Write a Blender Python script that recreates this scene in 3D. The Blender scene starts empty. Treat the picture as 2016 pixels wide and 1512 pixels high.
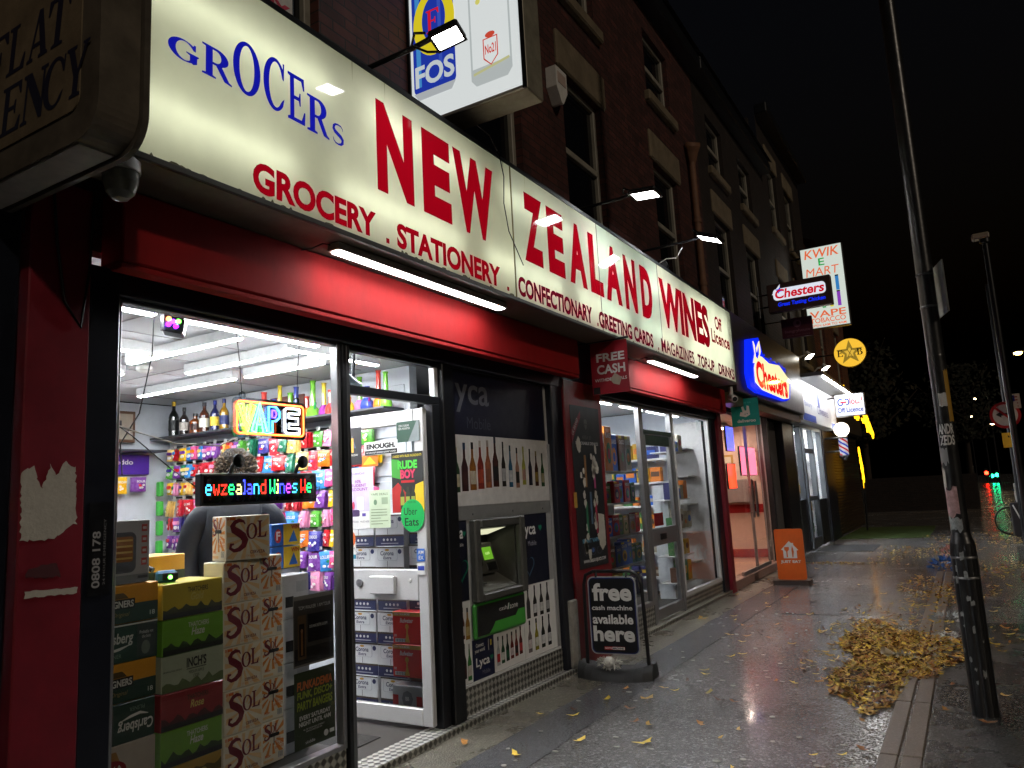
import bpy, math, random
from mathutils import Vector, Matrix
random.seed(7)
C = bpy.context.scene.collection
SC = bpy.context.scene
V = Vector

# ------------------------------------------------------------------ camera
FPX, CX, CY = 1480.8, 1008.0, 756.0
YAW, PIT, ROL = .535547, .148849, -.0538021
CAM = V((3.13, 0, 1.55))
_f = V((-math.sin(YAW)*math.cos(PIT), math.cos(YAW)*math.cos(PIT), math.sin(PIT)))
_r0 = V((math.cos(YAW), math.sin(YAW), 0)); _u0 = _r0.cross(_f)
_r = _r0*math.cos(ROL)+_u0*math.sin(ROL); _u = -_r0*math.sin(ROL)+_u0*math.cos(ROL)
cd = bpy.data.cameras.new('camera'); cam = bpy.data.objects.new('camera', cd); C.objects.link(cam)
cd.sensor_width = 36; cd.lens = 36*FPX/2016; cd.clip_end = 2000; cd.clip_start = .05
cam.matrix_world = Matrix.Translation(CAM) @ Matrix((( _r.x, _u.x, -_f.x), (_r.y, _u.y, -_f.y), (_r.z, _u.z, -_f.z))).to_4x4()
SC.camera = cam

# ------------------------------------------------------------------ night sky, distant street light, exposure
w = bpy.data.worlds.new('World'); SC.world = w; w.use_nodes = True
nt = w.node_tree; bg = nt.nodes['Background']
sk = nt.nodes.new('ShaderNodeTexSky'); sk.sky_type = 'NISHITA'; sk.sun_disc = False
sk.sun_elevation = math.radians(-4.5); sk.sun_rotation = math.radians(200)
nt.links.new(sk.outputs[0], bg.inputs[0]); bg.inputs[1].default_value = .07
sl = bpy.data.lights.new('sun', 'SUN'); sl.energy = .12; sl.angle = math.radians(2); sl.color = (1, .84, .66)
so = bpy.data.objects.new('sun', sl); C.objects.link(so)
so.rotation_euler = V((-.74, .44, -.42)).to_track_quat('-Z', 'Y').to_euler(); so.location = (20, -8, 12)
SC.view_settings.view_transform = 'Standard'; SC.view_settings.look = 'None'
SC.view_settings.exposure = 1.95; SC.view_settings.gamma = 1
SC.render.engine = 'CYCLES'
cy = SC.cycles
cy.use_denoising = True; cy.max_bounces = 8; cy.diffuse_bounces = 4; cy.glossy_bounces = 3; cy.transmission_bounces = 4
cy.transparent_max_bounces = 12; cy.sample_clamp_indirect = 4; cy.sample_clamp_direct = 12; cy.caustics_reflective = False; cy.caustics_refractive = False
try: cy.use_light_tree = True
except Exception: pass

# ------------------------------------------------------------------ materials
def lin(c):
    return tuple(((x/255)/12.92 if x/255 <= .04045 else ((x/255+.055)/1.055)**2.4) for x in c)
_mc = {}
def pm(rgb, rough=.5, metal=0., var=.12, scale=14., bump=0., bscale=90., coat=0., rvar=.12, stretch=None):
    """procedural paint / plastic / card: noise varied colour, roughness and a little relief"""
    key = ('p', rgb, rough, metal, var, scale, bump, bscale, coat, rvar, stretch)
    if key in _mc: return _mc[key]
    m = bpy.data.materials.new('surface'); m.use_nodes = True; n = m.node_tree.nodes; L = m.node_tree.links
    b = n['Principled BSDF']; c = lin(rgb)
    tc = n.new('ShaderNodeTexCoord'); src = tc.outputs['Object']
    if stretch:
        mp = n.new('ShaderNodeMapping'); mp.inputs['Scale'].default_value = stretch; L.new(src, mp.inputs[0]); src = mp.outputs[0]
    nz = n.new('ShaderNodeTexNoise'); nz.inputs['Scale'].default_value = scale; nz.inputs['Detail'].default_value = 5; nz.inputs['Roughness'].default_value = .65
    L.new(src, nz.inputs['Vector'])
    rp = n.new('ShaderNodeMapRange'); rp.inputs[1].default_value = .3; rp.inputs[2].default_value = .7
    rp.inputs[3].default_value = 1-var; rp.inputs[4].default_value = 1+var*.6; L.new(nz.outputs[0], rp.inputs[0])
    mx = n.new('ShaderNodeVectorMath'); mx.operation = 'SCALE'; mx.inputs[0].default_value = c; L.new(rp.outputs[0], mx.inputs['Scale'])
    L.new(mx.outputs[0], b.inputs['Base Color'])
    rr = n.new('ShaderNodeMapRange'); rr.inputs[3].default_value = max(.03, rough-rvar); rr.inputs[4].default_value = min(1, rough+rvar)
    L.new(nz.outputs[0], rr.inputs[0]); L.new(rr.outputs[0], b.inputs['Roughness'])
    b.inputs['Metallic'].default_value = metal
    if coat: b.inputs['Coat Weight'].default_value = coat; b.inputs['Coat Roughness'].default_value = .08
    if bump:
        n2 = n.new('ShaderNodeTexNoise'); n2.inputs['Scale'].default_value = bscale; n2.inputs['Detail'].default_value = 4; L.new(src, n2.inputs['Vector'])
        bp = n.new('ShaderNodeBump'); bp.inputs['Strength'].default_value = bump; bp.inputs['Distance'].default_value = .01
        L.new(n2.outputs[0], bp.inputs['Height']); L.new(bp.outputs[0], b.inputs['Normal'])
    _mc[key] = m; return m
def em(rgb, s=1., rough=.05, body=None):
    """something that gives off light"""
    if s <= 1.05: s *= .29
    key = ('e', rgb, s, body)
    if key in _mc: return _mc[key]
    m = bpy.data.materials.new('lit'); m.use_nodes = True; b = m.node_tree.nodes['Principled BSDF']
    c = lin(rgb); b.inputs['Base Color'].default_value = (*(lin(body) if body else [x*.5 for x in c]), 1)
    b.inputs['Emission Color'].default_value = (*c, 1); b.inputs['Emission Strength'].default_value = s; b.inputs['Roughness'].default_value = rough
    _mc[key] = m; return m
def glass(tint=(244, 247, 247), refl=1.0, rough=.02):
    key = ('g', tint, refl, rough)
    if key in _mc: return _mc[key]
    m = bpy.data.materials.new('glass'); m.use_nodes = True; n = m.node_tree.nodes; L = m.node_tree.links
    n.remove(n['Principled BSDF']); o = n['Material Output']
    t = n.new('ShaderNodeBsdfTransparent'); t.inputs[0].default_value = (*lin(tint), 1)
    g = n.new('ShaderNodeBsdfGlossy'); g.inputs['Roughness'].default_value = rough
    fr = n.new('ShaderNodeFresnel'); fr.inputs[0].default_value = 1.5
    mu = n.new('ShaderNodeMath'); mu.operation = 'MULTIPLY'; mu.inputs[1].default_value = refl; L.new(fr.outputs[0], mu.inputs[0])
    mx = n.new('ShaderNodeMixShader'); L.new(mu.outputs[0], mx.inputs[0]); L.new(t.outputs[0], mx.inputs[1]); L.new(g.outputs[0], mx.inputs[2])
    L.new(mx.outputs[0], o.inputs[0]); _mc[key] = m; return m
def opal(rgb, trans=.6):
    """milky sign acrylic: lets the light of the tubes behind it through"""
    key = ('o', rgb, trans)
    if key in _mc: return _mc[key]
    m = bpy.data.materials.new('acrylic'); m.use_nodes = True; n = m.node_tree.nodes; L = m.node_tree.links
    n.remove(n['Principled BSDF']); o = n['Material Output']; c = (*lin(rgb), 1)
    tc = n.new('ShaderNodeTexCoord'); nz = n.new('ShaderNodeTexNoise'); nz.inputs['Scale'].default_value = 3; nz.inputs['Detail'].default_value = 6
    L.new(tc.outputs['Object'], nz.inputs[0])
    mr = n.new('ShaderNodeMapRange'); mr.inputs[1].default_value = .35; mr.inputs[2].default_value = .65; mr.inputs[3].default_value = .88; mr.inputs[4].default_value = 1
    L.new(nz.outputs[0], mr.inputs[0])
    vm = n.new('ShaderNodeVectorMath'); vm.operation = 'SCALE'; vm.inputs[0].default_value = c[:3]; L.new(mr.outputs[0], vm.inputs['Scale'])
    t = n.new('ShaderNodeBsdfTranslucent'); d = n.new('ShaderNodeBsdfDiffuse'); L.new(vm.outputs[0], t.inputs[0]); L.new(vm.outputs[0], d.inputs[0])
    a = n.new('ShaderNodeMixShader'); a.inputs[0].default_value = 1-trans; L.new(t.outputs[0], a.inputs[1]); L.new(d.outputs[0], a.inputs[2])
    g = n.new('ShaderNodeBsdfGlossy'); g.inputs['Roughness'].default_value = .04
    fr = n.new('ShaderNodeFresnel'); fr.inputs[0].default_value = 1.45
    mx = n.new('ShaderNodeMixShader'); L.new(fr.outputs[0], mx.inputs[0]); L.new(a.outputs[0], mx.inputs[1]); L.new(g.outputs[0], mx.inputs[2])
    L.new(mx.outputs[0], o.inputs[0]); _mc[key] = m; return m
def brick_mat(c1, c2, mortar, sx=4.4):
    m = bpy.data.materials.new('brickwork'); m.use_nodes = True; n = m.node_tree.nodes; L = m.node_tree.links; b = n['Principled BSDF']
    tc = n.new('ShaderNodeTexCoord'); sp = n.new('ShaderNodeSeparateXYZ'); cb = n.new('ShaderNodeCombineXYZ')
    L.new(tc.outputs['Object'], sp.inputs[0]); ad = n.new('ShaderNodeMath'); L.new(sp.outputs[0], ad.inputs[0]); L.new(sp.outputs[1], ad.inputs[1])
    L.new(ad.outputs[0], cb.inputs[0]); L.new(sp.outputs[2], cb.inputs[1])
    bt = n.new('ShaderNodeTexBrick'); bt.inputs['Scale'].default_value = 1; bt.inputs['Brick Width'].default_value = .225; bt.inputs['Row Height'].default_value = .078
    bt.inputs['Mortar Size'].default_value = .006; bt.inputs['Color1'].default_value = (*lin(c1), 1); bt.inputs['Color2'].default_value = (*lin(c2), 1); bt.inputs['Mortar'].default_value = (*lin(mortar), 1)
    L.new(cb.outputs[0], bt.inputs['Vector'])
    nz = n.new('ShaderNodeTexNoise'); nz.inputs['Scale'].default_value = 6; nz.inputs['Detail'].default_value = 8; L.new(tc.outputs['Object'], nz.inputs[0])
    mr = n.new('ShaderNodeMapRange'); mr.inputs[1].default_value = .3; mr.inputs[2].default_value = .7; mr.inputs[3].default_value = .6; mr.inputs[4].default_value = 1.15; L.new(nz.outputs[0], mr.inputs[0])
    vm = n.new('ShaderNodeVectorMath'); vm.operation = 'SCALE'; L.new(bt.outputs[0], vm.inputs[0]); L.new(mr.outputs[0], vm.inputs['Scale'])
    L.new(vm.outputs[0], b.inputs['Base Color']); b.inputs['Roughness'].default_value = .75
    bp = n.new('ShaderNodeBump'); bp.inputs['Strength'].default_value = .8; bp.inputs['Distance'].default_value = .012; bp.invert = True
    L.new(bt.outputs['Fac'], bp.inputs['Height']); L.new(bp.outputs[0], b.inputs['Normal'])
    return m
def plate_mat(rgb, axis='X', s=1.):
    """aluminium chequer plate: rows of raised lozenges"""
    m = bpy.data.materials.new('chequer_plate'); m.use_nodes = True; n = m.node_tree.nodes; L = m.node_tree.links; b = n['Principled BSDF']
    tc = n.new('ShaderNodeTexCoord'); sp = n.new('ShaderNodeSeparateXYZ'); L.new(tc.outputs['Object'], sp.inputs[0])
    def M(op, a, bb):
        q = n.new('ShaderNodeMath'); q.operation = op
        for i, x in enumerate((a, bb)):
            if isinstance(x, (int, float)): q.inputs[i].default_value = x
            else: L.new(x, q.inputs[i])
        return q.outputs[0]
    p = sp.outputs[1]; q = sp.outputs[2] if axis == 'X' else sp.outputs[0]
    a1 = M('MULTIPLY', M('ADD', p, q), 62*s); a2 = M('MULTIPLY', M('SUBTRACT', p, q), 62*s)
    prod = M('MULTIPLY', M('SINE', a1, 0), M('SINE', a2, 0))
    st = n.new('ShaderNodeMapRange'); st.inputs[1].default_value = .15; st.inputs[2].default_value = .5; L.new(M('ABSOLUTE', prod, 0), st.inputs[0])
    sg = n.new('ShaderNodeMapRange'); sg.inputs[1].default_value = -.3; sg.inputs[2].default_value = .3; L.new(prod, sg.inputs[0])
    bp = n.new('ShaderNodeBump'); bp.inputs['Strength'].default_value = 1; bp.inputs['Distance'].default_value = .006
    L.new(sg.outputs[0], bp.inputs['Height']); L.new(bp.outputs[0], b.inputs['Normal'])
    nz = n.new('ShaderNodeTexNoise'); nz.inputs['Scale'].default_value = 9; nz.inputs['Detail'].default_value = 6; L.new(tc.outputs['Object'], nz.inputs[0])
    ad = M('ADD', M('MULTIPLY', nz.outputs[0], .5), M('MULTIPLY', sg.outputs[0], .75))  # lozenges alternate light and dark in base colour, imitating how each reflects
    vm = n.new('ShaderNodeVectorMath'); vm.operation = 'SCALE'; vm.inputs[0].default_value = lin(rgb); L.new(ad, vm.inputs['Scale']); L.new(vm.outputs[0], b.inputs['Base Color'])
    b.inputs['Metallic'].default_value = .75; b.inputs['Roughness'].default_value = .42
    return m

# ------------------------------------------------------------------ frames and pixel measuring
class Fr:
    def __init__(s, O, u, v):
        s.O = V(O); s.u = V(u).normalized(); s.v = V(v).normalized(); s.n = s.u.cross(s.v)
    def p(s, a, b, c=0): return s.O+s.u*a+s.v*b+s.n*c
def SF(x): return Fr((x, 0, 0), (0, 1, 0), (0, 0, 1))     # a face along the street: a = Y, b = Z, out = +X
def PF(y): return Fr((0, y, 0), (1, 0, 0), (0, 0, 1))     # a face across the pavement: a = X, b = Z, out = -Y
LOC = Fr((0, 0, 0), (0, 1, 0), (0, 0, 1))
def ray(px, py): return _r*((px-CX)/FPX)-_u*((py-CY)/FPX)+_f
def S(px, py, x):
    d = ray(px, py); t = (x-CAM.x)/d.x; q = CAM+d*t; return q.y, q.z
def P(px, py, y):
    d = ray(px, py); t = (y-CAM.y)/d.y; q = CAM+d*t; return q.x, q.z
def G(px, py, z=0):
    d = ray(px, py); t = (z-CAM.z)/d.z; q = CAM+d*t; return q.x, q.y

# ------------------------------------------------------------------ outlines and lettering (filled flat, holes kept)
_tc = {}
def _curve_mesh(cu):
    o = bpy.data.objects.new('outline', cu); C.objects.link(o)
    dg = bpy.context.evaluated_depsgraph_get(); dg.update()
    me = bpy.data.meshes.new_from_object(o.evaluated_get(dg)); bpy.data.objects.remove(o)
    vs = [(v.co.x, v.co.y) for v in me.vertices]; fs = [tuple(p.vertices) for p in me.polygons]
    nz = [p.normal.z for p in me.polygons]
    fs = [f if z >= 0 else f[::-1] for f, z in zip(fs, nz)]
    bpy.data.meshes.remove(me); bpy.data.curves.remove(cu)
    return vs, fs
def text_mesh(s, bold=0., shear=0., sp=1.):
    k = (s, bold, shear, sp)
    if k in _tc: return _tc[k]
    cu = bpy.data.curves.new('lettering', 'FONT'); cu.body = s; cu.offset = bold; cu.shear = shear; cu.space_character = sp; cu.fill_mode = 'FRONT'; cu.resolution_u = 4
    if '\n' in s: cu.align_x = 'CENTER'
    vs, fs = _curve_mesh(cu)
    x0 = min(v[0] for v in vs); x1 = max(v[0] for v in vs); y0 = min(v[1] for v in vs); y1 = max(v[1] for v in vs)
    vs = [((x-x0)/(x1-x0), (y-y0)/(y1-y0 or 1)) for x, y in vs]
    _tc[k] = (vs, fs, (x1-x0)/(y1-y0 or 1)); return _tc[k]
def fill(outl):
    cu = bpy.data.curves.new('shape', 'CURVE'); cu.dimensions = '2D'; cu.fill_mode = 'FRONT'
    for o in outl:
        s = cu.splines.new('POLY'); s.points.add(len(o)-1); s.use_cyclic_u = True
        for i, p in enumerate(o): s.points[i].co = (p[0], p[1], 0, 1)
    return _curve_mesh(cu)
def arc(cx, cy, rx, ry, a0, a1, n=20):
    return [(cx+rx*math.cos(math.radians(a0+(a1-a0)*i/n)), cy+ry*math.sin(math.radians(a0+(a1-a0)*i/n))) for i in range(n+1)]
def ell(cx, cy, rx, ry, n=28): return arc(cx, cy, rx, ry, 0, 360, n)[:-1]
def rrect(a0, a1, b0, b1, r, n=5):
    return arc(a1-r, b0+r, r, r, -90, 0, n)+arc(a1-r, b1-r, r, r, 0, 90, n)+arc(a0+r, b1-r, r, r, 90, 180, n)+arc(a0+r, b0+r, r, r, 180, 270, n)
def star(cx, cy, r, ri, n=5, rot=90):
    return [(cx+(r if i % 2 == 0 else ri)*math.cos(math.radians(rot+i*180/n)), cy+(r if i % 2 == 0 else ri)*math.sin(math.radians(rot+i*180/n))) for i in range(2*n)]
def ribbon(pts, ws):
    L_, R_ = [], []
    for i, p in enumerate(pts):
        a = pts[max(0, i-1)]; b = pts[min(len(pts)-1, i+1)]; dx, dy = b[0]-a[0], b[1]-a[1]; l = math.hypot(dx, dy) or 1
        w = ws[i] if isinstance(ws, (list, tuple)) else ws
        L_.append((p[0]-dy/l*w/2, p[1]+dx/l*w/2)); R_.append((p[0]+dy/l*w/2, p[1]-dx/l*w/2))
    return L_+R_[::-1]
# a small set of bracketed serif capitals, each in a unit box
def _serif(ch):
    st, s = .2, .055                                  # stem width, serif thickness
    if ch == 'F': return [[(0,0),(.5,0),(.5,s),(.36,.08),(.36,.46),(.62,.46),(.66,.36),(.72,.36),(.72,.64),(.66,.64),(.62,.54),(.36,.54),(.36,.92),(.78,.92),(.92,.74),(1,.74),(.97,1),(0,1),(0,1-s),(.13,.92),(.13,.08),(0,s)]]
    if ch == 'E': return [[(0,0),(.97,0),(1,.28),(.93,.28),(.78,.08),(.36,.08),(.36,.47),(.62,.47),(.67,.37),(.73,.37),(.73,.65),(.67,.65),(.62,.55),(.36,.55),(.36,.92),(.76,.92),(.88,.74),(.95,.74),(.93,1),(0,1),(0,1-s),(.13,.92),(.13,.08),(0,s)]]
    if ch == 'L': return [[(0,0),(.96,0),(1,.32),(.93,.32),(.74,.08),(.4,.08),(.4,.92),(.55,1-s),(.55,1),(0,1),(0,1-s),(.15,.92),(.15,.08),(0,s)]]
    if ch == 'T': return [[(.25,0),(.75,0),(.75,s),(.62,.08),(.62,.92),(.8,.92),(.93,.7),(1,.7),(.98,1),(.02,1),(0,.7),(.07,.7),(.2,.92),(.38,.92),(.38,.08),(.25,s)]]
    if ch == 'A': return [[(0,0),(.3,0),(.3,s),(.21,.08),(.26,.26),(.6,.26),(.66,.08),(.56,s),(.56,0),(1,0),(1,s),(.93,.08),(.6,1),(.42,1),(.11,.08),(0,s)], [(.3,.34),(.57,.34),(.435,.76)]]
    if ch == 'N': return [[(0,0),(.28,0),(.28,s),(.19,.08),(.19,.76),(.76,0),(.89,0),(.89,.92),(1,1-s),(1,1),(.7,1),(.7,1-s),(.81,.92),(.81,.36),(.32,1),(0,1),(0,1-s),(.11,.9),(.11,.08),(0,s)]]
    if ch == 'Y': return [[(.28,0),(.74,0),(.74,s),(.62,.08),(.62,.42),(.9,.92),(1,1-s),(1,1),(.7,1),(.7,1-s),(.79,.92),(.56,.52),(.34,.92),(.44,1-s),(.44,1),(0,1),(0,1-s),(.1,.92),(.39,.4),(.39,.08),(.28,s)]]
    if ch == 'O': return [ell(.5,.5,.5,.5,36), ell(.5,.5,.27,.43,36)]
    if ch == 'C': return [arc(.52,.5,.52,.5,46,314,30)+[(.95,.3),(.84,.24)]+arc(.56,.5,.31,.43,-50,-318,30)+[(.86,.66),(.93,.64),(.95,.97),(.88,.97)]]
    if ch == 'G': return [arc(.5,.5,.5,.5,52,300,30)+[(.82,.03),(.94,.12),(.94,.4),(1,.4+s),(1,.4+2*s),(.58,.4+2*s),(.58,.4+s),(.7,.4),(.7,.16)]+arc(.53,.5,.29,.43,-62,-310,28)+[(.83,.68),(.9,.68),(.9,.98),(.84,.98)]]
    if ch == 'R': return [[(0,0),(.46,0),(.46,s),(.35,.08),(.35,.44),(.46,.44),(.74,.04),(1,0),(1,s),(.9,.1),(.66,.47)]+arc(.5,.73,.38,.27,-60,90,16)+[(0,1),(0,1-s),(.12,.92),(.12,.08),(0,s)], [(.35,.52)]+arc(.46,.72,.17,.2,-90,90,12)+[(.35,.92)]]
    if ch == 'B': return [[(0,0)]+arc(.58,.27,.42,.27,-90,75,14)+arc(.52,.77,.38,.23,-60,90,14)+[(0,1),(0,1-s),(.12,.92),(.12,.08),(0,s)], [(.35,.08)]+arc(.52,.28,.22,.2,-90,90,12)+[(.35,.48)], [(.35,.56)]+arc(.48,.74,.18,.18,-90,90,12)+[(.35,.92)]]
    if ch == 'S':
        pts = [(.86,.74),(.82,.86),(.7,.945),(.5,.965),(.3,.93),(.19,.82),(.17,.7),(.27,.59),(.48,.51),(.7,.43),(.83,.32),(.82,.18),(.7,.075),(.5,.035),(.3,.055),(.17,.15),(.12,.28)]
        return [ribbon(pts, [.03,.05,.07,.075,.1,.17,.2,.2,.2,.2,.2,.18,.12,.075,.075,.06,.03])]
_sc = {}
def serif(ch):
    if ch not in _sc: _sc[ch] = fill(_serif(ch))
    return _sc[ch]

# ------------------------------------------------------------------ mesh collector
class MB:
    def __init__(s): s.v = []; s.f = []; s.m = []; s.sm = []; s.ms = []
    def mi(s, m):
        if m not in s.ms: s.ms.append(m)
        return s.ms.index(m)
    def add(s, vs, fs, m, smooth=False):
        o = len(s.v); s.v += [tuple(x) for x in vs]; i = s.mi(m)
        for f in fs: s.f.append(tuple(o+k for k in f)); s.m.append(i); s.sm.append(smooth)
        return s
    def box(s, x0, x1, y0, y1, z0, z1, m, c=0.):
        return s.slab(Fr((0,0,0),(1,0,0),(0,1,0)), x0, x1, y0, y1, z0, z1, m, c)
    def slab(s, fr, a0, a1, b0, b1, c0, c1, m, ch=0.):
        if a0 > a1: a0, a1 = a1, a0
        if b0 > b1: b0, b1 = b1, b0
        if c0 > c1: c0, c1 = c1, c0
        if ch <= 0:
            vs = [fr.p(a, b, c) for c in (c0, c1) for b in (b0, b1) for a in (a0, a1)]
            return s.add(vs, [(0,2,3,1),(4,5,7,6),(0,1,5,4),(2,6,7,3),(0,4,6,2),(1,3,7,5)], m)
        ch = min(ch, (a1-a0)*.45, (b1-b0)*.45, (c1-c0)*.45)
        A = (a0, a1); B = (b0, b1); K = (c0, c1); vs = []; ix = {}
        for i in (0, 1):
            for j in (0, 1):
                for k in (0, 1):
                    da, db, dc = (ch if i == 0 else -ch), (ch if j == 0 else -ch), (ch if k == 0 else -ch)
                    for t, q in (('a', (A[i], B[j]+db, K[k]+dc)), ('b', (A[i]+da, B[j], K[k]+dc)), ('c', (A[i]+da, B[j]+db, K[k]))):
                        ix[i,j,k,t] = len(vs); vs.append(fr.p(*q))
        fs = []
        def face(l, out):
            p = [V(vs[q]) for q in l]; nn = (p[1]-p[0]).cross(p[2]-p[0]); fs.append(tuple(l) if nn.dot(out) > 0 else tuple(l[::-1]))
        for i in (0, 1):
            face([ix[i,0,0,'a'], ix[i,1,0,'a'], ix[i,1,1,'a'], ix[i,0,1,'a']], fr.u*(2*i-1))
            face([ix[0,i,0,'b'], ix[1,i,0,'b'], ix[1,i,1,'b'], ix[0,i,1,'b']], fr.v*(2*i-1))
            face([ix[0,0,i,'c'], ix[1,0,i,'c'], ix[1,1,i,'c'], ix[0,1,i,'c']], fr.n*(2*i-1))
            for j in (0, 1):
                face([ix[i,j,0,'a'], ix[i,j,1,'a'], ix[i,j,1,'b'], ix[i,j,0,'b']], fr.u*(2*i-1)+fr.v*(2*j-1))
                face([ix[i,0,j,'a'], ix[i,1,j,'a'], ix[i,1,j,'c'], ix[i,0,j,'c']], fr.u*(2*i-1)+fr.n*(2*j-1))
                face([ix[0,i,j,'b'], ix[1,i,j,'b'], ix[1,i,j,'c'], ix[0,i,j,'c']], fr.v*(2*i-1)+fr.n*(2*j-1))
                for k in (0, 1): face([ix[i,j,k,'a'], ix[i,j,k,'b'], ix[i,j,k,'c']], fr.u*(2*i-1)+fr.v*(2*j-1)+fr.n*(2*k-1))
        return s.add(vs, fs, m)
    def rect(s, fr, a0, a1, b0, b1, c, m):
        return s.add([fr.p(a0,b0,c), fr.p(a1,b0,c), fr.p(a1,b1,c), fr.p(a0,b1,c)], [(0,1,2,3)], m)
    def poly(s, fr, pts, c, m): return s.add([fr.p(a,b,c) for a, b in pts], [tuple(range(len(pts)))], m)
    def shp(s, fr, outl, c, m):
        vs, fs = fill(outl); return s.add([fr.p(a,b,c) for a, b in vs], fs, m)
    def prism(s, fr, pts, c0, c1, m, m2=None):
        n = len(pts); A = sum(pts[i][0]*pts[(i+1)%n][1]-pts[(i+1)%n][0]*pts[i][1] for i in range(n))
        if A < 0: pts = pts[::-1]
        s.add([fr.p(a,b,c1) for a, b in pts], [tuple(range(n))], m2 or m); s.add([fr.p(a,b,c0) for a, b in pts], [tuple(range(n))[::-1]], m)
        return s.add([fr.p(a,b,c0) for a, b in pts]+[fr.p(a,b,c1) for a, b in pts], [(i,(i+1)%n,n+(i+1)%n,n+i) for i in range(n)], m)
    def txt(s, fr, t, a0, a1, b0, b1, c, m, bold=0., shear=0., sp=1., flip=False):
        vs, fs, _ = text_mesh(t, bold, shear, sp)
        if flip: vs = [(1-x, 1-y) for x, y in vs]
        return s.add([fr.p(a0+(a1-a0)*x, b0+(b1-b0)*y, c) for x, y in vs], fs, m)
    def ser(s, fr, ch, a0, a1, b0, b1, c, m, shear=0.):
        vs, fs = serif(ch); return s.add([fr.p(a0+(a1-a0)*x+shear*(b1-b0)*y, b0+(b1-b0)*y, c) for x, y in vs], fs, m)
    def tube(s, pts, r, m, n=8, cap=True, smooth=True):
        pts = [V(p) for p in pts]; rs = r if isinstance(r, (list, tuple)) else [r]*len(pts); vs = []; prev = None
        for i, p in enumerate(pts):
            d = (pts[min(i+1, len(pts)-1)]-pts[max(i-1, 0)]).normalized()
            if prev is None: a = d.orthogonal().normalized()
            else: a = (prev-d*prev.dot(d)).normalized()
            prev = a; b = d.cross(a)
            vs += [p+(a*math.cos(2*math.pi*k/n)+b*math.sin(2*math.pi*k/n))*rs[i] for k in range(n)]
        fs = [(i*n+k, i*n+(k+1)%n, (i+1)*n+(k+1)%n, (i+1)*n+k) for i in range(len(pts)-1) for k in range(n)]
        s.add(vs, fs, m, smooth)
        if cap:
            s.add(vs[:n], [tuple(range(n))[::-1]], m); s.add(vs[-n:], [tuple(range(n))], m)
        return s
    def lathe(s, prof, loc, m, n=16, ms=None, axis=None):
        loc = V(loc); q = V((0,0,1)).rotation_difference(V(axis).normalized()) if axis else None
        for i in range(len(prof)-1):
            vs = []
            for r, z in prof[i:i+2]:
                for k in range(n):
                    p = V((r*math.cos(2*math.pi*k/n), r*math.sin(2*math.pi*k/n), z))
                    vs.append(loc+(q @ p if q else p))
            s.add(vs, [(k,(k+1)%n,n+(k+1)%n,n+k) for k in range(n)], (ms[i] if ms else m), True)
        return s
    def build(s, name, parent=None, label=None, cat=None, group=None, kind=None, loc=None, rot=None):
        if parent is not None: L = V(parent['_loc']); 
        elif loc is not None: L = None
        else:
            xs = [v[0] for v in s.v]; ys = [v[1] for v in s.v]; zs = [v[2] for v in s.v]
            L = V(((min(xs)+max(xs))/2, (min(ys)+max(ys))/2, min(zs)))
        vs = s.v if L is None else [(x-L.x, y-L.y, z-L.z) for x, y, z in s.v]
        me = bpy.data.meshes.new(name); me.from_pydata(vs, [], s.f)
        for m in s.ms: me.materials.append(m)
        me.polygons.foreach_set('material_index', s.m); me.polygons.foreach_set('use_smooth', s.sm)
        me.validate(); me.update()
        o = bpy.data.objects.new(name, me); C.objects.link(o)
        if parent is not None:
            o.parent = parent; o['_loc'] = tuple(parent['_loc'])
        else:
            o.location = L if L is not None else V(loc); o['_loc'] = tuple(o.location)
            if rot: o.rotation_euler = (0, 0, rot)
        return tag(o, label, cat, group, kind)
def tag(o, label=None, cat=None, group=None, kind=None):
    for k, x in (('label', label), ('category', cat), ('group', group), ('kind', kind)):
        if x: o[k] = x
    return o
def thing(name, label, cat, loc, group=None, kind=None):
    o = bpy.data.objects.new(name, None); C.objects.link(o); o.location = loc; o['_loc'] = tuple(loc); o.empty_display_size = .1
    return tag(o, label, cat, group, kind)
def dup(o, loc=None, rot=None, label=None, parent=None):
    c = o.copy(); C.objects.link(c)
    if parent is not None: c.parent = parent
    if loc is not None: c.location = loc
    if rot is not None: c.rotation_euler = (0, 0, rot)
    if label: c['label'] = label
    for ch in list(o.children): dup(ch, parent=c)
    return c
# ================================================================== common materials
WHITEP = pm((225,224,220), .5); BLACKP = pm((16,17,20), .35, var=.3); RED = pm((146,24,26), .74, var=.2, scale=4, bump=.06, bscale=30, stretch=(1,1.3,.6)); RED.node_tree.nodes['Principled BSDF'].inputs['Specular IOR Level'].default_value = .2; REDP = pm((118,16,34), .5, var=.25, scale=5, bump=.05, bscale=30)
REDD = pm((110,16,24), .45, var=.3, scale=4, bump=.12, bscale=25); NAVY = pm((14,18,30), .4, var=.3)
ALU = pm((150,150,152), .38, .8, var=.15, stretch=(4, 4, 40)); ALUW = pm((205,205,205), .4, .25, var=.1, stretch=(6, 6, 30)); STEEL = pm((120,122,125), .35, .9)
DARKMETAL = pm((30,32,36), .45, .4, var=.3); CABLE = pm((14,14,16), .5); GALV = pm((150,150,140), .45, .6, var=.25, bump=.1)
CREAM = pm((190,180,150), .6, var=.2, scale=6); STONE = pm((120,108,88), .85, var=.3, scale=4, bump=.5, bscale=18)
PRW = pm((215,215,212), .5, var=.04); PRK = pm((14,14,16), .5, var=.05); PRR = pm((178,18,28), .5, var=.08); PRB = pm((20,32,140), .5, var=.08)
GL = glass(); GLD = glass((120,130,140), 1.4)
PLATE = plate_mat((190,188,178)); PLATEH = plate_mat((215,213,205), 'Z')

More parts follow.
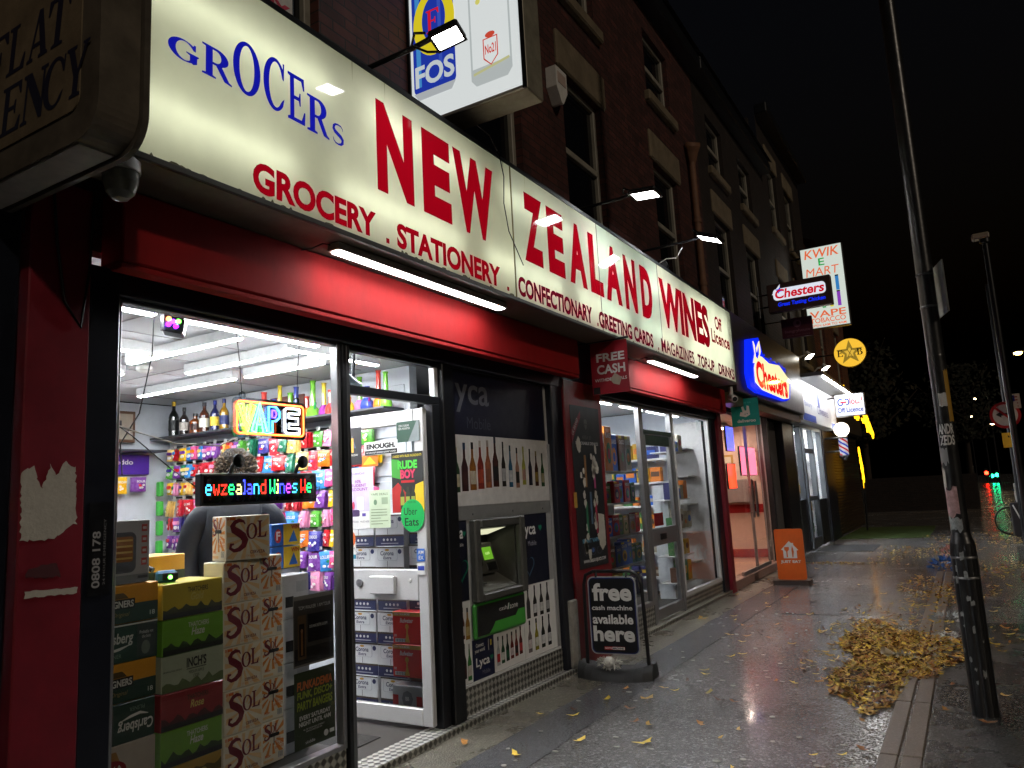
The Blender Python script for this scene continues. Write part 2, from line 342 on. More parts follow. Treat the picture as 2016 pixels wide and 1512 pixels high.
# ================================================================== ground
def asphalt(name, base, amt, sc, rough0, rough1, bump, speck=.0):
    m = bpy.data.materials.new(name); m.use_nodes = True; n = m.node_tree.nodes; L = m.node_tree.links; b = n['Principled BSDF']
    tc = n.new('ShaderNodeTexCoord')
    def noise(s, d=6, r=.6):
        q = n.new('ShaderNodeTexNoise'); q.inputs['Scale'].default_value = s; q.inputs['Detail'].default_value = d; q.inputs['Roughness'].default_value = r
        L.new(tc.outputs['Object'], q.inputs[0]); return q.outputs[0]
    def rng(x, a, bb, c, d):
        q = n.new('ShaderNodeMapRange'); L.new(x, q.inputs[0])
        for i, t in enumerate((a, bb, c, d)): q.inputs[i+1].default_value = t
        return q.outputs[0]
    def mul(x, y, op='MULTIPLY'):
        q = n.new('ShaderNodeMath'); q.operation = op; L.new(x, q.inputs[0]); L.new(y, q.inputs[1]); return q.outputs[0]
    big = noise(.9, 5); mid = noise(9, 6); fine = noise(sc, 3, .7)
    vo = n.new('ShaderNodeTexVoronoi'); vo.inputs['Scale'].default_value = sc*.55; L.new(tc.outputs['Object'], vo.inputs['Vector'])
    sp = rng(vo.outputs['Color'], .62, .9, 1, 1+speck)
    k = mul(mul(rng(big, .3, .7, 1-amt, 1+amt), rng(mid, .3, .7, 1-amt*.8, 1+amt*.8)), mul(rng(fine, .3, .7, .6, 1.4), sp))
    vm = n.new('ShaderNodeVectorMath'); vm.operation = 'SCALE'; vm.inputs[0].default_value = lin(base); L.new(k, vm.inputs['Scale']); L.new(vm.outputs[0], b.inputs['Base Color'])
    wet = mul(rng(big, .38, .62, 0, 1), rng(mid, .3, .7, .5, 1)); L.new(rng(wet, 0, 1, rough0, rough1), b.inputs['Roughness'])
    h = mul(rng(vo.outputs['Distance'], 0, .6, 1, 0), rng(fine, .2, .8, .3, 1)); bp = n.new('ShaderNodeBump'); bp.inputs['Strength'].default_value = bump; bp.inputs['Distance'].default_value = .006
    L.new(h, bp.inputs['Height']); L.new(bp.outputs[0], b.inputs['Normal']); b.inputs['Specular IOR Level'].default_value = .75
    return m
ASPH = asphalt('wet_asphalt', (102,101,100), .22, 120, .1, .3, .6, 1.1)
ASPH2 = asphalt('smooth_wet_asphalt', (84,84,86), .15, 170, .12, .3, .5, .8)
CONC = asphalt('worn_concrete', (98,94,84), .3, 140, .2, .45, .6, 1.0)
SETT = asphalt('granite_kerb', (104,92,82), .2, 200, .3, .5, .25, .6)
ASPH3 = asphalt('patched_asphalt', (58,57,56), .22, 110, .14, .4, .8, 1.6)
mb = MB(); N = 40
mb.rect(Fr((0,0,0),(1,0,0),(0,1,0)), -150, 150, -60, 400, 0, ASPH); mb.build('pavement', kind='structure', loc=(0,0,0))
gf = Fr((0,0,0),(1,0,0),(0,1,0))
def wavy_strip(x0, x1, y0, y1, z, m, name, amp=.02, step=.35):
    random.seed(int(x0*1000)+5); ys = [y0+(y1-y0)*i/int((y1-y0)/step) for i in range(int((y1-y0)/step)+1)]
    l = [(x0+random.uniform(-amp, amp), y) for y in ys]; r = [(x1+random.uniform(-amp, amp), y) for y in ys]
    b = MB(); vs = [(x, y, z) for x, y in l]+[(x, y, z) for x, y in r]; k = len(l)
    b.add(vs, [(i, k+i, k+i+1, i+1) for i in range(k-1)], m); return b.build(name, kind='structure', loc=(0,0,0))
wavy_strip(-.02, .36, -1, 15, .004, CONC, 'concrete_strip', .015)
wavy_strip(.36, .74, -1, 19, .005, ASPH2, 'smooth_asphalt_strip', .012); wavy_strip(2.735, 6.5, -1, 9.4, .004, ASPH3, 'patched_asphalt', .01); wavy_strip(1.0, 1.9, 9.6, 11.3, .004, ASPH2, 'patched_asphalt', .02)
mb = MB()
for q in range(14):
    for x0, x1 in ((2.505, 2.602), (2.622, 2.722)):
        y = -2+q*1.15; mb.box(x0, x1, y+.004, y+1.142, -.05, .009+random.uniform(0,.004), SETT, .006)
mb.build('kerb_stones', kind='structure')
# ================================================================== corner shop: building
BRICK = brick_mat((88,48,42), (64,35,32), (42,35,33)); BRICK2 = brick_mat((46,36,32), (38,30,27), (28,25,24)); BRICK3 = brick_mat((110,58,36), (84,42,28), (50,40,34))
def wall_with_holes(mbx, x, y0, y1, z0, z1, holes, m, depth=.16):
    ys = sorted({y0, y1, *[h[0] for h in holes], *[h[1] for h in holes]}); zs = sorted({z0, z1, *[h[2] for h in holes], *[h[3] for h in holes]})
    fr = SF(x)
    for i in range(len(ys)-1):
        for j in range(len(zs)-1):
            cy_, cz = (ys[i]+ys[i+1])/2, (zs[j]+zs[j+1])/2
            if not any(h[0] < cy_ < h[1] and h[2] < cz < h[3] for h in holes): mbx.rect(fr, ys[i], ys[i+1], zs[j], zs[j+1], 0, m)
    for a, b, c, d in holes:
        mbx.add([(x,a,c),(x-depth,a,c),(x-depth,a,d),(x,a,d)], [(0,1,2,3)], m); mbx.add([(x,b,c),(x-depth,b,c),(x-depth,b,d),(x,b,d)], [(3,2,1,0)], m)
        mbx.add([(x,a,d),(x-depth,a,d),(x-depth,b,d),(x,b,d)], [(0,1,2,3)], m); mbx.add([(x,a,c),(x-depth,a,c),(x-depth,b,c),(x,b,c)], [(3,2,1,0)], m)
SASH = pm((150,146,134), .5, var=.25, scale=5); DGL = None
def dark_glass():
    m = bpy.data.materials.new('dark_window'); m.use_nodes = True; b = m.node_tree.nodes['Principled BSDF']
    b.inputs['Base Color'].default_value = (.004,.005,.007,1); b.inputs['Roughness'].default_value = .06; return m
DGL = dark_glass()
def sash(parent, x, a, b, c, d, mid=True, lint=True, fm=None, sill=True):
    fm = fm or SASH; f = SF(x-.1); t = .055; m = MB()
    m.slab(f, a, a+t, c, d, -.03, .03, fm, .006); m.slab(f, b-t, b, c, d, -.03, .03, fm, .006)
    m.slab(f, a+t, b-t, d-t, d, -.03, .03, fm, .006); m.slab(f, a+t, b-t, c, c+t, -.03, .03, fm, .006)
    if mid: m.slab(f, a+t, b-t, (c+d)/2-.035, (c+d)/2+.035, -.025, .035, fm, .006)
    o = m.build('window', parent); MB().rect(f, a+t, b-t, c+t, d-t, -.012, DGL).build('pane', o)
    if lint: MB().slab(SF(x), a-.12, b+.12, d+.002, d+.42, -.05, .035, STONE, .02).build('lintel', parent)
    if sill: MB().slab(SF(x), a-.1, b+.1, c-.16, c-.002, -.1, .08, STONE, .02).build('sill', parent)
bld = thing('brick_shop_building', 'dark red brick terrace over the grocery, red shutter boxes and aluminium shopfront', 'building', (-3, 6.5, 0))
WX = -.05
holes = [(2.2,3.2,4.3,6.0), (4.35,5.78,4.3,6.0), (6.72,7.72,4.35,6.0), (9.45,10.45,4.35,6.0), (2.2,3.2,7.0,8.0), (4.5,5.6,7.0,8.0), (6.72,7.72,7.0,8.0), (9.45,10.45,7.0,8.0)]
m = MB(); wall_with_holes(m, WX, -.5, 11.7, 2.72, 8.35, holes, BRICK)
m.box(-7, WX-.17, -.5, -.3, 0, 8.35, BRICK); m.box(-7, WX-.17, 11.6, 11.7, 2.8, 8.35, BRICK); m.build('wall', bld)
for h in holes: sash(bld, WX, *h, lint=h[2] < 6)
MB().slab(SF(WX), -.5, 11.7, 8.36, 8.6, -.02, .2, DARKMETAL, .02).build('gutter', bld)
MB().add([(.2,-.5,8.62),(.2,11.7,8.62),(-4,11.7,11),(-4,-.5,11)], [(0,1,2,3)], pm((30,30,34), .7, var=.4, bump=.5, bscale=8)).build('roof', bld)
# shutter boxes, pilasters, stall risers, steps
def shutter(y0, y1):
    m = MB(); m.slab(SF(0), y0, y1, 2.648, 2.978, -.05, .12, RED, .008); m.slab(SF(0), y0, y1, 2.618, 2.645, .03, .112, RED, .004); o = m.build('shutter_box', bld)
    MB().slab(SF(0), y0-.1, y1+.1, 2.533, 2.646, -.16, -.012, NAVY, .004).build('shutter_slot', o)
shutter(1.84, 6.33); shutter(7.0, 11.36)
def pil(y0, y1, m, z1=2.97, x=.0, x2=-.2):
    b = MB(); b.slab(SF(0), y0, y1, 0, z1, x2, x, m, .006); return b.build('pilaster', bld)
pil(1.525, 1.775, REDP); pil(1.777, 1.915, NAVY, 2.615, -.01)
pil(5.99, 6.2, NAVY, 2.615, -.02); p2 = pil(6.203, 7.02, REDD, 2.615, .0); pil(10.95, 11.2, NAVY, 2.615, -.03); pil(11.21, 11.37, REDP, 2.97, .02)
MB().slab(SF(0), 6.335, 6.995, 2.62, 2.97, -.1, -.01, NAVY).build('pilaster_head', bld)
def riser(y0, y1, z): MB().slab(SF(-.08), y0, y1, .052, z, -.03, .02, PLATE).build('stall_riser', bld)
riser(1.92, 3.33, .2); riser(4.47, 5.985, .235); riser(7.03, 8.23, .27); riser(9.32, 10.94, .21)
m = MB(); m.slab(SF(0), 1.5, 6.2, -.05, .03, -.2, 0, pm((120,116,106), .6, var=.3, bump=.3), .004); m.slab(SF(0), 1.5, 6.19, .0305, .05, -.18, -.003, PLATEH); m.slab(SF(0), 1.5, 6.19, .004, .049, -.002, .004, PLATE); m.build('step', bld)
m = MB(); m.slab(SF(0), 7.0, 11.3, -.05, .05, -.2, -.01, pm((120,116,106), .6, var=.3, bump=.3), .004); m.slab(SF(0), 7.0, 11.3, .004, .049, -.008, .002, PLATE); m.build('step', bld)
MB().slab(SF(0), 6.06, 6.2, .05, .62, -.05, .012, pm((140,136,128), .7, var=.3, bump=.3), .01).build('pilaster_block', bld)
# shop windows
def frame_window(name_parent, a, b, c, d, fm, x=-.08, t=.04, gl=None):
    f = SF(x); m = MB(); m.slab(f, a, a+t, c, d, -.03, .03, fm, .004); m.slab(f, b-t, b, c, d, -.03, .03, fm, .004)
    m.slab(f, a+t, b-t, c, c+t, -.03, .03, fm, .004); m.slab(f, a+t, b-t, d-t*.6, d, -.03, .03, fm, .004)
    o = m.build('shop_window', name_parent); MB().rect(f, a+t, b-t, c+t, d-t*.6, 0, gl or GL).build('glass', o); return o
frame_window(bld, 1.92, 3.335, .2, 2.53, ALU, t=.03)
m = MB(); m.slab(SF(-.08), 3.34, 3.372, .05, 2.53, -.04, .045, DARKMETAL, .004); m.slab(SF(-.08), 3.3725, 3.405, .05, 2.53, -.04, .04, STEEL, .004); m.build('mullion', bld)
m = MB(); f = SF(-.08); m.slab(f, 3.41, 4.33, 2.23, 2.285, -.03, .03, DARKMETAL, .004); m.slab(f, 3.41, 4.33, 2.5, 2.53, -.03, .03, DARKMETAL, .004); m.slab(f, 4.29, 4.33, 2.285, 2.5, -.03, .02, ALUW, .004)
o = m.build('transom_window', bld); MB().rect(f, 3.41, 4.29, 2.285, 2.5, 0, GL).build('glass', o)
m = MB(); m.slab(SF(-.08), 4.24, 4.33, .05, 2.23, -.05, .03, DARKMETAL, .005); m.slab(SF(-.08), 4.335, 4.47, .05, 2.53, -.05, .06, BLACKP, .006); m.build('door_jamb', bld)
# open door
dr = MB(); fd = PF(4.17)
L0, L1 = -.92, -.085
for a0, a1, b0, b1 in ((L0,L0+.075,.075,2.2),(L1-.085,L1,.075,2.2),(L0+.075,L1-.085,2.1,2.2),(L0+.075,L1-.085,.885,1.095),(L0+.075,L1-.085,.075,.185)): dr.slab(fd, a0, a1, b0, b1, -.045, 0, ALUW, .006)
door = dr.build('door', bld); MB().rect(fd, L0+.075, L1-.085, .185, .885, -.02, GL).rect(fd, L0+.075, L1-.085, 1.095, 2.1, -.02, GL).build('glass', door)
MB().slab(fd, -.58, -.36, .93, 1.05, .002, .035, ALUW, .004).build('push_plate', door)
m = MB(); m.lathe([(0,.012),(.028,.01),(.03,0)], fd.p(-.7,1.0,.001), ALU, 14, axis=(0,-1,0)); m.build('lock', door); m = MB(); m.lathe([(0,.008),(.012,.006),(.014,0)], fd.p(-.24,1.02,.001), WHITEP, 10, axis=(0,-1,0)); m.build('keyhole', door)
# second shopfront
frame_window(bld, 7.03, 8.23, .27, 2.53, ALU, t=.05); frame_window(bld, 9.32, 10.94, .21, 2.53, ALUW, t=.05)
DGREEN = pm((36,52,46), .4, .3)
m = MB(); m.slab(SF(-.08), 8.235, 8.29, .05, 2.53, -.04, .03, ALU, .004); m.slab(SF(-.08), 9.26, 9.315, .05, 2.53, -.04, .03, ALU, .004); m.slab(SF(-.08), 8.29, 9.26, 2.2, 2.25, -.04, .03, DGREEN, .004); m.slab(SF(-.08), 8.29, 9.26, 2.49, 2.53, -.04, .03, ALU, .004); m.build('door_frame', bld)
MB().rect(SF(-.08), 8.29, 9.26, 2.25, 2.49, 0, GL).build('transom_window', bld)
m = MB(); f = SF(-.08)
for a0, a1, b0, b1 in ((8.295,8.37,.08,2.19),(9.18,9.255,.08,2.19),(8.37,9.18,2.07,2.19),(8.37,9.18,.9,1.1),(8.37,9.18,.08,.2)): m.slab(f, a0, a1, b0, b1, -.03, .02, DGREEN if b0 > 2 else ALU, .005)
d2 = m.build('door', bld); MB().rect(f, 8.37, 9.18, .2, .9, 0, GL).rect(f, 8.37, 9.18, 1.1, 2.07, 0, GL).build('glass', d2)
MB().slab(f, 8.6, 8.8, .96, 1.03, .021, .03, BLACKP, .003).build('letter_box', d2)
# interior shell
IW = pm((196,200,206), .6, var=.06); CEIL = pm((205,206,208), .8, var=.05, bump=.15); IFL = pm((58,54,50), .55, var=.35, bump=.1)
m = MB(); m.box(-4.2, -.13, -.28, 11.0, -.02, .048, IFL); m.build('shop_floor', kind='structure')
m = MB(); m.box(-4.2, -.16, -.28, 11.0, 2.73, 2.8, CEIL)
for i in range(1, 7): m.box(-4.15, -.17, -.28+i*.6+.5, -.28+i*.6+.512, 2.726, 2.7295, pm((150,150,150), .7))
for i in range(1, 7): m.box(-.16-i*.6, -.148-i*.6, -.2, 4.95, 2.7255, 2.7292, pm((150,150,150), .7))
m.build('ceiling', kind='structure')
m = MB(); m.box(-4.3, -4.2, -.28, 11.0, .05, 2.72, IW); m.build('back_wall', kind='structure')
m = MB(); m.box(-4.19, -.9, 5.06, 5.16, .05, 2.72, IW)
for i in range(14): m.box(-4.18, -.95, 5.045, 5.058, .3+i*.165, .42+i*.165, IW, .004)
m.build('shelving_wall', kind='structure')
MB().box(-4.19, -.2, -.27, -.2, .05, 2.72, IW).build('side_wall', kind='structure')
MB().box(-4.19, -.2, 6.55, 6.65, .05, 2.72, IW).build('partition_wall', kind='structure')
MB().box(-4.0, -.12, 10.96, 11.06, .05, 2.72, pm((205,212,222), .6, var=.05)).build('end_wall', kind='structure')
# ceiling tubes
TUBE = em((250,252,255), 34); TB = pm((225,225,225), .5)
def tube_light(p0, p1, label, group='fluorescent tubes on the shop ceiling', mat=None, wdt=.022):
    p0, p1 = V(p0), V(p1); d = (p1-p0).normalized(); t = thing('ceiling_tube_light', label, 'light', (p0+p1)/2, group)
    s = V((-d.y, d.x, 0)); fr = Fr((p0+p1)/2, d, s); l = (p1-p0).length/2
    b = MB(); b.slab(fr, -l, l, -wdt*1.35, wdt*1.35, -.026, .045, TB, .004); b.build('housing', t)
    b = MB(); b.slab(fr, -l+.01, l-.01, -wdt, wdt, -.036, -.0265, mat or TUBE, .004); b.build('tube', t); return t
zt = 2.685
tube_light((-.45,1.85,2.63), (-.45,2.38,2.63), 'short bright tube along the top of the window, left of the disco light')
tube_light((-.45,2.52,2.63), (-.45,3.55,2.63), 'longest bright tube running along the window head beside the disco light')
for (x0, x1, y, l) in ((-2.0,-.78,3.2,'ceiling tube nearest the door end of the window, second from the front'), (-2.1,-.85,3.75,'ceiling tube above the neon sign running towards the back'), (-3.4,-2.05,4.18,'low ceiling tube nearest the gun picture'), (-1.95,-1.05,4.2,'ceiling tube in line above the glass pipes'), (-2.9,-1.7,2.75,'ceiling tube at the far left by the smoke detector'), (-3.6,-2.4,3.4,'dim distant ceiling tube partly behind the black pillar')):
    tube_light((x0,y,zt), (x1,y,zt), l)
tube_light((-1.6,2.35,zt), (-1.6,3.1,zt), 'short ceiling tube set across the others behind the disco light')
tube_light((-.85,3.62,zt), (-.85,4.6,zt), 'ceiling tube seen through the glass over the open door'); tube_light((-.42,3.62,zt), (-.42,4.25,zt), 'short ceiling tube just inside the glass over the open door')
tube_light((-.4,6.8,2.6), (-.4,8.2,2.6), 'tube over the cereal shelves in the second window', 'tubes in the second shop window')
tube_light((-.4,8.5,2.6), (-.4,9.2,2.6), 'tube seen over the second door', 'tubes in the second shop window'); tube_light((-.4,9.4,2.6), (-.4,10.6,2.6), 'tube over the white shelf bay at the far end', 'tubes in the second shop window')
tube_light((-2.2,7.2,2.6), (-2.2,10.2,2.6), 'long tube at the back of the cereal side of the shop', 'tubes in the second shop window')
t = thing('smoke_detector', 'small white smoke detector on the shop ceiling', 'smoke detector', (-2.35, 3.55, 2.725)); MB().lathe([(0,-.05),(.035,-.05),(.06,-.03),(.062,0)], (-2.35,3.55,2.725), WHITEP, 16).build('cover', t)
# ================================================================== fascia sign
SX = .42
fs = thing('fascia_sign', 'long cream backlit shop fascia with red and blue lettering across the grocery', 'sign', (.27, 6.3, 2.98))
m = MB(); f = SF(SX); FR = pm((74,74,70), .5, .4, var=.35, scale=6)
y0, y1, z0, z1 = 1.3, 10.92, 2.982, 4.062
m.slab(SF(0), y0, y1, z0, z0+.02, .105, SX-.006, pm((96,90,78), .6, .1, var=.3)); m.slab(SF(0), y0, y1, z1-.02, z1+.012, .105, SX+.006, DARKMETAL)
m.slab(SF(0), y0, y0+.02, z0+.021, z1-.021, .105, SX-.006, FR); m.slab(SF(0), y1-.02, y1, z0+.021, z1-.021, .105, SX-.006, FR); m.rect(SF(0), y0+.02, y1-.02, z0+.02, z1-.02, .11, WHITEP)
m.slab(f, y0, y1, z0, z0+.028, -.004, .012, FR, .003); m.slab(f, y1-.025, y1, z0+.029, z1-.021, -.004, .01, FR, .003)
m.build('frame', fs)
OP = opal((240,240,216), .62); OP2 = opal((236,239,219), .6); OP3 = opal((220,234,216), .6)
for a, b, mt in ((y0+.02,4.695,OP),(4.705,6.255,OP2),(6.262,7.865,OP3),(7.872,y1-.025,OP2)): MB().rect(f, a, b, z0+.028, z1-.02, 0, mt).build('panel', fs)
SEAM = pm((130,120,70), .6, var=.4)
m = MB(); m.slab(f, 4.694, 4.706, z0+.03, z1-.022, -.002, .006, SEAM); m.slab(f, 6.2555, 6.2615, z0+.03, z1-.022, -.002, .003, FR); m.slab(f, 7.8655, 7.8715, z0+.03, z1-.022, -.002, .003, FR); m.build('joint_strip', fs)
TW = em((250,255,240), 2.75)
k = 0
for row in (3.24, 3.79):
    yy = y0+.1+(.0 if row < 3.5 else .25)
    while yy < 8.9:
        L = 1.16; MB().tube([(.315,yy,row),(.315,min(yy+L, 9.0),row)], .014, TW, 6, cap=False).build('lamp_tube', fs); yy += L+.3
for i in range(9): MB().tube([(.33,9.05+i*.2,3.06),(.33,9.05+i*.2,3.98)], .013, TW, 6, cap=False).build('lamp_tube', fs)
LR = em((190,4,30), .42, body=(110,4,16)); LB = em((24,28,190), .5, body=(14,18,120)); LM = em((140,8,44), .42, body=(90,6,24))
c = .0025
def gl4(ch, Lp, Rp, Tp, Bp):
    a0 = S(*Lp, SX)[0]; a1 = S(*Rp, SX)[0]; bb0 = S(*Bp, SX)[1]; bb1 = S(*Tp, SX)[1]; return ch, a0, a1, bb0, bb1
m = MB()
for g in (gl4('G',(330,85),(391,112),(345,69),(386,133)), gl4('R',(397,120),(456,172),(397,81),(397,142)), gl4('O',(458,143),(512,149),(490,87),(493,192)), gl4('C',(518,167),(561,140),(537,112),(555,225)), gl4('E',(566,200),(601,248),(567,140),(565.5,231)), gl4('R',(604,220),(648,277),(604,183),(604,254)), gl4('S',(652,262),(678,270),(662,243),(672,289))): m.ser(f, *g, c, LB)
m.build('serif_lettering', fs)
m = MB(); big = (3.34, 3.905)
for ch, p0, p1 in (('N',742,814.6),('E',831,887),('W',891,970),('Z',1032,1073),('E',1078,1113),('A',1118,1155),('L',1157,1186),('A',1187,1221),('N',1223,1250),('D',1254,1279.5)):
    a0 = S(p0, 330 if p0 < 1000 else 480, SX)[0]; a1 = S(p1, 370 if p0 < 1000 else 540, SX)[0]; m.txt(f, ch, a0, a1, *big, c, LR, .055)
a0 = S(1299, 590, SX)[0]; a1 = S(1396, 650, SX)[0]; m.build('large_lettering', fs); m = MB(); m.txt(f, 'WINES', a0, a1, *big, c, LR, .05)
m.build('large_lettering', fs)
m = MB(); sm = (3.034, 3.19)
for s_, p0, p1 in (('GROCERY',497,740),('STATIONERY',781,985),('CONFECTIONARY',1020,1166),('GREETING CARDS',1179,1286),('MAGAZINES',1302,1367),('TOP-UP',1374,1407),('DRINKS',1415,1446)):
    ym = lambda q: 345+(q-497)*.42
    m = MB(); m.txt(f, s_, S(p0, ym(p0), SX)[0], S(p1, ym(p1), SX)[0], *sm, c, LM if p0 > 1000 else LR, .018 if s_ == 'MAGAZINES' else .042); m.build('lettering', fs); m = MB()
for q in (761,997,1173,1292,1370,1411): a0 = S(q, 400+(q-700)*.4, SX)[0]; MB().rect(f, a0-.012, a0+.016, 3.036, 3.066, c, LR).build('full_stop', fs)
m = MB(); m.txt(f, 'Off', S(1407,640,SX)[0], S(1420,640,SX)[0], 3.66, 3.85, c, LR, .03); m.build('lettering', fs); m = MB(); m.txt(f, 'Licence', S(1401,670,SX)[0], S(1436,680,SX)[0], 3.45, 3.64, c, LR, .03)
m.build('lettering', fs)
m = MB(); m.tube([(SX+.02,4.52,4.08),(SX+.03,4.56,3.9),(SX+.012,4.57,3.7),(SX+.012,4.62,3.5),(SX+.03,4.78,3.27)], .004, CABLE, 5); tag(m.build('loose_cable'), 'thin loose black cable dangling down the front of the cream fascia', 'cable')
random.seed(14); m = MB(); GRIME = pm((96,92,66), .9, var=.5, scale=60)
for i in range(46):
    a = random.choice((random.uniform(1.6,4.6), random.uniform(1.6,10.5))); w_g = random.uniform(.02,.09); hg = random.uniform(.004,.02); m.poly(f, [(a,z0+.028),(a+w_g,z0+.028),(a+w_g*.8,z0+.028+hg*random.uniform(.2,1)),(a+w_g*.5,z0+.028+hg),(a+w_g*.2,z0+.028+hg*random.uniform(.2,1))], .0014, GRIME)
for i in range(12):
    a = random.uniform(1.8,10.6); hg = random.uniform(.05,.2); m.poly(f, [(a,z1-.021),(a+.004,z1-.021-hg),(a+.008,z1-.021)], .0014, pm((190,188,150), .8))
g_ = m.build('grime', fs); g_['kind'] = 'stuff'
# LED battens under the fascia
LED = em((255,255,255), 12)
def batten(ya, yb, z, label):
    t = thing('led_batten', label, 'light', (.3, (ya+yb)/2, z-.05), 'LED battens under the fascia')
    MB().slab(SF(0), ya, yb, z-.045, z-.002, .262, .348, pm((200,190,180), .4, .3), .005).build('housing', t); MB().slab(SF(0), ya+.02, yb-.02, z-.052, z-.0455, .272, .338, LED, .003).build('diffuser', t)
    MB().tube([(.29,ya+.01,z-.012),(.27,ya-.04,z-.01),(.2,ya-.06,z-.03),(.15,ya-.08,z-.03)], .004, CABLE, 5).build('lead', t)
batten(2.92, 4.68, 2.98, 'long white LED batten glowing under the fascia above the open door'); batten(7.72, 9.35, 2.98, 'white LED batten under the far end of the fascia by the red flag sign')
# floodlights
def flood(x, y, z, tilt, label, tw=.0, s=1.):
    t = thing('floodlight', label, 'floodlight', (0, y, z), 'floodlights on arms over the fascia')
    MB().tube([(-.05,y,z+.03),(x-.25,y,z+.03),(x-.02,y,z+.05)], .016, DARKMETAL, 8).build('arm', t)
    MB().slab(SF(0), y-.06, y+.06, z-.04, z+.1, -.05, -.03, DARKMETAL, .006).build('wall_bracket', t)
    r = math.radians(tilt); u = V((math.cos(r), math.sin(math.radians(tw)), -math.sin(r))).normalized(); v = V((0,1,0)); v = (v-u*v.dot(u)).normalized(); fr = Fr((x,y,z), u, v)
    b = MB(); b.slab(fr, -.13*s, .13*s, -.11*s, .11*s, .002, .04, DARKMETAL, .012); h = b.build('housing', t)
    b = MB(); b.slab(fr, -.105*s, .105*s, -.085*s, .085*s, -.004, .0015, em((255,255,255), 42), .002); b.build('lens', h)
    b = MB(); b.slab(fr, -.13*s, .13*s, -.11*s, -.087*s, -.006, .0015, DARKMETAL); b.slab(fr, -.13*s, .13*s, .087*s, .11*s, -.006, .0015, DARKMETAL); b.slab(fr, -.13*s, -.107*s, -.087*s, .087*s, -.006, .0015, DARKMETAL); b.slab(fr, .107*s, .13*s, -.087*s, .087*s, -.006, .0015, DARKMETAL); b.build('bezel', h)
    MB().tube([fr.p(-.1,-.125*s,.02), fr.p(-.16,-.125*s,.05), fr.p(-.22,0,.06), fr.p(-.16,.125*s,.05), fr.p(-.1,.125*s,.02)], .008, DARKMETAL, 6).build('yoke', t)
flood(.88, 3.28, 4.17, -14, 'square floodlight in front of the beer can lightbox, tilted towards the pavement', 14, .72)
flood(.92, 6.28, 4.2, 5, 'small floodlight glowing edge on, left of the drainpipe')
flood(1.02, 7.95, 4.22, 22, 'broad floodlight with a hanging white lead, in front of the drainpipe', 0, 1.05)
tag(MB().tube([(.7,7.97,4.2),(.62,7.99,4.1),(.5,8.0,4.12),(.4,8.0,4.08)], .006, WHITEP, 6).build('cable'), 'short white lead hanging under the broad floodlight arm', 'cable')
# ================================================================== estate agent sign at the left
ag = thing('projecting_sign', 'dirty unlit cream estate agent sign with navy serif letters, top left', 'sign', (.5, 1.35, 2.7))
YA = 1.29
GRUB = pm((120,106,84), .6, var=.5, scale=4, bump=.1); GRUB2 = pm((96,88,76), .6, var=.5, scale=5); NAVT = pm((22,26,52), .5)
m = MB(); fa = PF(YA); m.prism(fa, rrect(-.1, .865, 2.79, 3.8, .12, 8), -.14, 0, GRUB2); m.build('case', ag)
m = MB(); m.slab(fa, -.05, .74, 2.783, 2.7895, -.13, -.01, pm((170,164,156), .6, var=.2)); m.build('base_panel', ag)
m = MB(); m.prism(fa, rrect(-.06, .76, 2.9, 3.68, .05, 6), .001, .006, GRUB); m.build('face', ag)
m = MB(); m.prism(fa, rrect(-.12, .885, 2.775, 3.82, .13, 8), -.165, -.142, pm((96,90,80), .5, .2, var=.3)); m.build('rim', ag)
def pser(mm, ch, L0, R0, zb, zt_, c_, mt): mm.ser(fa, ch, L0, R0, zb, zt_, c_, mt, .12)
m = MB()
for ln, pts, bz in (('FLAT', ((-8,30),(22,52),(53,92),(92,133)), ((40,172),(100,135))), ('AGENCY', ((-44,-8),(-4,38),(40,82),(82,124),(126,168)), None)): pass
zf = P(60,145,YA-.007)[1]; zf2 = P(75,75,YA-.007)[1]; zg = P(60,250,YA-.007)[1]; zg2 = P(70,165,YA-.007)[1]
X_ = lambda q, yy: P(q, yy, YA-.007)[0]
for ch, a, b in (('F',-30,12),('L',13,48),('A',52,92),('T',88,132)): pser(m, ch, X_(a,120), X_(b,110), 3.175, 3.36, .0075, NAVT)
for ch, a, b in (('G',-46,-6),('E',0,40),('N',40,88),('C',80,124),('Y',122,168)): pser(m, ch, X_(a,220), X_(b,180), 2.945, 3.13, .0075, NAVT)
m.build('lettering', ag)
# dome camera under it
dc = thing('dome_camera', 'white security dome camera hanging under the left end of the fascia', 'camera', (.2, 1.72, 2.72))
dx, dy = .36, S(238, 345, .36)[0]
m = MB(); m.lathe([(0,2.98),(.06,2.98),(.072,2.97),(.074,2.925),(.071,2.92)], (dx,dy,0), WHITEP, 20); m.build('housing', dc); m = MB(); m.lathe([(.069,2.919),(.067,2.88),(.053,2.835),(.03,2.81),(0,2.8)], (dx,dy,0), pm((120,122,112), .25), 20); m.build('dome', dc)
# neighbour pillar (dark shopfront left)
nb = thing('dark_shopfront', 'dark navy shopfront at the left edge beside the red pillar', 'shopfront', (-.2, .6, 0))
m = MB(); m.slab(SF(0), -.3, 1.5, 0, 2.95, -.2, -.02, NAVY, .006); m.build('panel', nb); MB().slab(SF(0), -.3, 1.52, 2.955, 3.3, -.2, .1, pm((36,32,30), .6, var=.4), .006).build('fascia', nb)
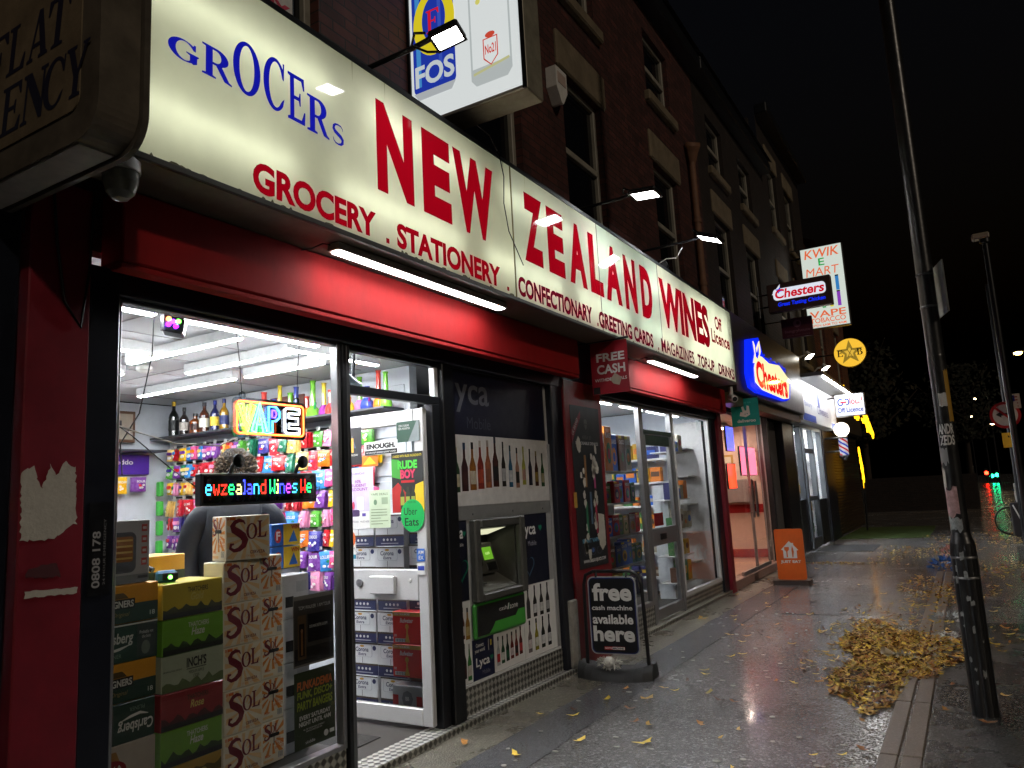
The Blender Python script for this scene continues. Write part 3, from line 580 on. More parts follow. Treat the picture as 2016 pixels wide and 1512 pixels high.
# torn posters on red pillar
PAPER = pm((176,172,160), .8, var=.12, scale=20, bump=.2, bscale=60)
def torn(pts, x, label, name='torn_poster', mt=None, cat='poster', seed=1, amp=.006):
    random.seed(seed); q = []
    for i in range(len(pts)):
        a, b = pts[i], pts[(i+1)%len(pts)]; n_ = max(2, int(math.hypot(b[0]-a[0], b[1]-a[1])/.012))
        for k_ in range(n_): t_ = k_/n_; q.append((a[0]+(b[0]-a[0])*t_+random.uniform(-amp,amp), a[1]+(b[1]-a[1])*t_+random.uniform(-amp,amp)))
    m = MB(); f_ = SF(x); vs, fs_ = fill([q]); m.add([f_.p(a,b,.0035) for a, b in vs], fs_, mt or PAPER); m.add([f_.p(a,b,.002) for a, b in vs], [t[::-1] for t in fs_], mt or PAPER); n_ = len(q)
    return tag(m.build(name), label, cat)
q = lambda px, py: S(px, py, .003)
torn([q(40,1065),q(100,1062),q(150,1030),q(148,965),q(150,920),q(128,910),q(112,935),q(100,915),q(82,962),q(66,918),q(42,930)], 0, 'large torn white poster remnant stuck on the red pillar', seed=3)
torn([q(48,1178),q(150,1168),q(152,1156),q(100,1160),q(50,1164)], 0, 'thin torn white paper strip low on the red pillar', 'torn_paper', cat='paper', seed=4, amp=.003)
torn([q(50,1140),q(118,1135),q(115,1110),q(58,1118)], 0, 'faint grey glue patch between the torn papers on the red pillar', 'glue_patch', pm((70,24,30), .8), 'mark', 5)
m = MB(); fx = SF(-.009)
m.slab(fx, 1.80, 1.895, 1.24, 1.62, .0, .004, BLACKP); fr_ = Fr((-.004, 0, 0), (0,0,1), (0,-1,0))
m.txt(fr_, '24 HOUR EMERGENCY', 1.28, 1.55, -1.872, -1.862, .001, pm((120,120,120),.6)); m.txt(fr_, '0808 178', 1.27, 1.5, -1.85, -1.815, .001, pm((150,150,150), .6), .02)
tag(m.build('phone_number_sticker'), 'narrow black sticker with a sideways phone number on the black pillar', 'sticker')
m = MB(); m.tube([(.01,1.6,2.95),(.015,1.62,2.7),(.012,1.66,2.45),(.012,1.73,2.35),(.012,1.76,2.6),(.01,1.77,2.9)], .006, CABLE, 6); tag(m.build('cable'), 'black cable looping down the top of the red pillar', 'cable')
# ================================================================== beer boxes in the first window
def card(rgb): return pm(rgb, .5, var=.1, scale=9, coat=.15)
def hills(f_, a0, a1, b0, b1, c_, mt, seed):
    random.seed(seed); n_ = 16; top = [(a1-(a1-a0)*i/n_, b1-(b1-b0)*(.25+.5*abs(math.sin(i*.9+seed)))*random.uniform(.6,1)) for i in range(n_+1)]
    return [(a0,b0),(a1,b0)]+top
def sol_logo(m, f_, a0, a1, b0, b1, c_, mt):
    w_, h_ = a1-a0, b1-b0
    pts = [(.4,.86),(.36,.95),(.24,.99),(.12,.93),(.06,.82),(.1,.7),(.22,.61),(.34,.5),(.4,.36),(.36,.2),(.24,.09),(.1,.06),(.0,.14),(.02,.26),(.1,.26)]
    vs, fs_ = fill([ribbon([(a0+w_*x, b0+h_*y) for x, y in pts], [w_*k for k in (.03,.06,.1,.11,.14,.18,.19,.19,.18,.15,.12,.09,.08,.08,.05)])]); m.add([f_.p(a,b,c_) for a, b in vs], fs_, mt)
    m.ser(f_, 'O', a0+w_*.43, a0+w_*.74, b0+h_*.38, b0+h_*.88, c_, mt); m.ser(f_, 'L', a0+w_*.74, a0+w_*1.0, b0+h_*.42, b0+h_*.95, c_, mt)
def rays(m, f_, cx, cy_, a0, a1, b0, b1, c_, mt, n_=11):
    for k in range(n_):
        t0 = 2*math.pi*k/n_; t1 = t0+math.pi/n_*.9; R_ = 1.0; ps = []
        for t in (t0, t1):
            dx_, dy_ = math.cos(t), math.sin(t); s_ = min(((a1 if dx_ > 0 else a0)-cx)/dx_ if abs(dx_) > 1e-6 else 9, ((b1 if dy_ > 0 else b0)-cy_)/dy_ if abs(dy_) > 1e-6 else 9); ps.append((cx+dx_*s_*.98, cy_+dy_*s_*.98))
        m.poly(f_, [(cx+math.cos(t0)*.03, cy_+math.sin(t0)*.03), ps[0], ps[1], (cx+math.cos(t1)*.03, cy_+math.sin(t1)*.03)], c_, mt)
SOLW = card((232,224,206)); SOLO = card((220,140,60)); SOLT = card((232,196,146)); MAR = card((112,24,44)); BRN = card((60,24,20)); ORG = card((214,110,36))
def sol_big(m, f_, w_, h_, rayc=None):
    rays(m, f_, w_*.5, h_*.52, .004, w_-.004, .004, h_-.004, .0012, rayc or SOLT, 13)
    sol_logo(m, f_, w_*.1, w_*.92, h_*.18, h_*.9, .0024, MAR); m.txt(f_, 'CERVEZA', w_*.54, w_*.88, h_*.13, h_*.2, .0024, MAR, .02); m.txt(f_, 'Original in Mexico', w_*.46, w_*.92, h_*.06, h_*.11, .0024, SOLO, 0, .2)
    m.rect(f_, .006, w_*.22, h_*.9, h_*.97, .0016, ORG); m.txt(f_, '12', .01, w_*.09, h_*.905, h_*.965, .0024, SOLW, .02)
def sol_end(m, f_, w_, h_):
    rays(m, f_, w_*.45, h_*.6, .004, w_-.004, h_*.2, h_-.004, .0012, SOLO, 12)
    sol_logo(m, f_, w_*.1, w_*.72, h_*.56, h_*.93, .0024, MAR); m.prism(f_, rrect(w_*.3, w_*.74, h_*.62, h_*.7, .008, 3), .003, .007, PRK); m.slab(f_, w_*.5, w_*.53, h_*.42, h_*.62, .0025, .004, BRN)
    m.txt(f_, 'NOW\nBREWED WITH', w_*.55, w_*.95, h_*.47, h_*.57, .0024, ORG); m.txt(f_, 'SOLAR\nENERGY', w_*.56, w_*.96, h_*.31, h_*.45, .0024, ORG, .02)
    m.txt(f_, 'Mex-', w_*.12, w_*.38, h_*.17, h_*.24, .0024, ORG, .02); m.rect(f_, w_*.7, w_*.94, h_*.07, h_*.23, .0016, PRW)
    for i in range(9): m.rect(f_, w_*(.715+i*.024), w_*(.715+i*.024+.006+.008*(i % 3 == 0)), h_*.09, h_*.22, .0024, PRK)
    m.rect(f_, w_*.06, w_*.5, h_*.06, h_*.12, .0016, SOLT)
def box_base(w_, h_, d_, mt): m = MB(); m.slab(LOC, 0, w_, 0, h_, -d_, 0, mt, .004); return m
def beer(name, label, draw, w_, h_, d_, mt, loc, rot=0, group='beer boxes stacked in the first window', cat='beer box', side=None):
    m = box_base(w_, h_, d_, mt); draw(m, LOC, w_, h_)
    if side: side(m, Fr((-d_, 0, 0), (1,0,0), (0,0,1)), d_, h_)
    return m.build(name, None, label, cat, group, loc=loc, rot=rot+random.uniform(-.022,.022))
def magners(m, f_, w_, h_):
    m.rect(f_, .003, w_-.003, .003, h_*.5, .0012, card((26,52,40))); m.txt(f_, 'MAGNERS', w_*.14, w_*.6, h_*.42, h_*.6, .0035, PRW, .03); m.slab(f_, w_*.12, w_*.62, h_*.38, h_*.64, .0012, .0028, BLACKP)
    m.prism(f_, [(w_*.24,h_*.65),(w_*.52,h_*.65),(w_*.48,h_*.74),(w_*.44,h_*.8),(w_*.32,h_*.8),(w_*.28,h_*.74)], .001, .002, card((80,60,20))); m.txt(f_, 'Original', w_*.28, w_*.54, h_*.16, h_*.3, .0024, card((150,130,80)), 0, .3); m.txt(f_, '18', w_*.86, w_*.94, h_*.14, h_*.26, .0024, PRW, .01)
def carls(flip):
    def d(m, f_, w_, h_):
        fx_ = (lambda a, b: (w_-b, w_-a)) if flip else (lambda a, b: (a, b)); fy = (lambda a, b: (h_-b, h_-a)) if flip else (lambda a, b: (a, b))
        def T(s_, a, b, c_, e, mt, bo=.0, sh=0): A = fx_(a*w_, b*w_); B = fy(c_*h_, e*h_); m.txt(f_, s_, *A, *B, .0024, mt, bo, sh, 1., flip)
        T('Carlsberg', .04, .6, .42, .78, PRW, .02, .15); T('PILSNER', .18, .42, .14, .24, card((130,150,135)))
        A = fx_(w_*.66, w_*.97); B = fy(h_*.06, h_*.94); m.rect(f_, *A, *B, .0012, card((52,62,58)))
        if not flip:
            m.txt(f_, 'Probably not\nthe best', w_*.7, w_*.92, h_*.55, h_*.75, .0024, PRW); m.prism(f_, ell(w_*.8, h_*.3, w_*.07, h_*.18, 14), .001, .002, card((110,120,110)))
            m.rect(f_, .003, w_-.003, h_*.94, h_*.98, .0014, PRW)
        pts = [(w_*.12,h_*.4),(w_*.25,h_*.33),(w_*.4,h_*.37),(w_*.55,h_*.44)]
        if flip: pts = [(w_-x, h_-y) for x, y in pts]
        m.shp(f_, [ribbon(pts, [.003,.012,.012,.003])], .0024, PRW)
    return d
def stella(m, f_, w_, h_):
    m.prism(f_, ell(w_*.3, h_*.4, w_*.24, h_*.26, 20), .001, .002, card((130,24,30))); m.prism(f_, [(w_*.16,h_*.6),(w_*.44,h_*.6),(w_*.38,h_*.86),(w_*.22,h_*.86)], .0008, .0016, card((150,110,50))); m.txt(f_, 'STELLA\nARTOIS', w_*.13, w_*.47, h_*.28, h_*.52, .003, PRW, .03); m.prism(f_, [(w_*.24,h_*.02),(w_*.36,h_*.02),(w_*.4,h_*.15),(w_*.2,h_*.15)], .001, .0018, card((150,110,50)))
def thatch(top, low, word, seed, flip=False):
    def d(m, f_, w_, h_):
        m.shp(f_, [hills(f_, .003, w_-.003, .003 if not flip else h_*.5, h_*.5 if not flip else h_*.92, 0, None, seed)], .0012, card(low))
        m.rect(f_, .003, w_-.003, .003, h_*.16, .0018, card((18,22,16)))
        if flip: m.txt(f_, word, w_*.35, w_*.75, h_*.3, h_*.7, .003, card((190,180,110)), .01, .15, 1., True)
        else: m.txt(f_, 'THATCHERS', w_*.4, w_*.74, h_*.7, h_*.84, .003, PRW if word == 'Haze' else card((40,42,16)), .015); m.txt(f_, word, w_*.45, w_*.67, h_*.46, h_*.68, .003, PRW if word == 'Haze' else card((210,200,120)), .02, .25)
    return d
def inchs(m, f_, w_, h_):
    m.shp(f_, [hills(f_, .003, w_-.003, .003, h_*.4, 0, None, 9)], .0012, card((92,108,70))); m.txt(f_, "INCH'S", w_*.38, w_*.7, h_*.58, h_*.86, .003, PRK, .03); m.rect(f_, w_*.38, w_*.7, h_*.53, h_*.55, .0024, PRK); m.txt(f_, 'MEDIUM APPLE\nCIDER', w_*.42, w_*.66, h_*.28, h_*.48, .0024, PRK); m.txt(f_, 'SPARKLING IRISH', w_*.02, w_*.3, h_*.56, h_*.6, .0024, PRK)
# column one
z = .205; XB = -.25
col1 = [('beer_box','dark green lager box with grey end panel at the foot of the left stack',carls(False),.172,(30,60,46)), ('beer_box','cream box with a red shield, second from the foot of the left stack',stella,.172,(170,160,148)), ('beer_box','dark green lager box printed upside down in the left stack',carls(True),.172,(26,54,42)), ('beer_box','lower of the two orange and green cider boxes in the left stack',magners,.172,(214,150,40)), ('beer_box','dark green lager box with white script between the two orange cider boxes',carls(False),.172,(24,56,44)), ('beer_box','upper orange and green cider box under the boxed heater',magners,.172,(214,150,40))]
for nm, lb, dr_, h_, c_ in col1:
    beer(nm, lb, dr_, .31, h_, .26, card(c_), (XB+random.uniform(-.008,.008), 1.975+random.uniform(-.006,.006), z)); z += h_+.0015
zt1 = z
z = .205
col2 = [('yellow cider box printed upside down at the foot of the cider stack',thatch((0,0,0),(90,80,30),'Gold',3,True),(170,140,50)), ('bright green hazy cider box, lower of the two in the cider stack',thatch((0,0,0),(40,62,24),'Haze',4),(110,160,50)), ('dark red cider box in the middle of the cider stack',thatch((0,0,0),(70,26,22),'Rose',5),(140,40,44)), ('pale grey green cider box with black lettering between red and green boxes',inchs,(168,178,156)), ('bright green hazy cider box just below the yellow one',thatch((0,0,0),(36,58,24),'Haze',6),(110,165,50)), ('yellow gold cider box on top of the cider stack',thatch((0,0,0),(52,56,22),'Gold',7),(196,176,60))]
for lb, dr_, c_ in col2:
    beer('cider_box', lb, dr_, .345, .168, .26, card(c_), (XB+random.uniform(-.008,.008), 2.305+random.uniform(-.005,.005), z), group='beer boxes stacked in the first window', cat='cider box'); z += .1695
zt2 = z
ords = ['bottom', 'second from the bottom', 'middle', 'fourth from the bottom', 'topmost']
z = .205
sb = None
for k in range(5):
    lb = f'white and orange lager box with big maroon script, {ords[k]} of its stack'; h_ = .2175
    if sb is None: sb = beer('lager_box', lb, lambda m, f_, w_, hh: sol_big(m, f_, w_, hh), .24, h_-.002, .16, SOLW, (XB, 2.66, z))
    else: dup(sb, (XB+random.uniform(-.01,.01), 2.66+random.uniform(-.006,.006), z), label=lb)
    z += h_
zs = z; z = .205; se = None
for k in range(5):
    lb = f'lager box end with sunburst and black handle, {ords[k]} of its stack'; h_ = .2195
    if se is None: se = beer('lager_box', lb, sol_end, .155, h_-.002, .24, SOLW, (XB-.01, 2.908, z))
    else: dup(se, (XB-.01+random.uniform(-.008,.008), 2.908+random.uniform(-.004,.004), z), label=lb)
    z += h_
beer('lager_box', 'white and orange lager box standing turned on top of the stacks, under the LED sign', sol_big, .25, .235, .16, SOLW, (XB-.0, 2.665, zs+.002), rot=math.radians(-14), side=sol_end)
# white plain cartons behind the posters
for k in range(4):
    m = box_base(.2, .24, .2, pm((200,200,205), .55)); m.rect(LOC, .02, .08, .06, .12, .001, PRK); m.rect(LOC, .1, .18, .14, .2, .001, pm((180,182,188), .5)); m.build('white_carton', None, f'plain white carton behind the window posters, {["lowest","second lowest","second highest","highest"][k]} of its stack', 'carton', 'white cartons behind the posters', loc=(-.28, 3.075, .205+k*.243))
MB().slab(SF(0), 1.93, 3.33, .052, .2, -.6, -.14, pm((60,58,56), .6)).build('window_platform', None, 'low grey platform carrying the beer box stacks in the window', 'platform')
# boxed heater on the left stack
ht = MB(); hw, hh = .215, .29; ht.slab(LOC, 0, hw, 0, hh, -.2, 0, card((176,176,178)), .004)
ht.prism(LOC, rrect(-.05+.055, .145, .05, .235, .03), .001, .002, card((58,58,62))); ht.prism(LOC, rrect(.012, .13, .1, .215, .012), .002, .003, card((150,96,40)))
for i in range(4): ht.rect(LOC, .016, .126, .112+i*.027, .121+i*.027, .0036, card((220,190,110)))
ht.rect(LOC, .003, hw-.003, .003, .04, .001, card((120,122,124)))
for i in range(4): ht.rect(LOC, .172, .2, .235-i*.052, .268-i*.052, .0016, card((170,60,50))); ht.rect(LOC, .177, .195, .245-i*.052, .257-i*.052, .0026, PRW)
ht.rect(LOC, .155, .205, .02, .032, .0024, PRK)
ht.build('heater_box', None, 'boxed electric heater with an orange glowing grille picture on the left stack', 'box', loc=(XB, 2.02, zt1+.002))
beer('beer_box', 'plain yellow topped box lying behind the cider stack', lambda m, f_, w_, h_: m.rect(f_, .003, w_-.003, .003, h_*.5, .0012, card((26,52,40))), .34, .165, .26, card((214,160,50)), (-.55, 2.3, 1.18)); MB().box(-.82, -.53, 2.28, 2.66, .05, 1.178, card((150,120,70)), .006).build('carton_stack', None, 'plain brown carton carrying the yellow topped box behind the window', 'carton')
dv = thing('handheld_device', 'blue and black handheld device with a bright green light on the yellow box', 'device', (-.32, 2.4, zt2))
m = MB(); fr_ = Fr((-.36, 2.4, zt2+.002), (.5,.86,0), (0,0,1)); m.slab(fr_, -.05, .05, 0, .055, -.04, .04, pm((24,90,130), .35), .012); m.build('body', dv)
m = MB(); m.slab(fr_, -.02, .052, .01, .045, .041, .046, BLACKP, .004); m.lathe([(0,.004),(.008,.003),(.01,0)], fr_.p(.015,.024,.0465), em((90,255,60), 6), 10, axis=fr_.n); m.build('light', dv)
m = MB(); m.tube([fr_.p(-.06,.06,-.02), fr_.p(-.1,.085,-.05), fr_.p(-.2,.06,-.02)], .014, BLACKP, 8); m.build('handle', dv)
# ================================================================== posters on the glass
def poster(name, label, fr_, a0, a1, b0, b1, c_, mt, draw=None, cat='poster', group=None, th=.0015):
    m = MB(); m.slab(fr_, a0, a1, b0, b1, c_, c_+th, mt)
    if draw: draw(m, Fr(fr_.p(a0, b0, c_+th+.0006), fr_.u, fr_.v), a1-a0, b1-b0)
    return m.build(name, None, label, cat, group)
def tour(m, f_, w_, h_):
    m.rect(f_, .004, w_-.004, h_*.03, h_*.94, .0002, card((66,62,58))); m.txt(f_, 'TOM WALKER  I AM TOUR', w_*.12, w_*.92, h_*.8, h_*.85, .001, PRW); m.rect(f_, w_*.1, w_*.3, h_*.1, h_*.72, .0005, card((96,74,50))); m.rect(f_, w_*.13, w_*.26, h_*.14, h_*.6, .001, PRK); m.rect(f_, w_*.17, w_*.22, h_*.16, h_*.48, .0015, card((130,90,50)))
    m.prism(f_, ell(w_*.195, h_*.5, w_*.028, h_*.03, 10), .001, .0016, card((150,110,80))); m.rect(f_, w_*.34, w_*.94, h_*.32, h_*.72, .0006, PRK); m.txt(f_, '30.03 MANCHESTER ACADEMY', w_*.38, w_*.84, h_*.52, h_*.56, .0012, PRW); m.rect(f_, .004, w_-.004, h_*.03, h_*.26, .0004, card((34,32,32)))
def funk(m, f_, w_, h_):
    for i, (s_, c_) in enumerate((('FUNKADEMIA',(206,110,40)),('FUNK, DISCO+',(150,170,40)),('PARTY BANGERS',(150,170,40)))): m.txt(f_, s_, w_*.06, w_*.93, h_*(.76-i*.13), h_*(.875-i*.13), .001, card(c_), .035, .12)
    m.txt(f_, 'EVERY SATURDAY\nNIGHT UNTIL 4AM', w_*.1, w_*.88, h_*.29, h_*.43, .001, PRW, .03); m.txt(f_, '46-50 OLDHAM STREET\nMANCHESTER M4', w_*.2, w_*.72, h_*.2, h_*.25, .001, PRW); m.prism(f_, ell(w_*.76, h_*.1, .017, .017, 14), .0002, .0008, PRW); m.rect(f_, w_*.85, w_*.97, h_*.08, h_*.13, .0006, PRW); m.txt(f_, 'skiddle', w_*.25, w_*.48, h_*.05, h_*.09, .001, PRW)
fg = SF(-.1)
ya, za = S(575, 1172, -.1); yb, zb = S(655, 1300, -.1)
poster('tour_poster', 'grey concert tour poster taped inside the window above the green poster', fg, S(577,1220,-.1)[0], S(656,1220,-.1)[0], S(577,1318,-.1)[1], S(577,1176,-.1)[1], 0, card((120,116,108)), tour)
poster('club_poster', 'dark green club night poster with orange and lime lettering low in the window', fg, S(579,1400,-.1)[0], S(659,1400,-.1)[0], S(579,1482,-.1)[1], S(579,1328,-.1)[1], .001, card((44,58,28)), funk)
# LED scrolling sign and neon sign
ls = thing('led_scroll_sign', 'black LED scrolling sign with multicoloured letters stuck to the window', 'LED sign', (-.14, 2.81, 1.58))
fl = SF(-.125); m = MB(); m.slab(fl, 2.42, 3.2, 1.585, 1.75, -.05, 0, BLACKP, .006); m.build('case', ls)
MB().rect(fl, 2.435, 3.185, 1.6, 1.735, .0008, pm((8,8,10), .25)).build('display', ls)
cols = {'r':(255,40,30),'y':(255,240,120),'g':(40,255,110),'b':(60,70,255),'c':(60,180,255),'p':(170,60,255)}
seq = [('e','c'),('w','r'),('z','r'),('e','g'),('a','y'),('l','b'),('a','b'),('n','c'),('d','r'),(' ',''),('W','g'),('i','y'),('n','b'),('e','p'),('s','c'),(' ',''),('W','r'),('e','g')]
m = MB(); yy = 2.445; FONT = {'e':['.###.','#...#','#####','#....','.###.'],'w':['#...#','#...#','#.#.#','##.##','.#.#.'],'z':['#####','...#.','..#..','.#...','#####'],'a':['.###.','....#','.####','#...#','.####'],'l':['##','.#','.#','.#','.#','.#','##'],'n':['####.','#...#','#...#','#...#','#...#'],'d':['....#','....#','.####','#...#','#...#','#...#','.####'],'W':['#...#','#...#','#...#','#...#','#.#.#','##.##','#...#'],'i':['.#','..','##','.#','.#','.#','##'],'s':['.####','#....','.###.','....#','####.']}
px_ = .0076
for ch, cc in seq:
    if ch == ' ': yy += px_*2.2; continue
    rows = FONT[ch]; W_ = max(len(r_) for r_ in rows)
    for j, r_ in enumerate(rows[::-1]):
        for i, q_ in enumerate(r_):
            if q_ == '#' and yy+i*px_ < 3.175: m.rect(fl, yy+i*px_+.0008, yy+(i+1)*px_-.0008, 1.637+j*.0112+.0008, 1.637+(j+1)*.0112-.0008, .0016, em(cols[cc], 1.6))
    yy += (W_+1)*px_
tag(m.build('lit_letters', ls), None)
for y_ in (2.62, 3.06):
    m = MB(); m.lathe([(0,.0),(.036,.002),(.036,.008),(.012,.02)], (-.087,y_,1.81), BLACKP, 16, axis=(-1,0,0)); m.tube([(-.105,y_,1.81),(-.12,y_-.015,1.785),(-.14,y_-.01,1.752)], .011, BLACKP, 8); m.build('suction_cup', ls)
m = MB(); m.tube([(-.15,3.2,1.66),(-.13,3.225,1.67),(-.14,3.228,1.63),(-.17,3.2,1.6)], .004, CABLE, 6); m.build('lead', ls)
vn = thing('neon_sign', 'colourful neon sign reading vape hanging on wires behind the window', 'neon sign', (-.2, 2.93, 1.95))
fv = SF(-.2); a0, a1, b0, b1 = 2.665, 3.19, 1.945, 2.165
MB().prism(fv, rrect(a0, a1, b0, b1, .03), -.004, 0, glass((225,235,240), 1.6)).build('backing', vn)
m = MB(); pl = rrect(a0+.025, a1-.025, b0+.022, b1-.022, .022); pl.append(pl[0]); m.tube([fv.p(a,b,.008) for a, b in pl], .0055, em((255,96,40), 2.6), 6); m.build('neon_border', vn)
def neon(strokes, cc, s=2.4):
    m = MB()
    for st_ in strokes: m.tube([fv.p(a,b,.01) for a, b in st_], .0058, em(cc, s), 6)
    m.build('neon_letter', vn)
def dbl(pts, off):     # the double outline of a letter stroke
    q_ = ribbon(pts, off); return q_+[q_[0]]
bb, bt = 1.98, 2.125
neon([dbl([(2.715,bt),(2.755,bb),(2.795,bt)], .03)], (220,255,60))
neon([dbl([(2.80,bb),(2.84,bt),(2.88,bb)], .03), [(2.82,2.02),(2.86,2.02)]], (80,255,130))
neon([[(2.905,bb),(2.905,bt),(2.955,bt),(2.98,2.1),(2.98,2.065),(2.955,2.045),(2.93,2.045),(2.93,bb),(2.905,bb)]], (60,170,255)); neon([[(2.928,2.105),(2.95,2.105),(2.96,2.085),(2.95,2.065),(2.928,2.065),(2.928,2.105)]], (90,60,255))
neon([[(3.13,bt),(3.035,bt),(3.02,2.11),(3.02,1.995),(3.035,bb),(3.13,bb),(3.13,2.01),(3.05,2.01),(3.05,2.035),(3.12,2.035),(3.12,2.07),(3.05,2.07),(3.05,2.095),(3.13,2.095),(3.13,bt)]], (236,240,255))
m = MB(); m.tube([(-.2,2.73,2.16),(-.21,2.722,2.35),(-.22,2.7,2.6),(-.22,2.69,2.7)], .0025, CABLE, 5); m.tube([(-.2,3.12,2.16),(-.21,3.14,2.35),(-.21,3.17,2.7)], .0025, CABLE, 5); m.build('hanging_wire', vn)
for y_ in (2.73, 3.12): MB().lathe([(.01,-.003),(.022,-.003),(.022,.003),(.01,.003)], fv.p(y_,2.175,0), glass((225,235,240), 1.6), 14, axis=(1,0,0)).build('hanging_eye', vn)
dl = thing('disco_light', 'small disco projector with purple and green lenses on the ceiling bracket', 'disco light', (-.42, 2.45, 2.5))
m = MB(); m.slab(Fr((-.42,2.46,2.55),(.7,.7,-.2),(0,.2,1)), -.05, .06, -.045, .045, -.05, .04, BLACKP, .01); m.build('case', dl); m = MB()
for i, (a, b, cc) in enumerate(((-.02,-.008,(130,30,255)),(.018,-.012,(110,20,255)),(0,.012,(140,40,255)),(.026,.018,(80,255,60)),(-.024,.022,(255,120,60)))): m.lathe([(0,.008),(.01,.006),(.014,0)], Fr((-.42,2.46,2.55),(.7,.7,-.2),(0,.2,1)).p(a+.005,b,.041), em(cc, 4), 10, axis=(.7,-.6,-.1))
m.build('lens', dl); MB().slab(SF(-.43), 2.4, 2.43, 2.52, 2.66, -.02, .02, STEEL, .004).build('bracket', dl)
tag(MB().tube([(-.3,2.27,2.62),(-.28,2.25,2.35),(-.3,2.2,2.05),(-.32,2.12,1.9),(-.3,2.12,1.75)], .0035, CABLE, 5).build('cable'), 'black cable hanging down inside the left of the window', 'cable')
tag(MB().tube([(-.3,1.9,2.07),(-.3,2.1,1.98),(-.3,2.4,1.91),(-.28,2.65,1.905),(-.22,2.72,1.95)], .004, WHITEP, 5).build('cable'), 'white cable sagging across the window to the neon sign', 'cable')
tag(MB().tube([(-.2,1.91,2.05),(-.2,2.1,1.93),(-.2,2.3,1.78),(-.17,2.43,1.68)], .003, CABLE, 5).build('cable'), 'thin black cable slanting down to the LED sign', 'cable')
# ================================================================== sweets wall
PK = [(214,44,60),(240,190,30),(60,140,210),(226,90,150),(120,60,150),(90,170,60),(240,120,30),(200,30,40),(60,50,140),(250,210,120),(40,120,90),(236,150,190)]
PN = ['red','yellow','blue','pink','purple','green','orange','crimson','indigo','cream','teal','pale pink']
def packet(k, v, s=0):
    random.seed(k*17+v+s*101); m = MB(); w_, h_ = (.085, .135) if v == 0 else (.135, .16); base = pm(PK[k], .28, var=.12, scale=20, bump=.25, bscale=30, coat=.4); acc = pm(PK[(k*5+3+v+s*4) % 12], .28, coat=.4); nx, nz = 6, 7; w_ *= random.uniform(.88,1.08); h_ *= random.uniform(.88,1.1)
    for layer in range(3):
        c0 = -.028*layer; tw = random.uniform(-.006,.006); vs = []
        for j in range(nz+1):
            for i in range(nx+1):
                u_, v_ = i/nx, j/nz; d_ = .016*(math.sin(math.pi*u_)*math.sin(math.pi*v_))**.6+random.uniform(-.0015,.0015)
                vs.append(V(((u_-.5)*w_*(1-.07*math.sin(math.pi*v_)+.03*random.random())+tw, -d_-c0*-1*0+0, (v_-1)*h_)) + V((0, layer*.028, 0)))
        fs_ = [(j*(nx+1)+i, j*(nx+1)+i+1, (j+1)*(nx+1)+i+1, (j+1)*(nx+1)+i) for j in range(nz) for i in range(nx)]
        m.add(vs, fs_, base, True)
    fp = Fr((-w_/2, -.0175, -h_), (1,0,0), (0,0,1)); wh = pm((225,222,215), .3)
    if v == 0: m.prism(fp, rrect(w_*.12, w_*.88, h_*.5, h_*.75, .01, 2), -.004, .0005, acc); m.prism(fp, ell(w_*.5, h_*.3, w_*.25, h_*.13, 12), -.004, .0006, wh)
    else:
        m.txt(fp, ['HARI','MAOAM','LOLLIES','CHEWS','SOUR','MIX','FIZZY','GUMS','CHOCO','MILK','MINT','RINGS'][k] if k != 0 else 'SWEETS', w_*.16, w_*.84, h_*.62, h_*.78, .0006, wh, .03)
        for q_ in range(5): m.prism(fp, ell(w_*random.uniform(.25,.75), h_*random.uniform(.2,.5), w_*.1, h_*.07, 10), -.004, .0004+q_*.0003, acc if q_ % 2 else wh)
    m.slab(fp, w_*.42, w_*.58, h_*1.0, h_*1.06, -.012, -.01, WHITEP); return m
protos = {}
rown = ['top','second','third','fourth','fifth','sixth','seventh','eighth']
BLK = pm((24,24,26), .5)
rng_ = random.Random(5)
for r_ in range(8):
    zt_ = 2.24-r_*.178; x = -4.02; i = 0
    mr_ = MB(); mr_.slab(PF(5.0), -4.1, -1.25, zt_-.02+.035, zt_+.03, -.045, -.03, BLK); [mr_.slab(PF(5.0), -4.0+q_*.16, -3.955+q_*.16, zt_+.005, zt_+.033, .03, .034, PRW) for q_ in range(17)]; tag(mr_.build('peg_rail'), f'black peg rail of the {rown[r_]} row on the sweets wall', 'rail', 'peg rails of the sweets wall')
    while x < -1.2:
        v = 0 if x < -3.0 and r_ not in (3,) else 1; k = rng_.randrange(12)
        if r_ >= 4 and x < -2.7: k = rng_.choice([0,7,8,4,2,8])
        s_v = rng_.randrange(3)
        if (k, v, s_v) not in protos:
            o = packet(k, v, s_v).build('sweet_packet', None, 'x', 'sweet packet', 'sweet packets hanging on the sweets wall', loc=(0,0,0)); protos[k, v, s_v] = o
        else: o = protos[k, v, s_v].copy(); C.objects.link(o)
        i += 1; o.location = (x, 4.965-rng_.uniform(0,.03), zt_-rng_.uniform(0,.01)); o.rotation_euler = (rng_.uniform(-.2,.02), rng_.uniform(-.09,.09), rng_.uniform(-.45,.35))
        o['label'] = f'{PN[k]} {"bar pouch" if v == 0 else "sweet bag"}, number {i} from the left in the {rown[r_]} sweets row'
        x += (.088 if v == 0 else .138)+rng_.choice((0,0,.006,.012,.02))
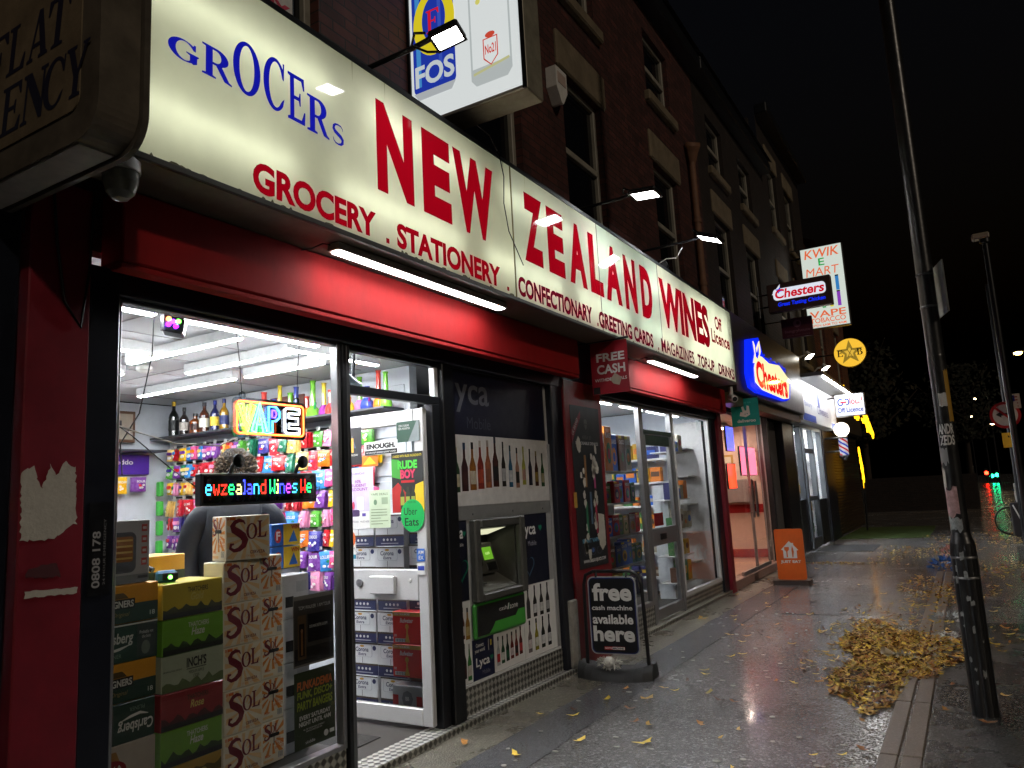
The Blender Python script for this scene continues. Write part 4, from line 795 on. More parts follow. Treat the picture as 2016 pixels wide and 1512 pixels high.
# chocolate bags on the left return of the wall
for i, (k, x) in enumerate(((0,-4.1),(1,-4.1),(4,-4.1),(1,-4.1),(4,-4.1))):
    if (k, 1, 0) not in protos: protos[k, 1, 0] = packet(k, 1).build('sweet_packet', None, 'x', 'sweet packet', 'sweet packets hanging on the sweets wall', loc=(0,0,0)); o = protos[k, 1, 0]
    else: o = protos[k, 1, 0].copy(); C.objects.link(o)
    o.location = (-4.08, 3.85+i*.2, 1.95); o.rotation_euler = (0, 0, math.pi/2); o['label'] = f'{PN[k]} chocolate bag on the back wall left of the sweets wall, {["first","second","third","fourth","fifth"][i]} along'
SHM = pm((70,72,78), .4, .3)
tag(MB().slab(PF(4.99), -4.15, -2.7, 2.335, 2.355, -.05, .2, SHM, .004).build('shelf'), 'grey shelf of liquor bottles above the sweets wall', 'shelf'); tag(MB().slab(PF(4.99), -2.6, -.95, 2.335, 2.355, -.05, .22, SHM, .004).build('shelf'), 'grey high shelf of glass pipes above the sweets', 'shelf'); tag(MB().slab(SF(-4.18), 3.4, 4.85, 2.2, 2.22, 0, .25, SHM, .004).build('shelf'), 'grey shelf on the back wall under the gun picture', 'shelf')
def bottle(loc, r, h, body, cap, label, lab=None, name='bottle', cat='bottle', group='liquor bottles on the high shelf'):
    t = thing(name, label, cat, loc, group); b = pm(body, .12, var=.05, coat=.5)
    MB().lathe([(0,0),(r,0),(r,h*.55),(r*.85,h*.62),(r*.35,h*.75),(r*.33,h*.88)], loc, b, 14).build('glass', t); MB().lathe([(r*.4,h*.86),(r*.4,h),(0,h)], loc, pm(cap, .3, .4), 12).build('cap', t)
    if lab: MB().lathe([(r+.001,h*.15),(r+.001,h*.45)], loc, pm(lab, .5), 14).build('paper_label', t)
    return t
for i, (x, r, h, bo, ca, la, lb) in enumerate(((-3.85,.05,.36,(16,22,16),(200,160,40),(20,20,20),'champagne bottle with gold foil neck on the liquor shelf'),(-3.68,.045,.28,(40,30,26),(20,20,20),(190,180,170),'dark wine bottle beside the gold necked champagne'),(-3.5,.06,.2,(120,60,20),(20,20,20),(60,30,20),'squat amber brandy bottle on the liquor shelf'),(-3.36,.05,.3,(70,30,16),(30,30,40),(220,215,200),'brown whisky bottle with a white label'),(-3.2,.045,.3,(30,34,80),(30,40,120),(220,190,60),'blue capped bottle with a yellow label'),(-3.06,.045,.3,(150,110,20),(20,30,90),(30,40,90),'golden bottle with navy label beside the pink toy'))): bottle((x, 4.86, 2.356), r, h, bo, ca, lb, la)
def toy(loc, label, segs, name='toy', cat='toy'):
    m = MB()
    for prof, mt, off in segs: m.lathe(prof, V(loc)+V(off), mt, 14)
    return m.build(name, None, label, cat, loc=loc)
def ball(r, sx=1): return [(r*math.sin(math.pi*i/8)*sx, r-r*math.cos(math.pi*i/8)) for i in range(9)]
toy((-2.9,4.86,2.356), 'bright pink frilly toy beside the golden bottle', [(ball(.07),pm((220,30,110),.5,bump=.8,bscale=40),(0,0,0)),(ball(.055),pm((230,40,120),.5,bump=.8,bscale=40),(0,0,.12))])
toy((-2.55,4.86,2.356), 'green toy figure with a red hat and red eyes', [([(.0,0),(.09,0),(.085,.05),(.05,.12),(.04,.2),(0,.22)],pm((60,150,90),.5),(0,0,0)),([(.07,.205),(.03,.215),(.03,.25),(0,.26)],pm((190,40,40),.5),(0,0,0)),(ball(.03),pm((150,20,30),.3),(-.04,-.07,.02)),(ball(.03),pm((150,20,30),.3),(.05,-.07,.02))])
m = MB(); m.slab(PF(4.8), -2.82, -2.66, 2.356, 2.53, -.12, 0, pm((180,186,190), .5), .004); m.rect(PF(4.8), -2.8, -2.68, 2.38, 2.51, .001, pm((60,66,72), .4)); tag(m.build('toy_box'), 'small grey window box between the pink and green toys', 'box')
m = MB(); m.slab(PF(4.94), -2.5, -2.05, 2.37, 2.6, -.02, 0, pm((90,40,30), .6), .003); m.rect(PF(4.94), -2.46, -2.1, 2.4, 2.57, .001, pm((120,90,60), .6)); tag(m.build('picture'), 'brown framed picture leaning behind the green toy', 'picture')
gp = thing('framed_picture', 'framed revolver picture on the shelf of the back wall', 'picture', (-4.1, 4.3, 2.25)); f_ = SF(-4.12)
m = MB(); m.slab(f_, 4.05, 4.6, 2.3, 2.62, -.02, .02, pm((90,60,40), .5), .006); m.build('frame', gp); m = MB(); m.rect(f_, 4.08, 4.57, 2.33, 2.59, .022, pm((150,140,125), .6)); m.poly(f_, [(4.12,2.5),(4.45,2.52),(4.45,2.47),(4.3,2.45),(4.22,2.36),(4.15,2.38),(4.2,2.46),(4.12,2.46)], .024, PRK); m.build('picture', gp)
toy((-4.05,4.05,2.222), 'small brass globe ornament under the gun picture', [(ball(.07),pm((180,130,50),.25,.8),(0,0,0))], 'ornament', 'ornament'); toy((-4.05,4.4,2.222), 'grey and gold round ornament beside the brass globe', [(ball(.065),pm((150,140,120),.3,.6),(0,0,0))], 'ornament', 'ornament')
m = MB(); m.slab(SF(-4.05), 3.6, 3.95, 2.222, 2.33, -.1, 0, pm((120,50,40), .5), .004); tag(m.build('box'), 'low red brown box on the back shelf', 'box')
m = MB(); m.slab(SF(-4.15), 4.32, 4.78, 1.98, 2.18, 0, .02, pm((70,30,140), .4), .003); m.txt(SF(-4.15), 'freddo', 4.36, 4.6, 2.08, 2.13, .022, PRW, .02); tag(m.build('display_card'), 'purple chocolate display card under the back shelf', 'display card')
BG = [(230,70,60),(60,170,90),(240,210,60),(200,120,180),(60,80,180),(240,130,40),(120,200,60),(160,60,160)]
for i in range(15):
    x = -2.5+i*.107; k = i % 8; h = (.3,.22,.34,.26,.3,.2,.33)[i % 7]; r = .05 if i % 3 else .06; loc = (x, 4.87+.03*(i % 2), 2.356)
    t = thing('glass_pipe', f'{["red","green","yellow","mauve","blue","orange","lime","purple"][k]} glass pipe on the high shelf, {["first","second","third","fourth","fifth","sixth","seventh","eighth","ninth","tenth","eleventh","twelfth","thirteenth","fourteenth","last"][i]} from the left', 'glass pipe', loc, 'glass pipes on the high shelf')
    a = pm(BG[k], .15, var=.3, scale=30, coat=.6); b = pm(BG[(k+3) % 8], .15, var=.3, scale=25, coat=.6)
    MB().lathe([(0,0),(r,0),(r*1.05,.03),(r*.9,.07),(r*.45,.1)], loc, a, 14).build('base', t); MB().lathe([(r*.42,.1),(r*.4,h-.02),(r*.5,h),(r*.3,h)], loc, b if i % 2 else a, 12).build('neck', t)
    if i % 2 == 0: MB().tube([V(loc)+V((r*.6,-.02,.06)), V(loc)+V((r*1.2,-.04,.12))], .01, b, 8).build('stem', t)
# rotating spotlight seen through the transom
sp = thing('spotlight', 'grey stage spotlight on a yoke seen through the glass over the door', 'spotlight', (-.4, 3.75, 2.3))
m = MB(); m.tube([(-.4,3.66,2.66),(-.4,3.68,2.42)], .012, DARKMETAL, 8); m.tube([(-.4,3.84,2.66),(-.4,3.82,2.42)], .012, DARKMETAL, 8); m.build('yoke', sp); m = MB(); m.lathe([(0,-.1),(.04,-.1),(.045,.06),(.055,.1),(0,.1)], (-.4,3.75,2.4), pm((90,98,104), .4, .3), 16, axis=(.5,.6,-.8)); m.build('can', sp)
# green strap packs hanging at the left end
for i in range(4): tag(MB().slab(PF(4.9), -4.12, -4.05, 1.75-i*.2, 1.9-i*.2, 0, .05, pm((60,170,60), .35, bump=.3), .01).build('green_packet'), f'green packet hanging beside the boxed heater, {["top","second","third","bottom"][i]} of its column', 'packet', 'green packets by the heater')
# blue multipacks beyond the lager
for i in range(2):
    m = MB(); m.slab(LOC, 0, .22, 0, .13, -.1, 0, card((40,100,190)), .004); m.rect(LOC, .09, .22, .003, .127, .001, card((226,190,50))); m.txt(LOC, 'WIN', .15, .21, .095, .12, .002, PRR, .03); m.prism(LOC, ell(.05,.06,.026,.042,12), .0004, .0014, card((180,40,40))); m.txt(LOC, 'F', .035,.065,.035,.085, .002, PRW, .03); m.prism(LOC, [(.13,.02),(.17,.09),(.2,.02)], .0012, .002, card((40,100,190)))
    m.build('can_multipack', None, f'blue and yellow beer can multipack beyond the lager boxes, {["lower","upper"][i]} of two', 'multipack', loc=(-.42, 3.12, 1.2+i*.135))
MB().slab(SF(-.41), 3.1, 3.33, .05, 1.198, -.13, 0, pm((150,152,158), .6)).build('display_stand', None, 'grey stand carrying the blue can multipacks', 'stand')
# ================================================================== posters and stickers on the open door
fD = Fr((0,4.172-.0,0),(1,0,0),(0,0,1))
def dp(x0, x1, y0, y1):   # corners from the photograph on the door glass
    a0, bt_ = P(x0, y0, 4.17); a1, _ = P(x1, y0, 4.17); _, bb_ = P(x0, y1, 4.17); return a0, a1, bb_, bt_
fD = PF(4.166)
def fillp(mt, s_=None, *r):
    return lambda m, f_, w_, h_: None
def rude(m, f_, w_, h_):
    m.shp(f_, [[(0,0),(w_*.4,0),(w_*.55,h_*.25),(w_*.2,h_*.5),(0,h_*.4)]], .0004, card((170,30,30))); m.poly(f_, [(w_*.6,0),(w_,0),(w_,h_*.5),(w_*.75,h_*.45)], .0004, card((226,190,30))); m.poly(f_, [(0,h_*.6),(w_*.3,h_*.55),(w_*.25,h_*.88),(0,h_*.9)], .0004, card((60,150,50)))
    m.txt(f_, 'RUDE', w_*.2, w_*.82, h_*.72, h_*.86, .0012, card((70,190,60)), .05); m.txt(f_, 'BOY', w_*.28, w_*.76, h_*.56, h_*.71, .0012, card((200,50,90)), .05); m.txt(f_, 'LOADED WITH RUDE INGREDIENTS', w_*.04, w_*.96, h_*.92, h_*.96, .001, card((226,200,30)))
    m.rect(f_, w_*.3, w_*.72, h_*.49, h_*.53, .001, PRR)
    for i in range(3): m.prism(f_, [(w_*(.26+i*.17),h_*.06),(w_*(.4+i*.17),h_*.06),(w_*(.4+i*.17),h_*.3),(w_*(.36+i*.17),h_*.36),(w_*(.36+i*.17),h_*.42),(w_*(.3+i*.17),h_*.42),(w_*(.3+i*.17),h_*.36),(w_*(.26+i*.17),h_*.3)], .0005, .0014, card((40,48,30))); m.rect(f_, w_*(.27+i*.17), w_*(.39+i*.17), h_*.12, h_*.26, .002, card((150,160,60)))
def student(m, f_, w_, h_):
    m.rect(f_, .002, w_-.002, h_*.0, h_*.28, .0003, PRW); m.txt(f_, 'StudentCard', w_*.3, w_*.72, h_*.89, h_*.93, .001, card((90,70,140))); m.txt(f_, '10%\nSTUDENT\nDISCOUNT', w_*.18, w_*.82, h_*.62, h_*.8, .001, card((150,60,140)), .02)
    m.prism(f_, rrect(w_*.46, w_*.68, h_*.3, h_*.52, .01), .0004, .0012, card((225,225,235))); m.prism(f_, rrect(w_*.26, w_*.54, h_*.2, h_*.31, .012), .0006, .0015, card((70,50,90))); m.prism(f_, ell(w_*.34, h_*.38, .012, .03, 10), .0006, .0014, card((190,60,90))); m.rect(f_, w_*.62, w_*.74, h_*.2, h_*.25, .001, card((90,70,160)))
    m.txt(f_, 'STUDENTCARD   VALID HERE', w_*.1, w_*.85, h_*.1, h_*.13, .001, card((80,80,90)))
def enough(m, f_, w_, h_):
    m.txt(f_, 'ENOUGH.', w_*.06, w_*.94, h_*.45, h_*.85, .0008, PRK, .06); m.rect(f_, .003, w_-.003, .003, h_*.36, .0006, PRK); m.txt(f_, 'WE CAN STOP VIOLENCE AGAINST WOMEN', w_*.05, w_*.95, h_*.12, h_*.24, .0014, PRW)
def eats(m, f_, w_, h_): pass
poster('film_poster', 'black poster with a gold figure high on the open door', fD, *dp(676,712,845,918), 0, card((26,26,30)), lambda m, f_, w_, h_: (m.shp(f_, [[(w_*.3,h_*.45),(w_*.5,h_*.8),(w_*.7,h_*.45)]], .001, card((80,90,110))), m.rect(f_, w_*.42, w_*.58, h_*.34, h_*.72, .0014, card((200,150,60))), m.txt(f_, 'SARROW', w_*.2, w_*.8, h_*.24, h_*.29, .001, PRW)))
poster('campaign_sticker', 'white campaign strip with bold black word high on the open door', fD, *dp(719,784,872,898), .003, PRW, enough, 'sticker')
poster('drink_poster', 'black, green, red and yellow energy drink poster on the open door', fD, *dp(771,833,893,1010), .0, card((28,30,28)), rude)
poster('discount_poster', 'pale lilac student discount poster on the open door', fD, *dp(676,735,924,1042), .0, card((196,186,220)), student)
poster('price_flyer', 'pale green leaflet with small print beside the lilac poster', fD, *dp(728,769,966,1040), .003, card((190,206,176)), lambda m, f_, w_, h_: (m.txt(f_, 'VAPE DEALS', w_*.1, w_*.9, h_*.86, h_*.92, .0008, card((60,90,60))), [m.rect(f_, w_*.08, w_*random.uniform(.5,.92), h_*(.1+i*.075), h_*(.12+i*.075), .0008, card((120,140,110))) for i in range(6)], m.prism(f_, ell(w_*.3,h_*.68,.016,.02,12), .0002, .0009, card((110,140,110))), m.rect(f_, w_*.6, w_*.9, h_*.62, h_*.8, .0008, card((150,170,140)))))
x0, x1, b0, b1 = dp(790,836,984,1048)
m = MB(); m.prism(fD, ell((x0+x1)/2, (b0+b1)/2, (x1-x0)/2, (b1-b0)/2, 32), .004, .0055, card((10,170,80))); m.txt(fD, 'Uber', x0+.03, x1-.06, (b0+b1)/2+.005, (b0+b1)/2+.055, .0062, PRK); m.txt(fD, 'Eats', x0+.035, x1-.05, (b0+b1)/2-.07, (b0+b1)/2-.015, .0062, PRK, .012); m.txt(fD, 'ORDER ON', x0+.06, x1-.07, (b0+b1)/2+.085, (b0+b1)/2+.1, .0062, card((4,60,30)))
tag(m.build('delivery_sticker'), 'round bright green food delivery sticker on the open door', 'sticker')
m = MB(); x0, x1, b0, b1 = dp(676,702,1045,1100); m.slab(fD, x0, x1, b0, b0+(b1-b0)*.6, .004, .0055, PRW); m.rect(fD, x0, x1, b0, b0+.03, .0062, card((40,130,160))); m.prism(fD, ell(x0+.035, b1-.05, .034, .05, 16), .0055, .0065, card((40,46,60))); m.prism(fD, ell(x1-.035, b1-.06, .034, .05, 16), .0065, .0075, card((206,96,40))); m.txt(fD, 'STROM', x0+.01, x1-.01, b0+.06, b0+.08, .0062, card((90,90,100))); tag(m.build('vape_sticker'), 'white sticker with black and orange discs at the door edge', 'sticker')
m = MB(); x0, x1, b0, b1 = dp(822,840,1080,1105); m.slab(fD, x0, x1-.012, b0, b1, .004, .0055, card((40,100,190))); m.txt(fD, 'AM\nEX', x0+.008, x1-.02, b0+.012, b1-.012, .0062, PRW, .03); m.slab(fD, x0, x1-.012, b0-.09, b0-.008, .004, .0055, PRW); m.rect(fD, x0+.006, x1-.018, b0-.06, b0-.03, .0062, card((40,60,160))); tag(m.build('card_sticker'), 'blue and white payment card stickers at the door hinge side', 'sticker')
poster('offer_poster', 'dark green diagonal offer poster in the top corner of the open door', fD, *dp(781,826,832,872), .0, card((20,70,50)), lambda m, f_, w_, h_: (m.poly(f_, [(w_*.5,0),(w_,0),(w_,h_),(w_*.9,h_)], .0008, card((120,130,130))), m.txt(f_, 'ZERO SUGAR\n100% MONSTER', w_*.08, w_*.6, h_*.6, h_*.85, .0014, PRW)))
poster('crisp_poster', 'orange and yellow snack poster under the white campaign strip', fD, *dp(712,744,898,920), -.003, card((226,120,30)), lambda m, f_, w_, h_: m.prism(f_, [(w_*.1,h_*.2),(w_*.5,h_*.9),(w_*.9,h_*.2)], .0002, .0009, card((230,190,40))))
# ================================================================== boxes behind the door
CW = card((228,228,230)); CN = card((36,40,84)); CB = card((70,56,40)); GOLD = card((200,150,50))
def corona(m, f_, w_, h_):
    m.rect(f_, .003, w_-.003, .003, h_*.3, .0012, CN); m.rect(f_, .003, w_-.003, h_*.3, h_*.36, .0012, CB); m.rect(f_, .003, w_-.003, h_*.95, h_*.99, .0012, CB)
    m.prism(f_, rrect(w_*.1, w_*.78, h_*.56, h_*.93, .014), .0004, .0014, pm((160,162,170), .5)); m.prism(f_, rrect(w_*.11, w_*.77, h_*.567, h_*.923, .013), .0014, .0018, CW)
    m.txt(f_, 'Corona', w_*.2, w_*.66, h_*.72, h_*.86, .0026, CN, .02, .1); m.txt(f_, 'Extra', w_*.3, w_*.58, h_*.6, h_*.69, .0026, CN, .02, .1); m.prism(f_, ell(w_*.43, h_*.89, .022, .008, 10), .0016, .0024, GOLD); m.prism(f_, ell(w_*.86, h_*.84, .018, .018, 12), .0004, .0014, CN); m.rect(f_, w_*.43, w_*.445, h_*.37, h_*.55, .0014, CB)
    for i in range(4): m.prism(f_, ell(w_*(.3+i*.13), h_*.2, .01, .01, 8), .0012, .002, PRW)
    m.rect(f_, w_*.2, w_*.8, h_*.07, h_*.1, .002, pm((170,170,180), .5))
LP = Fr((0,0,0),(1,0,0),(0,0,1))
def cbox(draw, w_, h_, d_, mt): m = MB(); m.slab(LP, 0, w_, 0, h_, -d_, 0, mt, .004); draw(m, LP, w_, h_); return m
cor = None; n_ = 0
rows_ = ['floor','second','third','fourth','fifth','sixth']
for k in range(6):
    for j, x in enumerate((-1.08, -.79)):
        lb = f'white and navy beer carton behind the open door, {["left","right"][j]} one on the {rows_[k]} level'
        if cor is None: cor = cbox(corona, .28, .235, .2, CW).build('beer_carton', None, lb, 'beer carton', 'white beer cartons behind the door', loc=(x, 4.45, .052))
        else: dup(cor, (x+rng_.uniform(-.006,.006), 4.45+rng_.uniform(-.015,.015), .052+k*.2365), label=lb)
for k in range(3): dup(cor, (-.5+.01*k, 4.47, .052+.5+.2365*k+.22), label=f'white and navy beer carton above the red boxes, {["lowest","middle","highest"][k]} of three')
def bud(m, f_, w_, h_):
    m.rect(f_, .003, w_-.003, h_*.86, h_*.985, .0012, GOLD); m.txt(f_, 'WIN TVS & MORE', w_*.06, w_*.6, h_*.89, h_*.95, .002, PRW, .02); m.txt(f_, 'Budweiser', w_*.26, w_*.72, h_*.66, h_*.8, .002, PRW, .02, .3)
    m.prism(f_, [(w_*.42,h_*.06),(w_*.58,h_*.06),(w_*.53,h_*.3),(w_*.52,h_*.5),(w_*.48,h_*.5),(w_*.47,h_*.3)], .0004, .0014, GOLD); m.prism(f_, ell(w_*.5, h_*.54, .016, .02, 12), .0005, .0016, GOLD); m.txt(f_, '10', w_*.06, w_*.14, h_*.22, h_*.3, .002, PRW, .03); m.rect(f_, w_*.08, w_*.46, h_*.06, h_*.17, .0012, PRW)
    for i in range(12): m.rect(f_, w_*(.1+i*.029), w_*(.11+i*.029+.004*(i % 3)), h_*.07, h_*.16, .002, PRK)
budw = cbox(bud, .265, .225, .2, card((222,38,30))).build('beer_box', None, 'upper red beer box behind the lower glass of the open door', 'beer box', 'red beer boxes behind the door', loc=(-.57, 4.36, .052+.5))
dup(budw, (-.575, 4.355, .052+.274), label='middle red beer box behind the lower glass of the open door')
def bud2(m, f_, w_, h_): m.rect(f_, .003, w_*.2, .003, h_*.7, .0012, card((190,30,30))); m.rect(f_, w_*.8, w_-.003, .003, h_*.7, .0012, card((190,30,30))); m.prism(f_, ell(w_*.5, h_*.6, .05, .055, 8), .0004, .0014, card((120,124,130))); m.txt(f_, 'BB', w_*.44, w_*.56, h_*.54, h_*.66, .002, PRW, .02); m.txt(f_, 'Budweiser', w_*.12, w_*.9, h_*.1, h_*.3, .002, card((90,20,24)), .02, .3)
cbox(bud2, .27, .22, .2, card((176,178,182))).build('beer_box', None, 'silver and red beer box on the floor under two red ones', 'beer box', 'red beer boxes behind the door', loc=(-.58, 4.35, .052))
MB().box(-.52, -.24, 4.47, 4.66, .05, .77, card((110,96,76)), .004).build('carton_stack', None, 'plain brown carton under the upright white cartons by the door jamb', 'carton')
tag(MB().box(-.75, -.35, 3.55, 3.95, .049, .054, pm((40,38,36), .9, bump=.5)).build('door_mat'), 'dark mat on the shop floor inside the doorway', 'mat')
# ================================================================== cash machine bay
bay = thing('advert_panel', 'navy and white advert panels with bottle pictures around the cash machine', 'advert panel', (-.1, 5.25, .24))
fp = SF(-.075); m = MB(); BKM = pm((170,170,168), .45); m.slab(fp, 4.47, 5.985, 1.332, 2.53, -.03, -.005, BKM); m.slab(fp, 4.47, 5.985, .24, .858, -.03, -.005, BKM); m.slab(fp, 4.47, 4.733, .859, 1.331, -.03, -.005, BKM); m.slab(fp, 5.307, 5.985, .859, 1.331, -.03, -.005, BKM); m.build('backing', bay)
NB = pm((10,14,34), .5, var=.1); m = MB(); m.slab(fp, 4.475, 5.93, 2.03, 2.525, -.004, 0, NB)
LYW = pm((84,86,92), .5); m.txt(fp, 'yca', 4.56, 5.02, 2.2, 2.42, .001, LYW, .012); m.txt(fp, 'Mobile', 4.7, 5.03, 2.08, 2.17, .001, pm((56,58,66), .5))
for b0, b1 in ((.0,0),): pass
m.build('header', bay)
m = MB(); m.slab(fp, 4.475, 5.95, 1.505, 2.028, -.004, 0, pm((188,186,182), .5)); m.slab(fp, 4.475, 5.95, 1.403, 1.502, -.004, .004, pm((140,140,138), .4, .4)); 
for y_ in (4.72, 5.3, 5.8): m.lathe([(0,.004),(.008,.003),(.01,0)], fp.p(y_,1.44,.0045), STEEL, 8, axis=(1,0,0))
m.build('white_board', bay)
def pic_bottle(m, f_, a, b, h_, w_, body, cap, lab, c_=.0012):
    k = [(a-w_/2,b),(a+w_/2,b),(a+w_/2,b+h_*.5),(a+w_*.18,b+h_*.68),(a+w_*.16,b+h_*.88),(a-w_*.16,b+h_*.88),(a-w_*.18,b+h_*.68),(a-w_/2,b+h_*.5)]
    m.poly(f_, k, c_, body); m.rect(f_, a-w_*.19, a+w_*.19, b+h_*.86, b+h_, c_+.0006, cap)
    if lab: m.rect(f_, a-w_*.44, a+w_*.44, b+h_*.12, b+h_*.4, c_+.0006, lab)
def pcol(*c_): return pm(c_, .4, var=.3, scale=30)
m = MB(); random.seed(3)
spec = [((30,60,30),(160,150,120),(170,160,130)),((50,20,24),(40,60,90),(60,30,30)),((130,80,20),(20,20,20),(170,160,140)),((120,40,30),(170,160,150),(150,60,40)),((140,80,50),(150,140,130),(120,70,50)),((60,24,20),(24,34,50),(30,30,34)),((30,26,24),(24,34,30),(150,150,150)),((40,90,120),(20,60,70),(170,170,170)),((150,110,90),(20,20,20),(30,30,30)),((150,150,60),(150,150,60),(160,120,110)),((24,24,40),(20,20,24),None),((60,30,20),(120,110,60),(130,110,50)),((30,70,30),(50,60,50),(140,130,100))]
for i, (a, b, c_) in enumerate(spec): pic_bottle(m, fp, 4.535+i*.108+(.0 if i < 6 else .012), 1.62+.02*abs(i-5.5)/3*(-1)+.03*(i > 8)+.02, (.33,.36,.36,.37,.37,.4,.36,.34,.33,.32,.31,.3,.29)[i], .085 if i < 6 else .06, pcol(*a), pcol(*b), pcol(*c_) if c_ else None)
m.build('bottle_picture', bay)
m = MB(); m.slab(fp, 4.475, 4.635, .83, 1.398, -.004, 0, NB); m.slab(fp, 5.40, 5.86, .83, 1.398, -.004, 0, NB); m.txt(fp, 'ca', 4.5, 4.585, 1.27, 1.33, .001, PRW, .02); m.txt(fp, 'Mobile', 4.5, 4.585, 1.215, 1.24, .001, PRW); m.txt(fp, 'Lyca', 5.42, 5.66, 1.2, 1.33, .001, PRW, .02); m.txt(fp, 'Mobile', 5.52, 5.66, 1.14, 1.18, .001, pcol(150,150,160))
def heart(cx, cy_, s_): 
    pts = [(cx+s_*16*math.sin(t)**3/16, cy_+s_*(13*math.cos(t)-5*math.cos(2*t)-2*math.cos(3*t)-math.cos(4*t))/16) for t in [2*math.pi*i/30 for i in range(30)]]; return pts
TEAL = pcol(20,120,90)
m.shp(fp, [heart(4.60,1.305,.022)], .001, TEAL); m.shp(fp, [heart(5.74,1.28,.03)], .001, TEAL); m.shp(fp, [heart(4.55,1.05,.09), heart(4.55,1.055,.075)], .001, TEAL); m.shp(fp, [heart(5.52,.98,.09), heart(5.52,.985,.075)], .001, pcol(60,90,110)); m.build('navy_panel', bay)
m = MB(); m.slab(fp, 4.475, 4.64, .26, .825, -.004, 0, PRW); m.slab(fp, 5.39, 5.93, .26, .825, -.004, .0, PRW); m.slab(fp, 4.93, 5.385, .26, .54, -.004, 0, PRW); m.slab(fp, 5.865, 5.95, .83, 1.398, -.004, 0, pm((150,150,150), .5))
for a, b, h_, w_, bo, ca, la in ((4.535,.57,.22,.045,(90,30,20),(20,20,20),(190,190,190)),(4.595,.56,.22,.055,(140,100,20),(20,20,20),(180,160,110)),(4.49,.55,.2,.03,(120,40,20),(20,20,20),None),(4.54,.3,.24,.045,(30,20,16),(30,30,30),(60,20,20)),(4.6,.28,.25,.05,(40,110,40),(150,150,140),(190,180,170)),(4.485,.27,.16,.03,(50,120,40),(50,120,40),None)): pic_bottle(m, fp, a, b, h_, w_, pcol(*bo), pcol(*ca), pcol(*la) if la else None)
for i, (bo, la) in enumerate((((170,176,176),(180,30,30)),((30,80,50),(200,200,190)),((20,50,40),(30,90,60)),((110,30,24),(190,180,180)),((120,40,24),(24,24,24)),((90,24,24),(190,60,60)))): pic_bottle(m, fp, 4.985+i*.067, .3+.004*i, .2+.01*(i in (0,5)), .048, pcol(*bo), PRK, pcol(*la))
for i, (bo, la) in enumerate((((60,56,60),None),((24,22,22),(200,200,200)),((26,24,20),(190,190,185)),((30,30,30),(160,160,160)))): pic_bottle(m, fp, 5.47+i*.11, .565, .25, .06, pcol(*bo), PRK, pcol(*la) if la else None)
for i, (bo, la) in enumerate((((120,110,110),(200,190,190)),((150,140,30),(200,200,190)),((24,30,24),(200,200,200)),((24,22,30),(190,190,190)))): pic_bottle(m, fp, 5.47+i*.11, .3, .25, .06, pcol(*bo), PRK, pcol(*la))
m.build('bottle_picture', bay)
m = MB(); m.slab(fp, 4.645, 4.925, .26, .54, -.004, .001, pm((14,22,60), .35)); m.txt(fp, 'Connect\nyour world', 4.67, 4.8, .44, .51, .002, PRW, .02); m.txt(fp, 'Lyca', 4.68, 4.86, .33, .41, .002, PRW, .02); m.txt(fp, 'Mobile', 4.76, 4.86, .285, .315, .002, pcol(130,130,140)); m.rect(fp, 4.85, 4.855, .44, .52, .002, PRW); m.rect(fp, 4.875, 4.895, .47, .51, .002, pcol(200,180,40)); m.shp(fp, [heart(4.89,.385,.022)], .002, TEAL); m.build('sim_advert', bay)
m = MB(); m.slab(fp, 4.47, 5.985, .238, .256, -.004, .008, pm((200,200,198), .4)); m.slab(fp, 5.955, 5.985, .26, 2.0, -.004, .008, pm((150,150,150), .4)); m.build('trim', bay)
# the machine
atm = thing('cash_machine', 'grey cash machine set in the shop front with lit hood and green screen', 'cash machine', (-.05, 5.02, .56)); AG = pm((74,74,70), .45, .2, var=.2, bump=.05)
fm_ = SF(-.07); a0, a1 = 4.655, 5.39
m = MB(); m.slab(fm_, a0, a0+.08, .8, 1.4, 0, .06, AG, .012); m.slab(fm_, a1-.085, a1, .8, 1.4, 0, .06, AG, .012); m.slab(fm_, a0+.081, a1-.086, 1.33, 1.4, 0, .06, AG, .012); m.slab(fm_, a0+.081, a1-.086, .8, .86, 0, .06, AG, .012); m.build('surround', atm)
m = MB(); b0, b1 = .86, 1.33; c0, c1 = a0+.08, a1-.085
m.add([(-.07,c0,b0),(-.07,c1,b0),(-.3,c1-.06,1.0),(-.3,c0+.02,1.0)], [(0,1,2,3)], pm((104,104,100), .5, .2)); m.add([(-.07,c0,b1),(-.07,c1,b1),(-.3,c1-.06,1.3),(-.3,c0+.02,1.3)], [(3,2,1,0)], AG); m.add([(-.07,c0,b0),(-.07,c0,b1),(-.3,c0+.02,1.3),(-.3,c0+.02,1.0)], [(3,2,1,0)], AG); m.add([(-.07,c1,b0),(-.07,c1,b1),(-.3,c1-.06,1.3),(-.3,c1-.06,1.0)], [(0,1,2,3)], AG); m.add([(-.3,c0+.02,1.0),(-.3,c1-.06,1.0),(-.3,c1-.06,1.3),(-.3,c0+.02,1.3)], [(0,1,2,3)], pm((46,46,44), .5)); m.build('recess', atm)
MB().add([(-.09,c0+.03,1.318),(-.09,c1-.1,1.318),(-.25,c1-.12,1.265),(-.25,c0+.05,1.265)], [(3,2,1,0)], em((240,240,200), .8)).build('hood_light', atm)
f2 = Fr((-.2, 4.99, .985), (0,1,0), (-.3,0,1)); m = MB(); m.slab(f2, -.09, .2, -.02, .22, 0, .04, pm((88,88,84), .4, .3), .01); m.build('console', atm)
m = MB(); m.slab(f2, .03, .16, .08, .18, .041, .045, em((100,160,40), .9), .002); m.txt(f2, 'cash', .06, .12, .12, .145, .0458, em((200,240,140), 1.0)); m.build('screen', atm)
